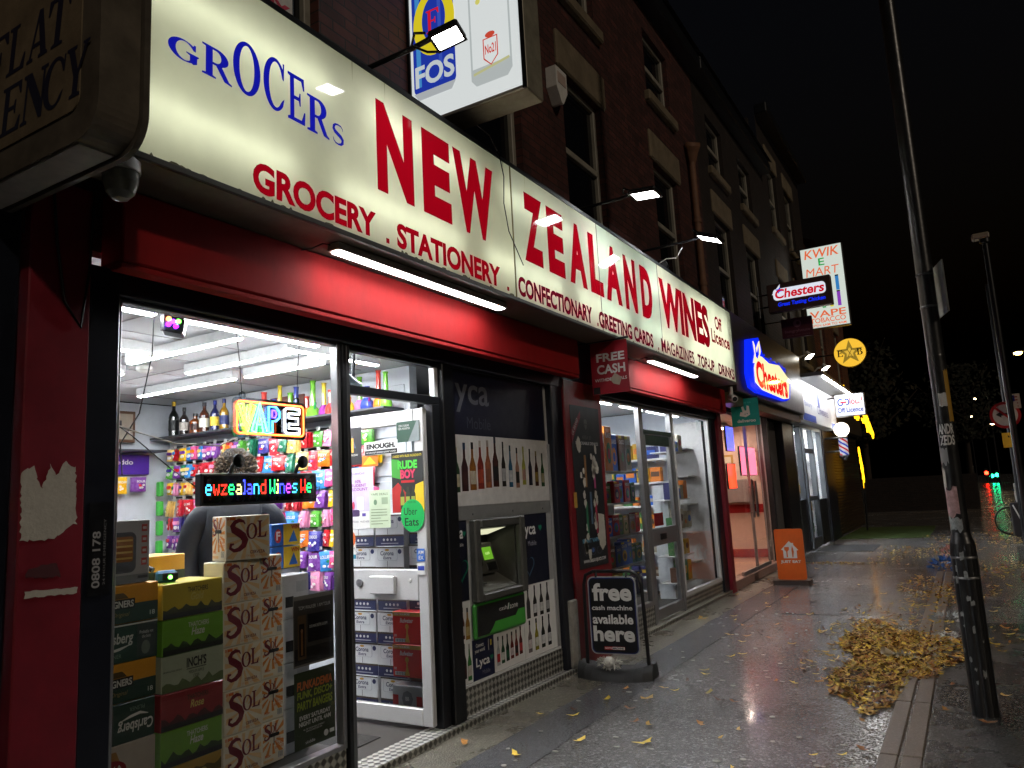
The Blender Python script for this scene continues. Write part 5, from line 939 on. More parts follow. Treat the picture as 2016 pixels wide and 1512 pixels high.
m = MB(); m.slab(f2, -.07, -.01, .04, .19, .041, .05, PRK, .004); m.slab(f2, .03, .17, -.005, .06, .041, .05, PRK, .004); m.lathe([(0,.012),(.022,.008),(.026,0)], f2.p(-.04,.14,.051), AG, 12, axis=f2.n); m.build('card_reader', atm)
f3 = Fr((-.12, c0+.06, .9), (0,1,0), (-.85,0,.52)); m = MB()
for i in range(4):
    for j in range(4): m.slab(f3, .02+i*.032, .045+i*.032, .0+j*.03, .022+j*.03, .0, .012, STEEL, .003)
m.build('keypad', atm)
m = MB(); m.slab(fm_, a0-.015, a1-.03, .545, .795, 0, .035, pm((52,130,48), .4), .012); m.slab(fm_, a0+.005, a1-.05, .565, .78, .0355, .042, pm((24,26,26), .4), .004); m.poly(fm_, [(a0+.2,.6),(a0+.2+.04,.64),(a1-.2,.64),(a1-.16,.68),(a1-.052,.68),(a1-.052,.567),(a0+.15,.567)], .0428, pm((60,150,50), .4)); m.txt(fm_, 'cash', a0+.3, a0+.41, .705, .735, .0432, PRW); m.txt(fm_, 'zone', a0+.45, a0+.57, .7, .728, .0432, PRW); m.poly(fm_, [(a0+.415,.7),(a0+.43,.7),(a0+.445,.745),(a0+.43,.745)], .0432, PRW); m.poly(fm_, [(a0+.435,.7),(a0+.445,.7),(a0+.455,.745),(a0+.445,.745)], .0432, TEAL); m.build('lower_panel', atm)
# vape poster on the second pilaster
def vape(m, f_, w_, h_):
    m.poly(f_, [(0,h_*.84),(w_*.34,h_*.97),(w_*.34,h_*.93),(0,h_*.76)], .0006, card((110,20,40))); m.txt(Fr(f_.p(.03,h_*.81,.001), V((0,.62,.78)), V((0,-.78,.62))), 'UK BRAND', 0, .2, -.01, .03, 0, card((160,150,150)), .02)
    m.shp(f_, [[(w_*.5+x*.05, h_*.885+y*.055) for x, y in ((0,-1),(.45,-.5),(.75,.2),(.6,.8),(0,1),(-.6,.8),(-.75,.2),(-.45,-.5))], [(w_*.5+x*.05-.016, h_*.885+y*.055+.003) for x, y in ell(0,0,.22,.14,8)], [(w_*.5+x*.05+.016, h_*.885+y*.055+.003) for x, y in ell(0,0,.22,.14,8)]], .0008, card((70,74,70)))
    m.txt(f_, 'AREA 51', w_*.34, w_*.66, h_*.79, h_*.815, .0008, card((70,74,70)), .02); m.txt(f_, 'DISPOSABLE DEVICE', w_*.12, w_*.9, h_*.755, h_*.775, .0008, card((150,150,150)), .03)
    for i, (a, c_, t_) in enumerate(((.4,(120,86,50),.69),(.7,(150,60,110),.68),(.36,(40,100,70),.4),(.68,(150,30,60),.4),(.52,(70,90,110),.46))): m.slab(f_, w_*a-.02, w_*a+.02, h_*(t_-.2), h_*t_, 0, .0012, card(c_))
    for a in (.34, .64): m.slab(f_, w_*a-.022, w_*a+.022, h_*.225, h_*.265, 0, .001, PAPER)
    m.txt(f_, 'SMART VAPING', w_*.14, w_*.82, h_*.15, h_*.175, .0008, card((90,150,180)), .03); m.txt(f_, 'WWW.AREA51EJUICE.COM', w_*.14, w_*.9, h_*.025, h_*.05, .0008, PRW, .02)
    for i, a in enumerate((.26,.48,.7)): m.shp(f_, [ell(w_*a, h_*.095, .055, .035, 20), ell(w_*a, h_*.095, .05, .031, 20)], .0008, card((80,86,100)))
    m.prism(f_, ell(w_*.48, h_*.1, .03, .02, 12), 0, .0008, card((60,90,140)))
vp_ = poster('vape_poster', 'tall peeling black vape poster with an alien face on the red pilaster', SF(.002), 6.3, 6.94, .86, 2.38, 0, card((16,22,26)), vape)
random.seed(21)
for i in range(26):
    y_ = random.choice((6.47, 6.5, 6.75, 6.78))+random.uniform(-.06,.06); z_ = random.uniform(1.2, 2.0) if i < 20 else random.uniform(.85,1.15); s_ = random.uniform(.02,.065)
    pts = [(y_+s_*random.uniform(.4,1)*math.cos(t), z_+s_*1.6*random.uniform(.4,1)*math.sin(t)) for t in [i_*.9 for i_ in range(7)]]
    torn(pts, .004, 'ragged white paper scrap left on the peeling vape poster', 'paper_scrap', None, 'paper scrap', 30+i, .004)['group'] = 'paper scraps on the vape poster'
torn([(6.76,1.35),(6.9,1.33),(6.9,1.05),(6.82,1.0),(6.76,1.05)], .005, 'long plain white paper strip at the right of the vape poster', 'paper_scrap', None, 'paper scrap', 77, .004)
tag(MB().slab(SF(.002), 6.27, 6.33, 1.42, 1.56, .002, .004, pm((170,130,50), .6)).build('sticker'), 'small yellow sticker at the left edge of the vape poster', 'sticker')
# flag sign FREE CASH
fl_ = thing('flag_sign', 'red flag sign with white words about free cash and a torn patch', 'sign', (.36, 6.55, 2.47)); f_ = PF(6.55)
m = MB(); m.slab(f_, .14, .52, 2.47, 2.97, -.006, 0, pm((150,24,40), .4, var=.15)); m.txt(f_, 'FREE', .2, .49, 2.78, 2.86, .001, PRW, .03); m.txt(f_, 'CASH', .2, .49, 2.66, 2.75, .001, PRW, .03); m.txt(f_, 'WITHDRAWALS', .17, .5, 2.59, 2.62, .001, PRW, .02); m.poly(f_, [(.33,2.6),(.38,2.66),(.45,2.61),(.42,2.54),(.36,2.56)], .002, pm((170,160,140), .7)); m.rect(f_, .15, .22, 2.475, 2.54, .0015, PRK); m.build('panel', fl_)
MB().tube([(-.05,6.55,2.985),(.54,6.55,2.985)], .012, DARKMETAL, 8).build('pole', fl_)
# corner camera
bc = thing('bullet_camera', 'white bullet camera under the far corner of the fascia', 'camera', (.3, 11.0, 2.8)); MB().tube([(.3,11.02,2.97),(.3,11.02,2.86)], .03, WHITEP, 10).build('mount', bc); m = MB(); m.lathe([(0,-.09),(.05,-.09),(.052,.07),(.04,.09),(.038,.075),(0,.075)], (.33,10.98,2.8), WHITEP, 16, ms=None, axis=(.5,-.7,-.3)); m.build('body', bc); m = MB(); m.lathe([(0,.001),(.036,0)], V((.33,10.98,2.8))+V((.5,-.7,-.3)).normalized()*.078, PRK, 16, axis=(.5,-.7,-.3)); m.build('lens', bc)
# ================================================================== second window goods
shelf_z = (.36, .72, 1.06, 1.42, 1.78)
SHW = pm((150,150,148), .5)
CER = [((40,90,180),'blue'),((200,160,40),'yellow'),((170,30,40),'red'),((60,110,60),'green'),((90,60,40),'brown'),((210,120,40),'orange'),((40,40,90),'navy'),((170,160,140),'cream')]
lev = ['bottom','second','third','fourth','top']
for k, z_ in enumerate(shelf_z):
    tag(MB().slab(SF(-.3), 7.06, 8.75, z_-.02, z_, -.28, .02, SHW, .003).build('shelf'), f'{lev[k]} glass shelf of cereal boxes in the second window', 'shelf', 'shelves of the second window')
    y_ = 7.09; i = 0
    while y_ < 8.55:
        w_ = rng_.choice((.13,.16,.19)); h_ = rng_.uniform(.2,.29) if k < 4 else rng_.choice((.34,.42,.5)); c_, nm = rng_.choice(CER); i += 1
        m = MB(); m.slab(LOC, 0, w_, 0, h_, -.08, 0, card(c_), .003); a_ = card(rng_.choice(CER)[0]); m.prism(LOC, ell(w_*.5, h_*.4, w_*.32, h_*.24, 16), .0004, .0012, a_); m.prism(LOC, ell(w_*.5, h_*.38, w_*.2, h_*.13, 14), .0012, .002, card(rng_.choice(CER)[0])); m.txt(LOC, rng_.choice(('OATS','POPS','CRISP','FLAKES','HOOPS','CHOCO')), w_*.12, w_*.88, h_*.74, h_*.86, .0016, PRW, .03)
        if rng_.random() < .4: m.rect(LOC, .006, w_*.5, h_*.9, h_*.97, .0016, card((220,200,30)))
        m.build('cereal_box', None, f'{nm} cereal box, number {i} from the pilaster on the {lev[k]} cereal shelf', 'cereal box', 'cereal boxes in the second window', loc=(-.32+rng_.uniform(-.02,.02), y_, z_+.001)); y_ += w_+.012
tag(MB().slab(SF(-.62), 7.04, 8.6, .05, 2.2, -.02, 0, pm((120,116,110), .6)).build('backing_board'), 'grey back board behind the cereal shelves', 'back board')
# shelving through second door and right window
WS = pm((205,205,205), .5)
for k in range(6):
    z_ = .3+k*.34; tag(MB().slab(PF(10.93), -2.2, -.62, z_-.03, z_, 0, .3, WS, .003).build('shelf'), f'white grocery shelf on the end wall behind the second door, {["lowest","second","third","fourth","fifth","highest"][k]}', 'shelf', 'white shelves behind the second door'); y_ = -2.15; i = 0
    while y_ < -.8:
        w_ = rng_.uniform(.08,.2); h_ = rng_.uniform(.12,.24); c_, nm = rng_.choice(CER); i += 1; m = MB(); LQ = Fr((0,0,0),(1,0,0),(0,0,1)); m.slab(LQ, 0, w_, 0, h_, -.12, 0, card(c_), .006); m.rect(LQ, w_*.1, w_*.9, h_*.35, h_*.7, .001, card(rng_.choice(CER)[0])); m.build('grocery_pack', None, f'{nm} grocery pack on the {["lowest","second","third","fourth","fifth","highest"][k]} white shelf, number {i} along', 'grocery pack', 'grocery packs on the white shelves', loc=(y_, 10.66, z_+.001)); y_ += w_+.02
tag(MB().slab(PF(10.2), -.72, -.5, .052, 1.6, -.1, 0, pm((206,210,214), .4)).build('freezer_side'), 'tall white freezer side seen through the second door', 'freezer')
tag(MB().slab(SF(-.1), 8.55, 8.85, 1.12, 1.27, 0, .002, pm((190,30,50), .4)).build('sticker'), 'red square sticker on the glass of the second door', 'sticker')
for k, z_ in enumerate((.3,.65,1.0,1.4,2.05)):
    tag(MB().slab(SF(-.3), 9.9, 10.52, z_-.015, z_, -.3, .02, WS, .003).build('shelf'), f'white shelf in the right window bay, {lev[k]} of five', 'shelf', 'shelves of the right window bay'); y_ = 9.93; i = 0
    while y_ < 10.42:
        w_ = rng_.uniform(.1,.2); h_ = rng_.uniform(.14,.28); c_, nm = rng_.choice(CER); i += 1; m = MB(); m.slab(LOC, 0, w_, 0, h_, -.14, 0, card(c_), .006); m.prism(LOC, ell(w_/2, h_*.55, w_*.3, h_*.2, 14), .0004, .0012, card(rng_.choice(CER)[0])); m.build('grocery_pack', None, f'{nm} pack in the right window bay, number {i} on its {lev[k]} shelf', 'grocery pack', 'packs in the right window bay', loc=(-.32, y_, z_+.001)); y_ += w_+.015
m = MB()
for i in range(5): m.slab(SF(0), 10.55, 10.93, .5+i*.4, .52+i*.4, -.6, -.3, WS, .003)
m.slab(SF(0), 10.9, 10.94, .05, 2.5, -.7, -.15, WS); tag(m.build('wall_shelving'), 'empty white wall shelving at the far end of the right window', 'shelving')
# person behind the counter
def skin_person(name, label, J, E_, rad, mats, loc):
    me = bpy.data.meshes.new('body'); me.from_pydata([V(j) for j in J], E_, []); o = bpy.data.objects.new('body', me); C.objects.link(o); md = o.modifiers.new('Skin', 'SKIN'); sd = o.modifiers.new('Sub', 'SUBSURF'); sd.levels = sd.render_levels = 2
    sv = me.skin_vertices[0].data if me.skin_vertices else None
    return o
J = [(0,0,.92),(0,0,1.1),(0,.01,1.28),(0,.01,1.42),(0,.0,1.5),(.0,-.01,1.56),(.12,.01,1.44),(.21,.02,1.41),(.27,.03,1.16),(.26,-.06,.95),(.25,-.1,.86),(-.12,.01,1.44),(-.21,.02,1.41),(-.27,.03,1.16),(-.25,-.06,.95),(-.25,-.1,.86),(.1,0,.88),(.11,0,.48),(.11,.02,.08),(.11,-.12,.04),(-.1,0,.88),(-.11,0,.48),(-.11,.02,.08),(-.11,-.12,.04),(0,-.01,1.66),(0,-.005,1.74)]
R_ = [.2,.22,.25,.21,.08,.06,.13,.105,.085,.07,.045,.13,.105,.085,.07,.045,.11,.075,.06,.04,.11,.075,.06,.04,.085,.06]
ED = [(0,1),(1,2),(2,3),(3,4),(4,5),(3,6),(6,7),(7,8),(8,9),(9,10),(3,11),(11,12),(12,13),(13,14),(14,15),(0,16),(16,17),(17,18),(18,19),(0,20),(20,21),(21,22),(22,23),(5,24),(24,25)]
me = bpy.data.meshes.new('person_skeleton'); me.from_pydata(J, ED, []); po = bpy.data.objects.new('person_tmp', me); C.objects.link(po)
po.modifiers.new('Skin', 'SKIN'); sd = po.modifiers.new('Sub', 'SUBSURF'); sd.levels = sd.render_levels = 2
if not me.skin_vertices: 
    bm_ = __import__('bmesh').new(); bm_.from_mesh(me); bm_.verts.layers.skin.verify(); bm_.to_mesh(me); bm_.free()
for i, r_ in enumerate(R_): me.skin_vertices[0].data[i].radius = (r_, r_*(.7 if i in (0,1,2,3) else 1)); me.skin_vertices[0].data[i].use_root = (i == 0)
dg = bpy.context.evaluated_depsgraph_get(); dg.update(); pm_ = bpy.data.meshes.new_from_object(po.evaluated_get(dg)); bpy.data.objects.remove(po)
SKINM = pm((176,128,104), .5, var=.1); JACK = pm((34,37,46), .6, var=.3, bump=1.0, bscale=7); TROU = pm((30,34,50), .7)
for mt in (JACK, SKINM, TROU): pm_.materials.append(mt)
for p_ in pm_.polygons:
    c_ = p_.center; p_.use_smooth = True; p_.material_index = 1 if (c_.z > 1.575 or (c_.z < .92 and abs(c_.x) > .19)) else (2 if c_.z < .86 and abs(c_.x) < .19 else 0)
pr = thing('person', 'person in a dark padded jacket with fluffy brown hair behind the lager boxes', 'person', (-.85, 3.21, .05))
b_ = bpy.data.objects.new('body', pm_); C.objects.link(b_); b_.parent = pr
pr.rotation_euler = (0, 0, math.radians(50)); pr.scale = (1.03,)*3
def rough_ball(m, c_, r, mt, n_=260, s_=.03, seed=1, sq=(1,1,1)):
    random.seed(seed)
    for i in range(n_):
        d = V((random.gauss(0,1), random.gauss(0,1), random.gauss(0,1))).normalized(); p = V(c_)+V((d.x*r*sq[0], d.y*r*sq[1], d.z*r*sq[2])); t = d.orthogonal().normalized(); t.rotate(Matrix.Rotation(random.uniform(0,6.28), 3, d)); e = d.cross(t)
        m.add([p-t*s_*.25, p+t*s_*.25, p+d*s_*.8+e*s_*.4], [(0,1,2)], mt)
m = MB(); FUR = pm((120,104,88), .9, var=.4); m.lathe([(0,.17),(.05,.165),(.1,.11),(.112,.03),(.1,-.05),(.085,-.1)], (0,.025,1.68), pm((40,30,24), .8), 18); rough_ball(m, (0,.02,1.72), .11, FUR, 1500, .024, 3, (1.05,1.05,1.0)); pr['_loc'] = (0,0,0); m.build('hair', pr)
m = MB(); m.lathe([(.13,1.36),(.15,1.42),(.13,1.5),(.09,1.53)], (0,.02,0), JACK, 18); m.build('hood', pr)
m = MB()
for s_ in (-1, 1): m.lathe(ball(.012), (s_*.032,-.083,1.675), PRW, 10); m.lathe(ball(.006), (s_*.032,-.094,1.681), PRK, 8)
m.tube([(0,-.085,1.69),(0,-.105,1.65),(0,-.088,1.64)], [.008,.014,.008], SKINM, 8); m.tube([(-.025,-.083,1.61),(0,-.088,1.608),(.025,-.083,1.61)], [.004,.007,.004], pm((150,80,76), .5), 8); m.build('face', pr)
HM = pm((176,128,104), .5)
for s_ in (-1, 1):
    m = MB(); b0 = V((s_*.25,-.105,.85)); m.tube([b0, b0+V((0,-.015,-.04)), b0+V((0,-.02,-.09))], [.03,.04,.032], SKINM, 10)
    for k in range(4): q_ = b0+V((s_*.0,-.045+.018*k,-.09)); m.tube([q_, q_+V((0,-.004,-.03)), q_+V((-s_*.012,-.008,-.055)), q_+V((-s_*.02,-.008,-.07))], [.009,.009,.008,.006], SKINM, 8)
    q_ = b0+V((0,-.05,-.03)); m.tube([q_, q_+V((-s_*.01,-.03,-.025)), q_+V((-s_*.015,-.035,-.055))], [.011,.01,.007], SKINM, 8); m.build('hand', pr)
pr['_loc'] = (-.85,3.21,.05)
# ================================================================== upper facade: lightbox, drainpipe, alarm
lb = thing('lightbox_sign', 'white lightbox above the fascia picturing a blue beer can and a clear bottle', 'lightbox', (.55, 4.1, 4.05))
yl = 4.1; fL = PF(yl); q0 = P(805, 150, yl); q1 = P(1035, 60, yl)
LX0, LX1, LZ0, LZ1 = .0, 1.02, 4.33, 6.4
LX0 = P(803, 100, yl)[0]; LX1 = P(1036, 150, yl)[0]; LZ0 = P(1036, 172, yl)[1]
m = MB(); m.slab(fL, LX0, LX1, LZ0, LZ1, -.24, -.006, pm((150,146,130), .5, .2, var=.25), .01); m.slab(fL, LX0, LX0+.025, LZ0, LZ1, -.005, .012, DARKMETAL); m.slab(fL, LX1-.025, LX1, LZ0, LZ1, -.005, .012, DARKMETAL); m.slab(fL, LX0+.026, LX1-.026, LZ0, LZ0+.02, -.005, .012, pm((170,170,165), .4, .4)); m.build('case', lb)
MB().rect(fL, LX0+.025, LX1-.025, LZ0+.02, LZ1-.01, 0, em((226,232,232), .72)).build('face', lb)
w_ = LX1-LX0; ca, cb = LX0+.05*w_/1, LX0+.43*w_
def E_(rgb, s=.62): return em(rgb, s, body=tuple(int(x*.7) for x in rgb))
cz = P(850, 190, yl)[1]; ct = cz+1.35
m = MB(); m.prism(fL, rrect(ca, cb, cz+.05, ct, .04), .0, .002, E_((34,60,180))); m.rect(fL, ca+.03, ca+.07, cz+.1, ct-.1, .0026, E_((70,150,220))); m.rect(fL, ca+(cb-ca)*.62, ca+(cb-ca)*.7, cz+.1, ct-.3, .0026, E_((60,90,200)))
m.poly(fL, [(ca+.04,cz-.0),(cb-.04,cz-.0),(cb,cz+.06),(ca,cz+.06)], .0022, E_((190,196,200)))
cm = (ca+cb)/2; ez = P(870, 40, yl)[1]
m.shp(fL, [ell(cm+.01, ez+.02, .185, .26, 32), ell(cm+.01, ez+.04, .105, .18, 32)], .0034, E_((240,220,40))); m.ser(fL, 'F', cm-.055, cm+.06, ez-.06, ez+.12, .004, E_((225,30,60)))
fz = P(850, 165, yl)[1]; m.txt(fL, 'FOS', ca+.015, cb-.01, fz-.0, fz+.17, .004, E_((215,225,228)), .03)
m.build('can_picture', lb)
ba, bb_ = LX0+.56*w_, LX0+.9*w_; bz = P(980, 155, yl)[1]
m = MB(); m.shp(fL, [[(ba,bz+.05),(ba+.04,bz),(bb_-.04,bz),(bb_,bz+.05),(bb_,bz+1.3),(ba,bz+1.3)],[(ba+.015,bz+.13),(bb_-.015,bz+.13),(bb_-.015,bz+1.28),(ba+.015,bz+1.28)]], .001, E_((196,204,204))); m.shp(fL, [[(ba+.02,bz+.08),(bb_-.02,bz+.12),(bb_-.02,bz+.14),(ba+.02,bz+.1)]], .002, E_((206,206,150)))
bc_ = (ba+bb_)/2; nz_ = P(975, 95, yl)[1]; m.shp(fL, [[(bc_-.06,nz_+.1),(bc_+.06,nz_+.1),(bc_+.06,nz_-.05),(bc_,nz_-.11),(bc_-.06,nz_-.05)],[(bc_-.052,nz_+.092),(bc_+.052,nz_+.092),(bc_+.052,nz_-.045),(bc_,nz_-.1),(bc_-.052,nz_-.045)]], .002, E_((220,70,50))); m.txt(fL, 'No21', bc_-.045, bc_+.045, nz_-.02, nz_+.05, .002, E_((220,60,40)), .02); m.prism(fL, ell(bc_, nz_+.12, .04, .022, 14), .001, .002, E_((220,80,60)))
for i in range(4): m.prism(fL, ell(ba+.08+i*.085, nz_+.4+.012*i, .02, .022, 10), .0005, .0018, E_((232,226,120) if i != 2 else (220,70,50)))
m.rect(fL, ba+.1, bb_-.08, nz_+.48, nz_+.5, .002, E_((226,90,120))); m.build('bottle_picture', lb)
MB().tube([(-.05,4.2,LZ0+.4),(LX0,4.2,LZ0+.4)], .03, DARKMETAL, 8).tube([(-.05,4.2,LZ0+1.6),(LX0,4.2,LZ0+1.6)], .03, DARKMETAL, 8).build('bracket', lb)
dp_ = thing('drainpipe', 'pale cast drainpipe with a hopper head between the upper windows', 'drainpipe', (.02, 11.1, 2.9)); PIPE = pm((120,84,62), .7, var=.25, bump=.1); yp = S(1375, 450, .03)[0]
m = MB(); m.tube([(.02,yp,4.0),(.02,yp,6.55)], .055, PIPE, 12)
for z_ in (4.6, 5.6): m.lathe([(.07,-.03),(.07,.03)], (.02,yp,z_), PIPE, 12)
m.build('pipe', dp_); m = MB(); m.lathe([(.055,6.5),(.075,6.56),(.12,6.7),(.16,6.78),(.16,6.84),(.14,6.84),(.1,6.7)], (.02,yp,0), PIPE, 4); m.build('hopper', dp_)
al = thing('alarm_box', 'white burglar alarm box on the brickwork beside the lightbox', 'alarm box', (.0, 6.35, 5.4)); ya_, zz_ = S(1094, 172, 0.0)
MB().prism(SF(0), [(ya_-.12,zz_+.17),(ya_+.12,zz_+.17),(ya_+.12,zz_-.05),(ya_+.02,zz_-.2),(ya_-.02,zz_-.2),(ya_-.12,zz_-.05)], -.045, .07, WHITEP).build('case', al); MB().slab(SF(0), ya_-.09, ya_+.09, zz_, zz_+.12, .071, .075, pm((190,170,160), .5), .003).build('label', al)
wp = S(575, 20, -.1); m = MB(); m.rect(SF(-.125), 2.45, 3.05, 4.5, 5.0, 0, pm((200,196,190), .6)); m.txt(SF(-.125), 'NOT', 2.5, 3.03, 4.68, 4.86, .002, pm((190,40,70), .5), .05); m.txt(SF(-.125), 'LET BY', 2.5, 3.03, 4.53, 4.62, .002, pm((190,40,70), .5), .05); tag(m.build('window_poster'), 'white poster with red letters in the upstairs window behind the fascia', 'poster')
m = MB(); m.tube([(.3,4.35,4.32),(.38,4.5,4.22),(.42,4.53,4.1)], .004, WHITEP, 5); tag(m.build('cable'), 'thin pale cable from the lightbox down to the fascia top', 'cable')
sp_ = thing('round_lamp', 'small dark round lamp on a bracket under the broad floodlight', 'lamp', (.2, 8.2, 4.0)); m = MB(); m.lathe([(0,-.08),(.07,-.08),(.09,.0),(.05,.06),(0,.07)], (.28,8.5,4.2), DARKMETAL, 14, axis=(.8,.2,.4)); m.build('shade', sp_); MB().tube([(-.05,8.5,4.1),(.22,8.5,4.17)], .012, DARKMETAL, 6).build('bracket', sp_)
# ================================================================== chicken takeaway
tk = thing('takeaway_building', 'dark brick terrace over the lit chicken takeaway with grey fascia', 'building', (-3, 14.3, 0))
h2 = [(12.45,13.45,4.4,6.15),(14.6,15.6,4.4,6.15),(12.45,13.45,7.0,8.0),(14.6,15.6,7.0,8.0)]
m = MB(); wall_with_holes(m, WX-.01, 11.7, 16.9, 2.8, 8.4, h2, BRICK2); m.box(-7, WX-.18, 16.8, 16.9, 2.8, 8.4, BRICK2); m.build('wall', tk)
for h in h2: sash(tk, WX-.01, *h, lint=h[2] < 6)
MB().slab(SF(WX), 11.71, 16.9, 8.41, 8.65, -.02, .2, DARKMETAL, .02).build('gutter', tk)
MB().add([(.2,11.7,8.66),(.2,16.9,8.66),(-4,16.9,11),(-4,11.7,11)], [(0,1,2,3)], pm((30,30,34), .7, var=.4, bump=.5, bscale=8)).build('roof', tk)
tf = thing('fascia_sign', 'dark grey takeaway fascia with a lit red, cream and blue name logo', 'sign', (.2, 14.2, 3.0))
GREYF = pm((54,50,48), .4, .2, var=.15); m = MB(); m.slab(SF(0), 11.4, 16.9, 2.95, 4.2, -.04, .3, GREYF, .01); m.slab(SF(0), 11.4, 16.9, 2.78, 2.948, -.04, .2, pm((110,96,70), .4, .4), .01); m.build('panel', tf)
f_ = SF(.302); ya_, zt_ = S(1470, 665, .32); yb_, _ = S(1557, 740, .32); BLU = em((10,40,255), 1.0); CRE = em((255,236,180), 1.0); REDL = em((230,20,20), .95)
ya_, yb_ = 12.45, 15.3
def cpts(*p): return [S(a, b, .34) for a, b in p]
m = MB(); m.prism(f_, cpts((1470,668),(1490,665),(1499,698),(1504,706),(1545,742),(1554,752),(1553,786),(1545,790),(1490,773),(1476,762),(1470,735)), .0, .06, BLU); m.build('backing', tf)
m = MB(); m.prism(f_, cpts((1486,700),(1496,703),(1510,716),(1530,720),(1548,745),(1551,750),(1550,785),(1540,786),(1498,768),(1484,752),(1482,725)), .061, .072, CRE); m.prism(f_, cpts((1479,672),(1485,688),(1491,672),(1494,692),(1490,712),(1480,715),(1483,696)), .061, .07, CRE); m.prism(f_, cpts((1482,680),(1486,696),(1489,682),(1490,698),(1487,707),(1484,702)), .0705, .0735, BLU); m.build('logo_border', tf)
m = MB()
lx = [('C',1488,1501,708,760),('h',1501,1509,712,762),('e',1509.5,1517,730,767),('s',1517.5,1524,734,771),('t',1524.5,1530,730,774),('e',1530.5,1538,742,777),('r',1538.5,1543,746,779),('s',1543.5,1549,749,782)]
m.txt(f_, 'Chesters', S(1489,735,.375)[0], S(1550,766,.375)[0], S(1525,774,.375)[1], S(1490,709,.375)[1], .074, REDL, .045)
a0, z0_ = S(1497, 698, .302); a1, _ = S(1547, 735, .302); z2_ = S(1545, 722, .302)[1]; m.txt(f_, 'Great Tasting Chicken', a0+.2, a1, 3.62, 3.8, .003, BLU, .02); m.build('logo_letters', tf)
# shopfront
MB().slab(SF(0), 11.38, 11.44, 0, 2.775, -.2, .0, BLACKP, .01).build('pilaster', tk); m = MB(); m.slab(SF(0), 14.5, 14.62, .1, 2.77, -.1, .0, DARKMETAL); m.slab(SF(0), 14.7, 15.9, .1, 2.77, -.25, -.15, pm((90,86,84), .5)); m.slab(SF(0), 15.92, 16.9, 0, 2.77, -.2, .0, BLACKP, .01); m.build('pilaster', tk)
MB().slab(SF(0), 11.45, 15.9, 0, .14, -.2, -.01, pm((150,120,112), .5, var=.2), .008).build('step', tk)
PINK = pm((206,176,160), .6, var=.06); m = MB(); m.box(-2.4, -.2, 11.46, 16.5, -.01, .139, pm((190,150,130), .35)); m.build('takeaway_floor', kind='structure'); MB().box(-2.4, -.2, 11.46, 16.5, 2.72, 2.77, PINK).build('takeaway_ceiling', kind='structure')
m = MB(); m.box(-2.3, -2.2, 11.5, 16.5, .14, 2.71, PINK); m.box(-2.19, -2.17, 11.95, 16.45, 1.0, 1.16, RED); m.box(-2.19, -2.17, 11.95, 16.45, .15, .3, RED); m.build('back_wall', kind='structure')
m = MB(); m.box(-2.19, -.22, 15.2, 15.3, .14, 2.71, PINK); m.box(-2.16, -.25, 15.18, 15.199, 1.0, 1.16, RED); m.box(-2.16, -.25, 15.18, 15.199, .15, .3, RED); m.build('side_wall', kind='structure'); MB().box(-2.19, -.22, 11.46, 11.5, .14, 2.71, PINK).build('side_wall', kind='structure')
for i, (x, y) in enumerate(((-.8,12.2),(-.8,13.8))): tube_light((x,y,2.66), (x,y+.9,2.66), f'takeaway ceiling tube, {["nearer","farther"][i]} one', 'takeaway ceiling tubes', em((255,226,206), 34), .05)
def lit_screen(a0, a1, b0, b1, x, rgb, label, s=1.0):
    s = 1.06
    t = thing('lit_menu', label, 'menu screen', (x, (a0+a1)/2, b0), 'lit takeaway menus'); MB().slab(SF(x), a0, a1, b0, b1, -.03, 0, DARKMETAL).build('case', t); MB().rect(SF(x), a0+.01, a1-.01, b0+.01, b1-.01, .002, em(rgb, s)).build('screen', t)
a0, zt_ = S(1427, 838, -.25); a1, zb_ = S(1447, 889, -.25); lit_screen(a0, a1, zb_, zt_, -.25, (70,80,230), 'glowing blue menu panel behind the takeaway glass', .8)
a0, zt_ = S(1455, 878, -.4); a1, zb_ = S(1491, 936, -.4); lit_screen(a0, a1, zb_, zt_, -.4, (236,96,120), 'glowing pink menu panel behind the takeaway glass', .7)
a0, zt_ = S(1431, 912, -.3); a1, zb_ = S(1452, 962, -.3); lit_screen(a0, a1, zb_, zt_, -.3, (255,60,30), 'glowing orange red menu panel behind the takeaway glass', .8)
m = MB(); m.slab(PF(15.17), -1.2, -.85, 1.75, 2.15, 0, .02, pm((170,130,60), .5)); m.rect(PF(15.17), -1.16, -.89, 1.79, 2.11, .021, pm((200,190,170), .6)); tag(m.build('framed_notice'), 'gold framed notice on the takeaway side wall', 'notice')
MB().slab(PF(15.17), -1.0, -.5, 1.2, 1.65, .001, .2, pm((130,116,112), .5), .02).build('wall_unit', None, 'grey wall unit under the gold framed notice in the takeaway', 'wall unit')
m = MB(); f_ = SF(-.06); m.rect(f_, 11.45, 13.05, .15, 2.76, 0, GL); m.rect(f_, 13.06, 14.0, .15, 2.76, .002, GL); m.rect(f_, 14.01, 14.49, .15, 2.76, 0, GL); gd = m.build('glass_doors', tk)
m = MB()
for y_ in (13.0, 13.1, 13.95, 14.3): m.slab(f_, y_-.008, y_+.008, .15, 2.76, -.012, .012, ALU)
for y_ in (12.1, 13.06): m.slab(f_, y_, y_+.93, .142, .2, -.02, .02, ALU)
m.build('door_trim', gd)
for y_ in (12.92, 13.18): MB().tube([(-.0,y_,1.0),(.0,y_,1.6)], .02, STEEL, 8).tube([(-.058,y_,1.08),(.0,y_,1.08)], .012, STEEL, 6).tube([(-.058,y_,1.5),(.0,y_,1.5)], .012, STEEL, 6).build('door_handle', gd)
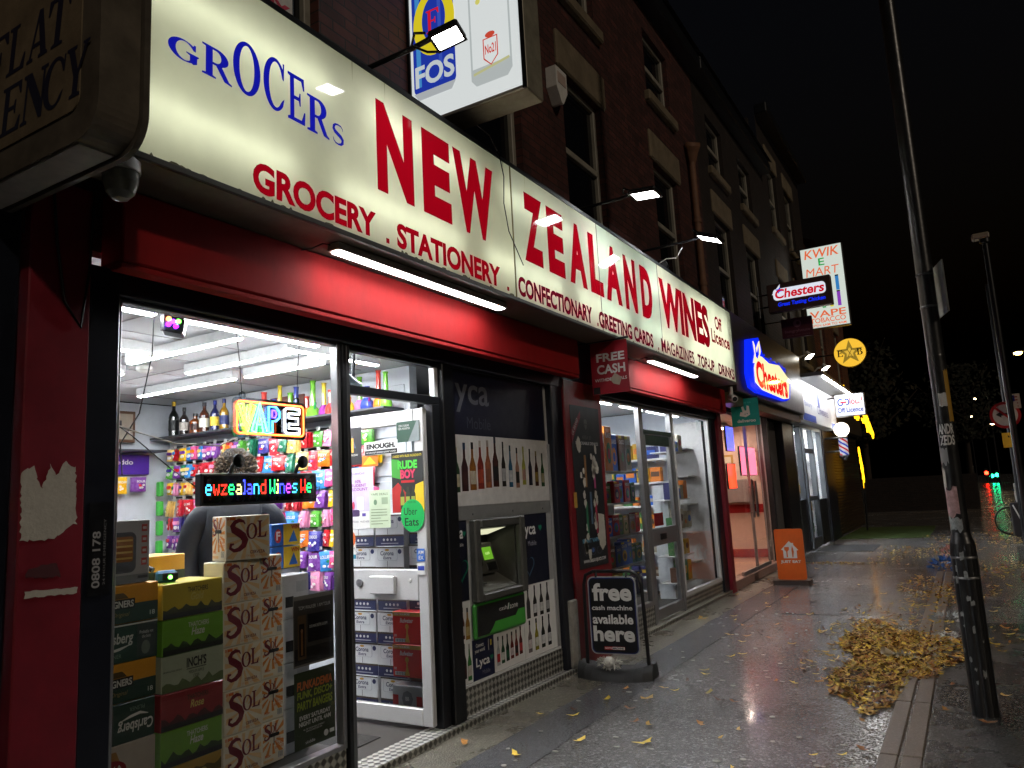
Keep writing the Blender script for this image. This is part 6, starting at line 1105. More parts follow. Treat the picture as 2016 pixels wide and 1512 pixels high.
# projecting signs of the takeaway
cs = thing('projecting_sign', 'brown projecting takeaway sign with white edged red name over blue words', 'sign', (.7, 15.0, 4.8)); yq = 15.0; f_ = PF(yq)
x0, z1_ = P(1508, 562, yq); x1, z1b = P(1634, 548, yq); _, z0_ = P(1510, 618, yq); m = MB(); m.slab(f_, x0, x1, z0_, z1_, -.18, 0, pm((84,64,60), .4, .2), .015); m.build('case', cs)
cw_, ch_ = x1-x0, z1_-z0_; m = MB(); m.prism(f_, rrect(x0+cw_*.1, x0+cw_*.92, z0_+ch_*.4, z0_+ch_*.8, .07), .001, .012, em((235,240,255), .75)); m.prism(f_, [(x0+cw_*.08,z0_+ch_*.62),(x0+cw_*.22,z0_+ch_*.95),(x0+cw_*.2,z0_+ch_*.6)], .001, .011, em((235,240,255), .75)); m.build('logo_border', cs)
m = MB(); m.txt(f_, 'Chesters', x0+cw_*.13, x0+cw_*.9, z0_+ch_*.45, z0_+ch_*.78, .013, em((205,16,40), .8), .03, .15); m.shp(f_, [star(x0+cw_*.2, z0_+ch_*.74, .07, .03, 4, 70)], .0125, em((30,70,220), .8)); m.txt(f_, 'Great Tasting Chicken', x0+cw_*.16, x0+cw_*.9, z0_+ch_*.14, z0_+ch_*.32, .003, em((20,50,255), .85), .025, .15); m.build('lettering', cs)
MB().tube([(-.06,15.1,z0_+.15),(x0+.02,15.1,z0_+.15)], .015, DARKMETAL, 6).tube([(-.06,15.1,z0_+.4),(x0+.02,15.1,z0_+.4)], .015, DARKMETAL, 6).tube([(-.03,15.1,z0_-.05),(-.03,15.1,z0_+.6)], .018, STEEL, 6).build('bracket', cs)
hs = thing('projecting_sign', 'small dark maroon projecting sign under the brown takeaway sign', 'sign', (.6, 15.3, 4.3)); yq = 15.3; f_ = PF(yq); x0, z1_ = P(1537, 632, yq); x1, z0_ = P(1602, 662, yq); z0_ = P(1540, 668, yq)[1]; z1_ = P(1537, 630, yq)[1]
MB().slab(f_, x0, x1, z0_, z1_, -.06, 0, pm((70,22,34), .5), .006).build('panel', hs); cw_, ch_ = x1-x0, z1_-z0_; m = MB(); GP = pm((120,80,90), .5); m.txt(f_, 'hungryhouse', x0+cw_*.1, x0+cw_*.92, z0_+ch_*.22, z0_+ch_*.42, .002, GP, .02); m.shp(f_, [ell(x0+cw_*.52, z0_+ch_*.7, cw_*.13, ch_*.2, 20), ell(x0+cw_*.55, z0_+ch_*.72, cw_*.06, ch_*.09, 14)], .002, GP); m.txt(f_, 'ORDER FOOD ONLINE', x0+cw_*.15, x0+cw_*.9, z0_+ch_*.09, z0_+ch_*.14, .002, GP); m.build('lettering', hs)
MB().tube([(-.06,15.33,z1_-.03),(x1,15.33,z1_-.03)], .012, DARKMETAL, 6).build('bracket', hs)
dv_ = thing('flag_sign', 'teal food delivery flag sign hanging below the takeaway fascia', 'sign', (.25, 12.1, 2.45)); f_ = PF(12.1); x0, z1_ = P(1437, 788, 12.1); x1, z0_ = P(1497, 838, 12.1); z0_ = P(1441, 841, 12.1)[1]
TEALS = pm((0,150,140), .5); MB().slab(f_, x0, x1, z0_, z1_, -.01, 0, TEALS, .002).build('panel', dv_); cw_, ch_ = x1-x0, z1_-z0_; m = MB(); m.txt(f_, 'deliveroo', x0+cw_*.2, x0+cw_*.86, z0_+ch_*.13, z0_+ch_*.25, .0015, PRW, .03); m.txt(f_, "we're on", x0+cw_*.28, x0+cw_*.74, z0_+ch_*.82, z0_+ch_*.9, .0015, pm((90,190,185), .5))
m.shp(f_, [[(x0+cw_*a, z0_+ch_*b) for a, b in ((.3,.38),(.52,.32),(.68,.4),(.66,.72),(.58,.74),(.56,.56),(.5,.56),(.46,.72),(.38,.7),(.42,.5),(.34,.52))], ell(x0+cw_*.5, z0_+ch_*.43, cw_*.02, ch_*.02, 8), ell(x0+cw_*.58, z0_+ch_*.44, cw_*.02, ch_*.02, 8)], .0015, PRW); m.build('lettering', dv_); MB().tube([(-.0,12.105,z1_+.015),(x1,12.105,z1_+.015)], .012, DARKMETAL, 6).build('pole', dv_)
# ================================================================== off licence
gbld = thing('off_licence_building', 'taller brown brick building over the white fronted off licence', 'building', (-3, 19, 0))
h3 = [(17.6,18.6,4.5,6.2),(19.6,20.6,4.5,6.2),(17.6,18.6,7.4,9.0),(19.6,20.6,7.4,9.0)]
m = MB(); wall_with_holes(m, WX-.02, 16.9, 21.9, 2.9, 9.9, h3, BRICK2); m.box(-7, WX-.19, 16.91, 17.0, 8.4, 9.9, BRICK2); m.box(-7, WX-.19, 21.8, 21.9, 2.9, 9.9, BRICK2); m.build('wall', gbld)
for h in h3: sash(gbld, WX-.02, *h)
MB().slab(SF(WX), 16.9, 21.9, 9.91, 10.15, -.02, .25, DARKMETAL, .02).build('gutter', gbld)
gf_ = thing('fascia_sign', 'white and blue off licence fascia under a long LED strip', 'sign', (.2, 19.5, 3.0)); m = MB(); m.slab(SF(0), 16.95, 21.9, 2.85, 3.75, -.04, .25, pm((205,208,212), .5), .01); m.rect(SF(.252), 17.0, 18.6, 2.86, 3.02, .0, pm((20,70,170), .5)); m.rect(SF(.252), 20.9, 21.88, 2.86, 3.0, .0, pm((20,70,170), .5)); m.shp(SF(.253), [ell(19.2,3.45,.16,.2,20)], 0, pm((20,60,160), .5)); m.txt(SF(.253), 'Convenience', 18.9, 20.5, 3.1, 3.3, 0, pm((60,60,130), .5)); m.txt(SF(.253), 'Bakery', 17.3, 18.2, 3.15, 3.3, 0, pm((90,110,180), .5)); m.build('panel', gf_)
MB().slab(SF(0), 16.95, 21.9, 3.76, 3.84, .0, .75, pm((120,120,120), .4, .3), .01).build('canopy', gf_); b_ = MB(); b_.slab(SF(0), 17.1, 21.9, 3.72, 3.755, .7, .74, em((255,255,255), 15)); b_.build('led_strip', gf_)
MB().slab(SF(0), 17.0, 18.0, 3.85, 4.1, -.03, .1, pm((190,150,30), .5)).build('yellow_panel', gf_)
for i, y_ in enumerate((17.5, 19.7)):
    t = thing('swan_neck_lamp', f'small white swan neck lamp over the off licence fascia, {["nearer","farther"][i]} one', 'lamp', (.2, y_, 4.1), 'swan neck lamps'); MB().tube([(.1,y_,3.85),(.16,y_+.05,4.0),(.1,y_,4.15),(.25,y_,4.3),(.4,y_,4.32)], .018, WHITEP, 6).build('neck', t); MB().lathe([(.03,.1),(.06,.02),(.12,-.04)], (.42,y_,4.3), WHITEP, 12, axis=(-.5,.1,1)).build('shade', t); MB().lathe(ball(.045), (.43,y_,4.22), em((255,250,235), 14), 8).build('bulb', t)
DG = pm((60,64,68), .4, .3); m = MB(); f_ = SF(-.02)
for y_ in (16.95, 17.75, 18.1, 19.3, 20.55): m.slab(f_, y_, y_+.1, .05, 2.84, -.1, .02, DG)
m.slab(f_, 17.06, 20.5, 2.76, 2.845, -.1, .02, DG); m.slab(f_, 17.06, 17.74, .05, 1.15, -.06, .0, DARKMETAL); m.slab(f_, 18.21, 19.29, 1.1, 1.2, -.06, .0, DG); m.slab(f_, 18.21, 19.29, .05, .25, -.06, .0, DG); m.slab(f_, 19.41, 20.54, .05, 1.1, -.06, .0, DARKMETAL); m.slab(f_, 18.21, 19.29, 2.2, 2.3, -.06, .0, DG); sf_ = m.build('shopfront_frame', gbld)
m = MB(); m.rect(SF(-.06), 17.06, 17.74, 1.15, 2.76, 0, GL); m.rect(SF(-.06), 18.21, 19.29, .25, 2.2, 0, GL); m.rect(SF(-.06), 19.41, 20.54, 1.1, 2.76, 0, GL); m.rect(SF(-.06), 18.21, 19.29, 2.3, 2.76, 0, GL); m.build('glass', sf_)
MB().box(-2.6, -.13, 16.95, 21.0, 0, .05, IFL).build('off_licence_floor', kind='structure'); MB().box(-2.6, -.13, 16.95, 21.0, 2.85, 2.9, CEIL).build('off_licence_ceiling', kind='structure'); m = MB(); m.box(-2.6, -2.5, 16.95, 21.0, .05, 2.84, IW); m.build('back_wall', kind='structure'); MB().box(-2.5, -.13, 20.7, 20.8, .05, 2.84, pm((220,222,225), .6)).build('end_wall', kind='structure'); MB().box(-2.5, -.13, 16.95, 17.0, .05, 2.84, IW).build('side_wall', kind='structure')
for i, x in enumerate((-.5, -1.3)): tube_light((x,17.3,2.78), (x,20.4,2.78), f'long ceiling tube of the off licence, {["near the glass","farther in"][i]}', 'off licence ceiling tubes', em((250,252,255), 50), .05)
for k in range(5):
    z_ = .4+k*.42; tag(MB().slab(PF(20.65), -1.9, -.3, z_-.02, z_, 0, .3, WS).build('shelf'), f'off licence wall shelf, {["lowest","second","third","fourth","highest"][k]} of five', 'shelf', 'off licence shelves')
    for i in range(7): c_, nm = rng_.choice(CER); tag(MB().slab(PF(20.4), -1.85+i*.22, -1.7+i*.22, z_+.001, z_+rng_.uniform(.15,.3), 0, .1, card(c_), .01).build('grocery_pack'), f'{nm} pack on the {["lowest","second","third","fourth","highest"][k]} off licence shelf, number {i+1} from the back', 'grocery pack', 'packs in the off licence')
for i, (zz, c_) in enumerate(((.35,(40,130,70)),(.6,(200,200,205)),(.85,(210,160,40)))): tag(MB().slab(SF(-.15), 18.4, 19.2, zz, zz+.22, -.2, 0, card(c_), .01).build('crate'), f'{["green","white","yellow"][i]} pack stacked inside the off licence door', 'pack', 'packs inside the off licence door')
go = thing('projecting_sign', 'white lit projecting off licence sign with blue and red lettering', 'sign', (.8, 20.6, 3.2)); yq = 20.6; f_ = PF(yq); x0, z1_ = P(1641, 780, yq); x1, z0_ = P(1705, 812, yq); z0_ = P(1645, 822, yq)[1]; z1_ = P(1641, 778, yq)[1]
MB().slab(f_, x0, x1, z0_, z1_, -.16, -.004, pm((120,122,126), .4, .4), .01).build('case', go); m = MB(); m.rect(f_, x0+.02, x1-.02, z0_+.02, z1_-.02, 0, em((240,242,248), .75)); m.build('face', go); cw_, ch_ = x1-x0, z1_-z0_
m = MB(); GB = em((20,60,170), .6); GR = em((215,20,60), .6); m.shp(f_, [ribbon(arc(x0+cw_*.2, z0_+ch_*.64, cw_*.08, ch_*.14, 40, 360, 16), cw_*.045)], .002, GB); m.shp(f_, [ribbon(arc(x0+cw_*.41, z0_+ch_*.64, cw_*.07, ch_*.13, -120, 140, 16), cw_*.04)], .003, GB); m.rect(f_, x0+cw_*.2, x0+cw_*.4, z0_+ch_*.6, z0_+ch_*.67, .0045, GR); m.txt(f_, 'local', x0+cw_*.51, x0+cw_*.92, z0_+ch_*.52, z0_+ch_*.82, .002, GR, .01); m.txt(f_, 'Off Licence', x0+cw_*.08, x0+cw_*.93, z0_+ch_*.18, z0_+ch_*.4, .002, GB, .02); m.build('lettering', go)
MB().tube([(.1,20.65,z1_-.08),(x0+.05,20.65,z1_-.08)], .02, DARKMETAL, 6).build('bracket', go)
kw = thing('lightbox_sign', 'tall white lit vape shop sign with orange lettering high over the street', 'sign', (.8, 19.4, 5.3)); yq = 19.4; f_ = PF(yq); x0, z1_ = P(1573, 492, yq); x1, z1b = P(1656, 476, yq); _, z0_ = P(1590, 648, yq); z0_ = (z0_+P(1673,640,yq)[1])/2; z1_ = (z1_+z1b)/2
m = MB(); m.slab(f_, x0, x1, z0_, z1_, -.2, -.004, pm((90,92,92), .4, .4), .012); m.build('case', kw); m = MB(); m.rect(f_, x0+.02, x1-.02, z0_+.02, z1_-.02, 0, em((222,232,222), .72)); m.build('face', kw); cw_, ch_ = x1-x0, z1_-z0_; OR = em((236,110,66), .75); m = MB()
for s_, a, b, c_, d, mt, sh in (('KWIK',.1,.92,.86,.97,OR,.15),('E',.42,.56,.76,.85,em((40,170,80), .7),0),('MART',.1,.88,.64,.74,OR,.12),('VAPE',.08,.92,.13,.21,OR,0),('TOBACCO',.08,.9,.065,.125,OR,0),('OPEN 6AM TO 4AM',.08,.9,.02,.05,OR,0)): m.txt(f_, s_, x0+cw_*a, x0+cw_*b, z0_+ch_*c_, z0_+ch_*d, .002, mt, (.0 if s_ == 'MART' else .014) if s_ not in ('TOBACCO','OPEN 6AM TO 4AM') else .012, sh)
for i, c_ in enumerate(((60,120,220),(230,90,110),(60,140,210),(60,180,90),(235,225,60),(150,70,200))): m.rect(f_, x0+cw_*(.4+(i % 3)*.18), x0+cw_*(.48+(i % 3)*.18), z0_+ch_*(.43-.19*(i//3)), z0_+ch_*(.6-.19*(i//3)), .002, em(c_, .65)); m.rect(f_, x0+cw_*(.4+(i % 3)*.18), x0+cw_*(.48+(i % 3)*.18), z0_+ch_*(.6-.19*(i//3)), z0_+ch_*(.615-.19*(i//3)), .002, PRK)
m.build('lettering', kw); MB().tube([(-.07,19.5,z1_-.2),(x0,19.5,z1_-.2)], .025, DARKMETAL, 6).tube([(-.07,19.5,z1_+.03),(x1*.5,19.5,z1_+.02)], .012, STEEL, 6).build('bracket', kw)
eb = thing('projecting_sign', 'round yellow lit sign with a star between two dark letters', 'sign', (.8, 21.6, 4.5)); yq = 21.6; f_ = PF(yq); cx_, cz_ = P(1673, 694, yq); rr_ = P(1706, 694, yq)[0]-cx_
m = MB(); m.prism(f_, ell(cx_, cz_, rr_, rr_*.97, 40), -.12, -.003, pm((130,110,40), .4)); m.build('case', eb); m = MB(); m.prism(f_, ell(cx_, cz_, rr_*.97, rr_*.94, 40), -.002, .004, em((250,196,60), .85)); m.build('face', eb); m = MB(); m.shp(f_, [star(cx_, cz_, rr_*.85, rr_*.34)], .006, em((170,140,50), .6)); m.shp(f_, [star(cx_, cz_, rr_*.36, rr_*.2)], .008, em((235,190,70), .75)); m.ser(f_, 'E', cx_-rr_*.78, cx_-rr_*.42, cz_-rr_*.22, cz_+rr_*.22, .009, PRK); m.ser(f_, 'B', cx_+rr_*.42, cx_+rr_*.78, cz_-rr_*.22, cz_+rr_*.22, .009, PRK); m.shp(f_, [ribbon([(cx_-.06,cz_+.1),(cx_+.06,cz_-.12)], .012)], .009, PRK); m.shp(f_, [ribbon([(cx_+.06,cz_+.1),(cx_-.06,cz_-.12)], .012)], .0095, PRK); m.build('emblem', eb); MB().tube([(-.07,21.65,cz_),(cx_-rr_+.02,21.65,cz_)], .02, DARKMETAL, 6).build('bracket', eb)
# barber pole
yb_ = 21.3; bx, bz1 = P(1657, 848, yb_); bzb = P(1661, 903, yb_)[1]; bp = thing('barber_pole', 'red, white and blue barber pole with a glowing globe on top', 'barber pole', (bx, yb_, bzb))
hb = bz1-bzb; rp = .11; m = MB(); n_ = 48; cr = [em((220,222,225), .45), em((200,30,44), .5), em((220,222,225), .45), em((40,70,190), .5)]
for j in range(24):
    for i in range(24):
        a0_, a1_ = 2*math.pi*i/24, 2*math.pi*(i+1)/24; z0_, z1_ = bzb+hb*(.1+.62*j/24), bzb+hb*(.1+.62*(j+1)/24); m.add([(bx+rp*math.cos(a), yb_+rp*math.sin(a), z) for a, z in ((a0_,z0_),(a1_,z0_),(a1_,z1_),(a0_,z1_))], [(0,1,2,3)], cr[((i+j)//3) % 4], True)
m.build('striped_drum', bp); m = MB(); m.lathe([(.0,0),(.05,.0),(.1,.06),(.13,.1),(.13,.13)], (bx,yb_,bzb-.04), STEEL, 14); m.build('foot', bp); m = MB(); m.lathe([(.13,hb*.72),(.13,hb*.77),(.09,hb*.8),(.05,hb*.82)], (bx,yb_,bzb), STEEL, 14); m.build('cap', bp); m = MB(); m.lathe([(.19*math.sin(math.pi*i/10), hb*.82+.16-.19*math.cos(math.pi*i/10)) for i in range(11)], (bx,yb_,bzb), em((255,246,225), 1.4), 16); m.build('globe', bp); MB().tube([(0,yb_,bzb+.2),(bx-.1,yb_,bzb+.2)], .03, STEEL, 6).tube([(0,yb_,bzb+hb*.75),(bx-.1,yb_,bzb+hb*.75)], .03, STEEL, 6).build('bracket', bp)
# shuttered unit at the end and gold light strings
sh = thing('shuttered_building', 'dark brown brick end building with a closed roller shutter and gold lights', 'building', (-3, 25.2, 0)); m = MB(); wall_with_holes(m, WX-.03, 21.9, 28.6, 3.0, 8.2, [(23,24,4.6,6.3),(26,27,4.6,6.3)], BRICK3); m.box(-7, WX-.2, 28.5, 28.6, 0, 8.2, BRICK3); m.build('wall', sh)
for h in ((23,24,4.6,6.3),(26,27,4.6,6.3)): sash(sh, WX-.03, *h)
MB().slab(SF(0), 20.9, 22.3, 0, 2.84, -.2, .0, NAVY, .01).build('pilaster', sh); m = MB()
for i in range(36): m.slab(SF(-.06), 22.35, 28.3, .02+i*.08, .094+i*.08, -.03, .0, pm((46,38,34), .4, .5, var=.3), .012)
m.build('roller_shutter', sh); MB().slab(SF(0), 21.92, 28.6, 2.95, 3.75, -.1, .12, pm((26,24,26), .6), .01).build('fascia', sh); MB().add([(.2,21.9,8.2),(.2,28.6,8.2),(-4,28.6,10.6),(-4,21.9,10.6)], [(0,1,2,3)], pm((70,44,34), .7, var=.4, bump=.5, bscale=8)).build('roof', sh)
GOLDL = em((255,176,20), 1.1)
def gold(pts, label, seed, n_=70):
    random.seed(seed); t = thing('light_string', label, 'light string', (pts[0][0], pts[0][1], min(p[2] for p in pts)), 'gold light strings on the end building'); m = MB()
    for i in range(n_):
        a, b, k_ = random.choice(pts), random.choice(pts), random.random(); p = [a[q_]+(b[q_]-a[q_])*k_ for q_ in range(3)]; l = random.uniform(.06,.2); m.tube([p, (p[0]+random.uniform(-.015,.015), p[1]+.01, p[2]-l)], .02, GOLDL, 5)
    m.build('lit_tubes', t)
def gp_(px, py, y): x, z_ = P(px, py, y); return (x, y, z_)
gold([gp_(1676,805,23.5),gp_(1700,800,23.5),gp_(1718,850,23.5),gp_(1690,780,23.5),gp_(1705,830,23.5)], 'cluster of gold light strings hanging at the end building fascia', 4, 170)
gold([gp_(1660,758,22.5),gp_(1668,785,22.5),gp_(1664,770,22.5)], 'small orange gold light tuft above the white off licence sign', 5, 22)
gold([gp_(1690,880,25.0),gp_(1697,915,25.0),gp_(1701,950,25.0),gp_(1693,900,25.0)], 'upright gold light strip on the shuttered end wall', 6, 120)
for nm, p_ in (('post', ((1703,950),(1706,1035))),): tag(MB().tube([gp_(1702,950,25.0), (gp_(1707,1037,25.0)[0], 25.0, 0)], .025, DARKMETAL, 6).build('pole'), 'thin dark pole carrying the upright gold light strip', 'pole')
# flat green strip on the pavement, and mats
wavy_strip(-.0, 2.1, 21.6, 26.5, .006, pm((60,84,30), .9, var=.4, bump=.8, bscale=200), 'green_strip', .02)
a = [G(1640,1073), G(1720,1075), G(1712,1088), G(1620,1087)]; m = MB(); ys_ = sorted(p[1] for p in a); m.box(.05, 1.2, 17.9, 19.6, .001, .014, pm((22,22,24), .9, bump=.6, bscale=150), .004); m.build('entrance_mat', None, 'black rubber mat on the pavement outside the off licence', 'mat')
# ================================================================== pavement objects
je = thing('pavement_board', 'orange pavement board with a white house emblem and words outside the takeaway', 'pavement board', (.66, 12.33, 0)); f_ = PF(12.33); x0, z1_ = P(1520, 1042, 12.33); x1, z0_ = P(1584, 1142, 12.33); x0b = P(1527, 1142, 12.33)[0]; z0_ = .07
x1 = P(1576, 1042, 12.33)[0]; ORB = pm((216,98,24), .45, var=.08); m = MB(); m.prism(f_, rrect(x0+.02, x1+.02, z0_, z1_, .03), -.02, .0, ORB); m.build('panel', je); MB().prism(Fr((x0+.22, 12.34, .0), (1,0,0), (0,1,0)), rrect(-.26, .28, -.16, .16, .05), 0, .07, pm((60,50,46), .6), None).build('foot', je)
cw_, ch_ = x1-x0, z1_-z0_; m = MB(); cx_ = x0+.02+cw_/2; cz_ = z0_+ch_*.55
m.shp(f_, [[(cx_-.1,cz_-.1),(cx_+.1,cz_-.1),(cx_+.1,cz_+.02),(cx_+.13,cz_+.02),(cx_+.06,cz_+.1),(cx_+.06,cz_+.13),(cx_+.03,cz_+.13),(cx_,cz_+.16),(cx_-.13,cz_+.03),(cx_-.1,cz_+.02)], [(cx_-.055,cz_-.085),(cx_-.035,cz_-.085),(cx_-.035,cz_+.0),(cx_-.01,cz_+.03),(cx_-.01,cz_+.07),(cx_-.08,cz_+.07),(cx_-.08,cz_+.03),(cx_-.055,cz_+.0)], [(cx_+.03,cz_-.085),(cx_+.045,cz_-.085),(cx_+.06,cz_+.0),(cx_+.04,cz_+.09),(cx_+.025,cz_+.03)]], .0015, PRW); m.txt(f_, 'JUST EAT', cx_-.15, cx_+.15, z0_+ch_*.31, z0_+ch_*.38, .0015, PRW, .04); m.build('emblem', je)
ab = thing('swing_sign', 'black swing sign with white cash machine words on a dark rubber base', 'pavement sign', (.4, 6.1, 0)); yq = 6.08; f_ = PF(yq); x0, x1, z0_, z1_ = .175, .6, .185, .83
f_ = Fr((x0, yq, 0), (1, .1, 0), (0, 0, 1)); W_ = .43; RUB = pm((34,35,36), .6, var=.25, bump=.3); m = MB(); m.prism(f_, rrect(0, W_, z0_, z1_, .05), -.012, 0, pm((180,182,184), .4, .4)); m.prism(f_, rrect(.01, W_-.01, z0_+.01, z1_-.01, .045), .0005, .003, pm((24,36,96), .4)); m.prism(f_, rrect(.02, W_-.02, z0_+.02, z1_-.02, .035), .0035, .005, pm((14,16,22), .35)); m.build('panel', ab)
m = MB(); c_ = .0065; 
for s_, a, b, b0, b1, bo in (('free',.04,.39,.625,.775,.035),('cash machine',.03,.39,.55,.59,.02),('available',.03,.39,.435,.515,.03),('here',.03,.395,.29,.42,.035)): m.txt(f_, s_, a, b, b0, b1, c_, PRW, bo)
m.rect(f_, .12, .3, .225, .25, c_, PRR); m.rect(f_, .19, .298, .227, .248, c_+.0006, PRW); m.txt(f_, 'NOTE', .125, .185, .23, .245, c_+.0012, PRW, .02); m.txt(f_, 'MACHINE', .195, .29, .23, .245, c_+.0012, PRK, .03); m.build('lettering', ab)
m = MB(); m.tube([f_.p(W_+.06,.1,-.02), f_.p(W_+.05,.55,-.02), f_.p(W_+.045,.76,-.02), f_.p(W_+.02,.84,-.02), f_.p(W_-.04,.872,-.02), f_.p(.05,.872,-.02), f_.p(-.02,.84,-.02), f_.p(-.04,.76,-.02), f_.p(-.05,.1,-.02)], .016, BLACKP, 10); m.build('frame', ab)
for a in (.08, W_-.08): MB().tube([f_.p(a,.875,-.02), f_.p(a,.82,-.006)], .012, BLACKP, 8).build('hanger', ab)
base = [(-.1,.0),(W_+.1,.0),(W_+.1,.1),(W_+.06,.14),(W_*.8,.105),(W_*.5,.09),(W_*.2,.1),(.0,.12),(-.07,.12),(-.1,.08)]
m = MB()
for i in range(9):
    a0_ = -.11+(W_+.22)*i/9; a1_ = -.11+(W_+.22)*(i+1)/9; hgt = lambda a: .075+.055*abs((a-W_/2)/(W_/2+.11))**2; dep = lambda a: .21*math.sqrt(max(.2, 1-((a-W_/2)/(W_/2+.16))**2))
    def sec(a): return [f_.p(a,0,-.02+dep(a)), f_.p(a,hgt(a)*.55,-.02+dep(a)*.93), f_.p(a,hgt(a),-.02+dep(a)*.55), f_.p(a,hgt(a)*.9,-.02), f_.p(a,hgt(a),-.02-dep(a)*.55), f_.p(a,hgt(a)*.55,-.02-dep(a)*.93), f_.p(a,0,-.02-dep(a))]
    s0, s1 = sec(a0_), sec(a1_); m.add(s0+s1, [(k_, 7+k_, 8+k_, k_+1) for k_ in range(6)], RUB, True)
    if i == 0: m.add(s0, [tuple(range(7))], RUB)
    if i == 8: m.add(s1, [tuple(range(7))[::-1]], RUB)
m.build('base', ab)
m = MB(); rough_ball(m, (.36,6.02,.13), .05, pm((210,208,200), .8), 120, .04, 9, (1.9,.8,.6)); m.lathe(ball(.05), (.36,6.02,.085), pm((210,208,200), .8), 10); m.build('crumpled_tissue', None, 'crumpled white tissue lying on the rubber base of the swing sign', 'tissue')
# lamp post
lp = thing('lamp_post', 'black lamp post with fluted lower column, peeling stickers and strapped plate', 'lamp post', (3.035, 5.9, 0)); PX_, PY_ = 3.035, 5.9; POST = pm((30,30,31), .34, var=.45, scale=20, bump=.12, bscale=40); n_ = 24
m = MB(); prof = [(.078,0),(.078,.3),(.078,.9),(.078,1.03),(.073,1.09),(.062,1.13),(.056,1.16)]
for i in range(len(prof)-1):
    vs = [];
    for r_, z_ in prof[i:i+2]:
        for k_ in range(40): fl_r = r_*(1-.09*(k_ % 5 == 0)) if z_ < 1.04 else r_; vs.append((PX_+fl_r*math.cos(2*math.pi*k_/40), PY_+fl_r*math.sin(2*math.pi*k_/40), z_))
    m.add(vs, [(k_, (k_+1) % 40, 40+(k_+1) % 40, 40+k_) for k_ in range(40)], POST, i > 3)
m.build('base_column', lp); MB().lathe([(.056,1.16),(.055,2.0),(.056,2.35),(.054,2.36),(.054,2.9),(.053,3.4),(.05,8.2),(0,8.2)], (PX_,PY_,0), POST, 20).build('upper_column', lp)
m = MB()
for z_ in (.86, .99): m.lathe([(.0785,z_),(.0805,z_+.008),(.0785,z_+.016)], (PX_,PY_,0), pm((120,120,120), .4, .6), 20)
m.build('strap', lp)
for z_ in (2.7, 2.93): MB().lathe([(.055,z_-.008),(.058,z_),(.055,z_+.008)], (PX_,PY_,0), STEEL, 18).build('band', lp)
pl_ = MB(); pl_.slab(Fr((PX_+.075, PY_+.02, 2.63), (.25,-.97,0), (0,0,1)), -.16, .16, 0, .36, -.004, .004, pm((110,112,112), .4, .5)); pl_.build('sign_plate', None, 'grey rear of a sign plate strapped to the lamp post', 'sign plate')
def on_post(z0_, z1_, a0_, a1_, r_, mt, label=None, name='sticker', txt=None, n2=8, rag=0., seed=0):
    m = MB(); random.seed(seed); vs = []
    A = [math.radians(a0_+(a1_-a0_)*i/n2) for i in range(n2+1)]
    for zz in (0, 1):
        for a in A: z_ = (z1_ if zz else z0_)+random.uniform(-rag,rag); vs.append((PX_+r_*math.cos(a), PY_+r_*math.sin(a), z_))
    m.add(vs, [(i, i+1, n2+2+i, n2+1+i) for i in range(n2)], mt, True)
    if txt:
        for line, fz0, fz1 in txt:
            tv, tf_, _ = text_mesh(line, .03, .1)
            m.add([(PX_+(r_+.001)*math.cos(math.radians(a0_+(a1_-a0_)*(.05+.9*x))), PY_+(r_+.001)*math.sin(math.radians(a0_+(a1_-a0_)*(.05+.9*x))), z0_+(z1_-z0_)*(fz0+(fz1-fz0)*y)) for x, y in tv], tf_, PRW)
    return tag(m.build(name), label, 'sticker', 'stickers on the lamp post')
on_post(1.72, 1.9, 215, 320, .0575, PRK, 'black sticker with white slanting letters on the lamp post', txt=(('ANDR',.52,.9),('ZEDS',.1,.48)))
on_post(2.0, 2.09, 250, 300, .0575, pm((190,190,186), .6), 'small white square sticker above the black lettered one', rag=.004, seed=2); on_post(1.62, 1.72, 190, 260, .0572, pm((140,140,140), .7), 'grey torn sticker under the black lettered one on the post', rag=.02, seed=3)
on_post(1.27, 1.45, 195, 285, .0572, pm((176,140,140), .7, var=.4, scale=30), 'pinkish layered sticker remnants around the post above its base', rag=.02, seed=4); on_post(1.17, 1.26, 200, 290, .0575, pm((150,156,156), .6, var=.5, scale=40), 'grey and white torn sticker just above the fluted base', rag=.015, seed=5)
on_post(1.45, 1.58, 180, 225, .0575, pm((196,192,180), .8), 'loose white paper flapping at the left of the lamp post', rag=.03, seed=6); on_post(1.9, 2.25, 300, 335, .0578, pm((170,130,40), .6), 'tall yellow sticker wrapped round the right of the lamp post', rag=.01, seed=7)
random.seed(11)
for i in range(16): z_ = random.uniform(.12, 1.0); a_ = random.uniform(195, 320); on_post(z_, z_+random.uniform(.01,.05), a_, a_+random.uniform(5,18), .0795, pm((150,152,150), .7, var=.5, scale=40), 'small torn white sticker scrap on the fluted lamp post base', 'sticker_scrap', rag=.008, seed=i+20, n2=3)
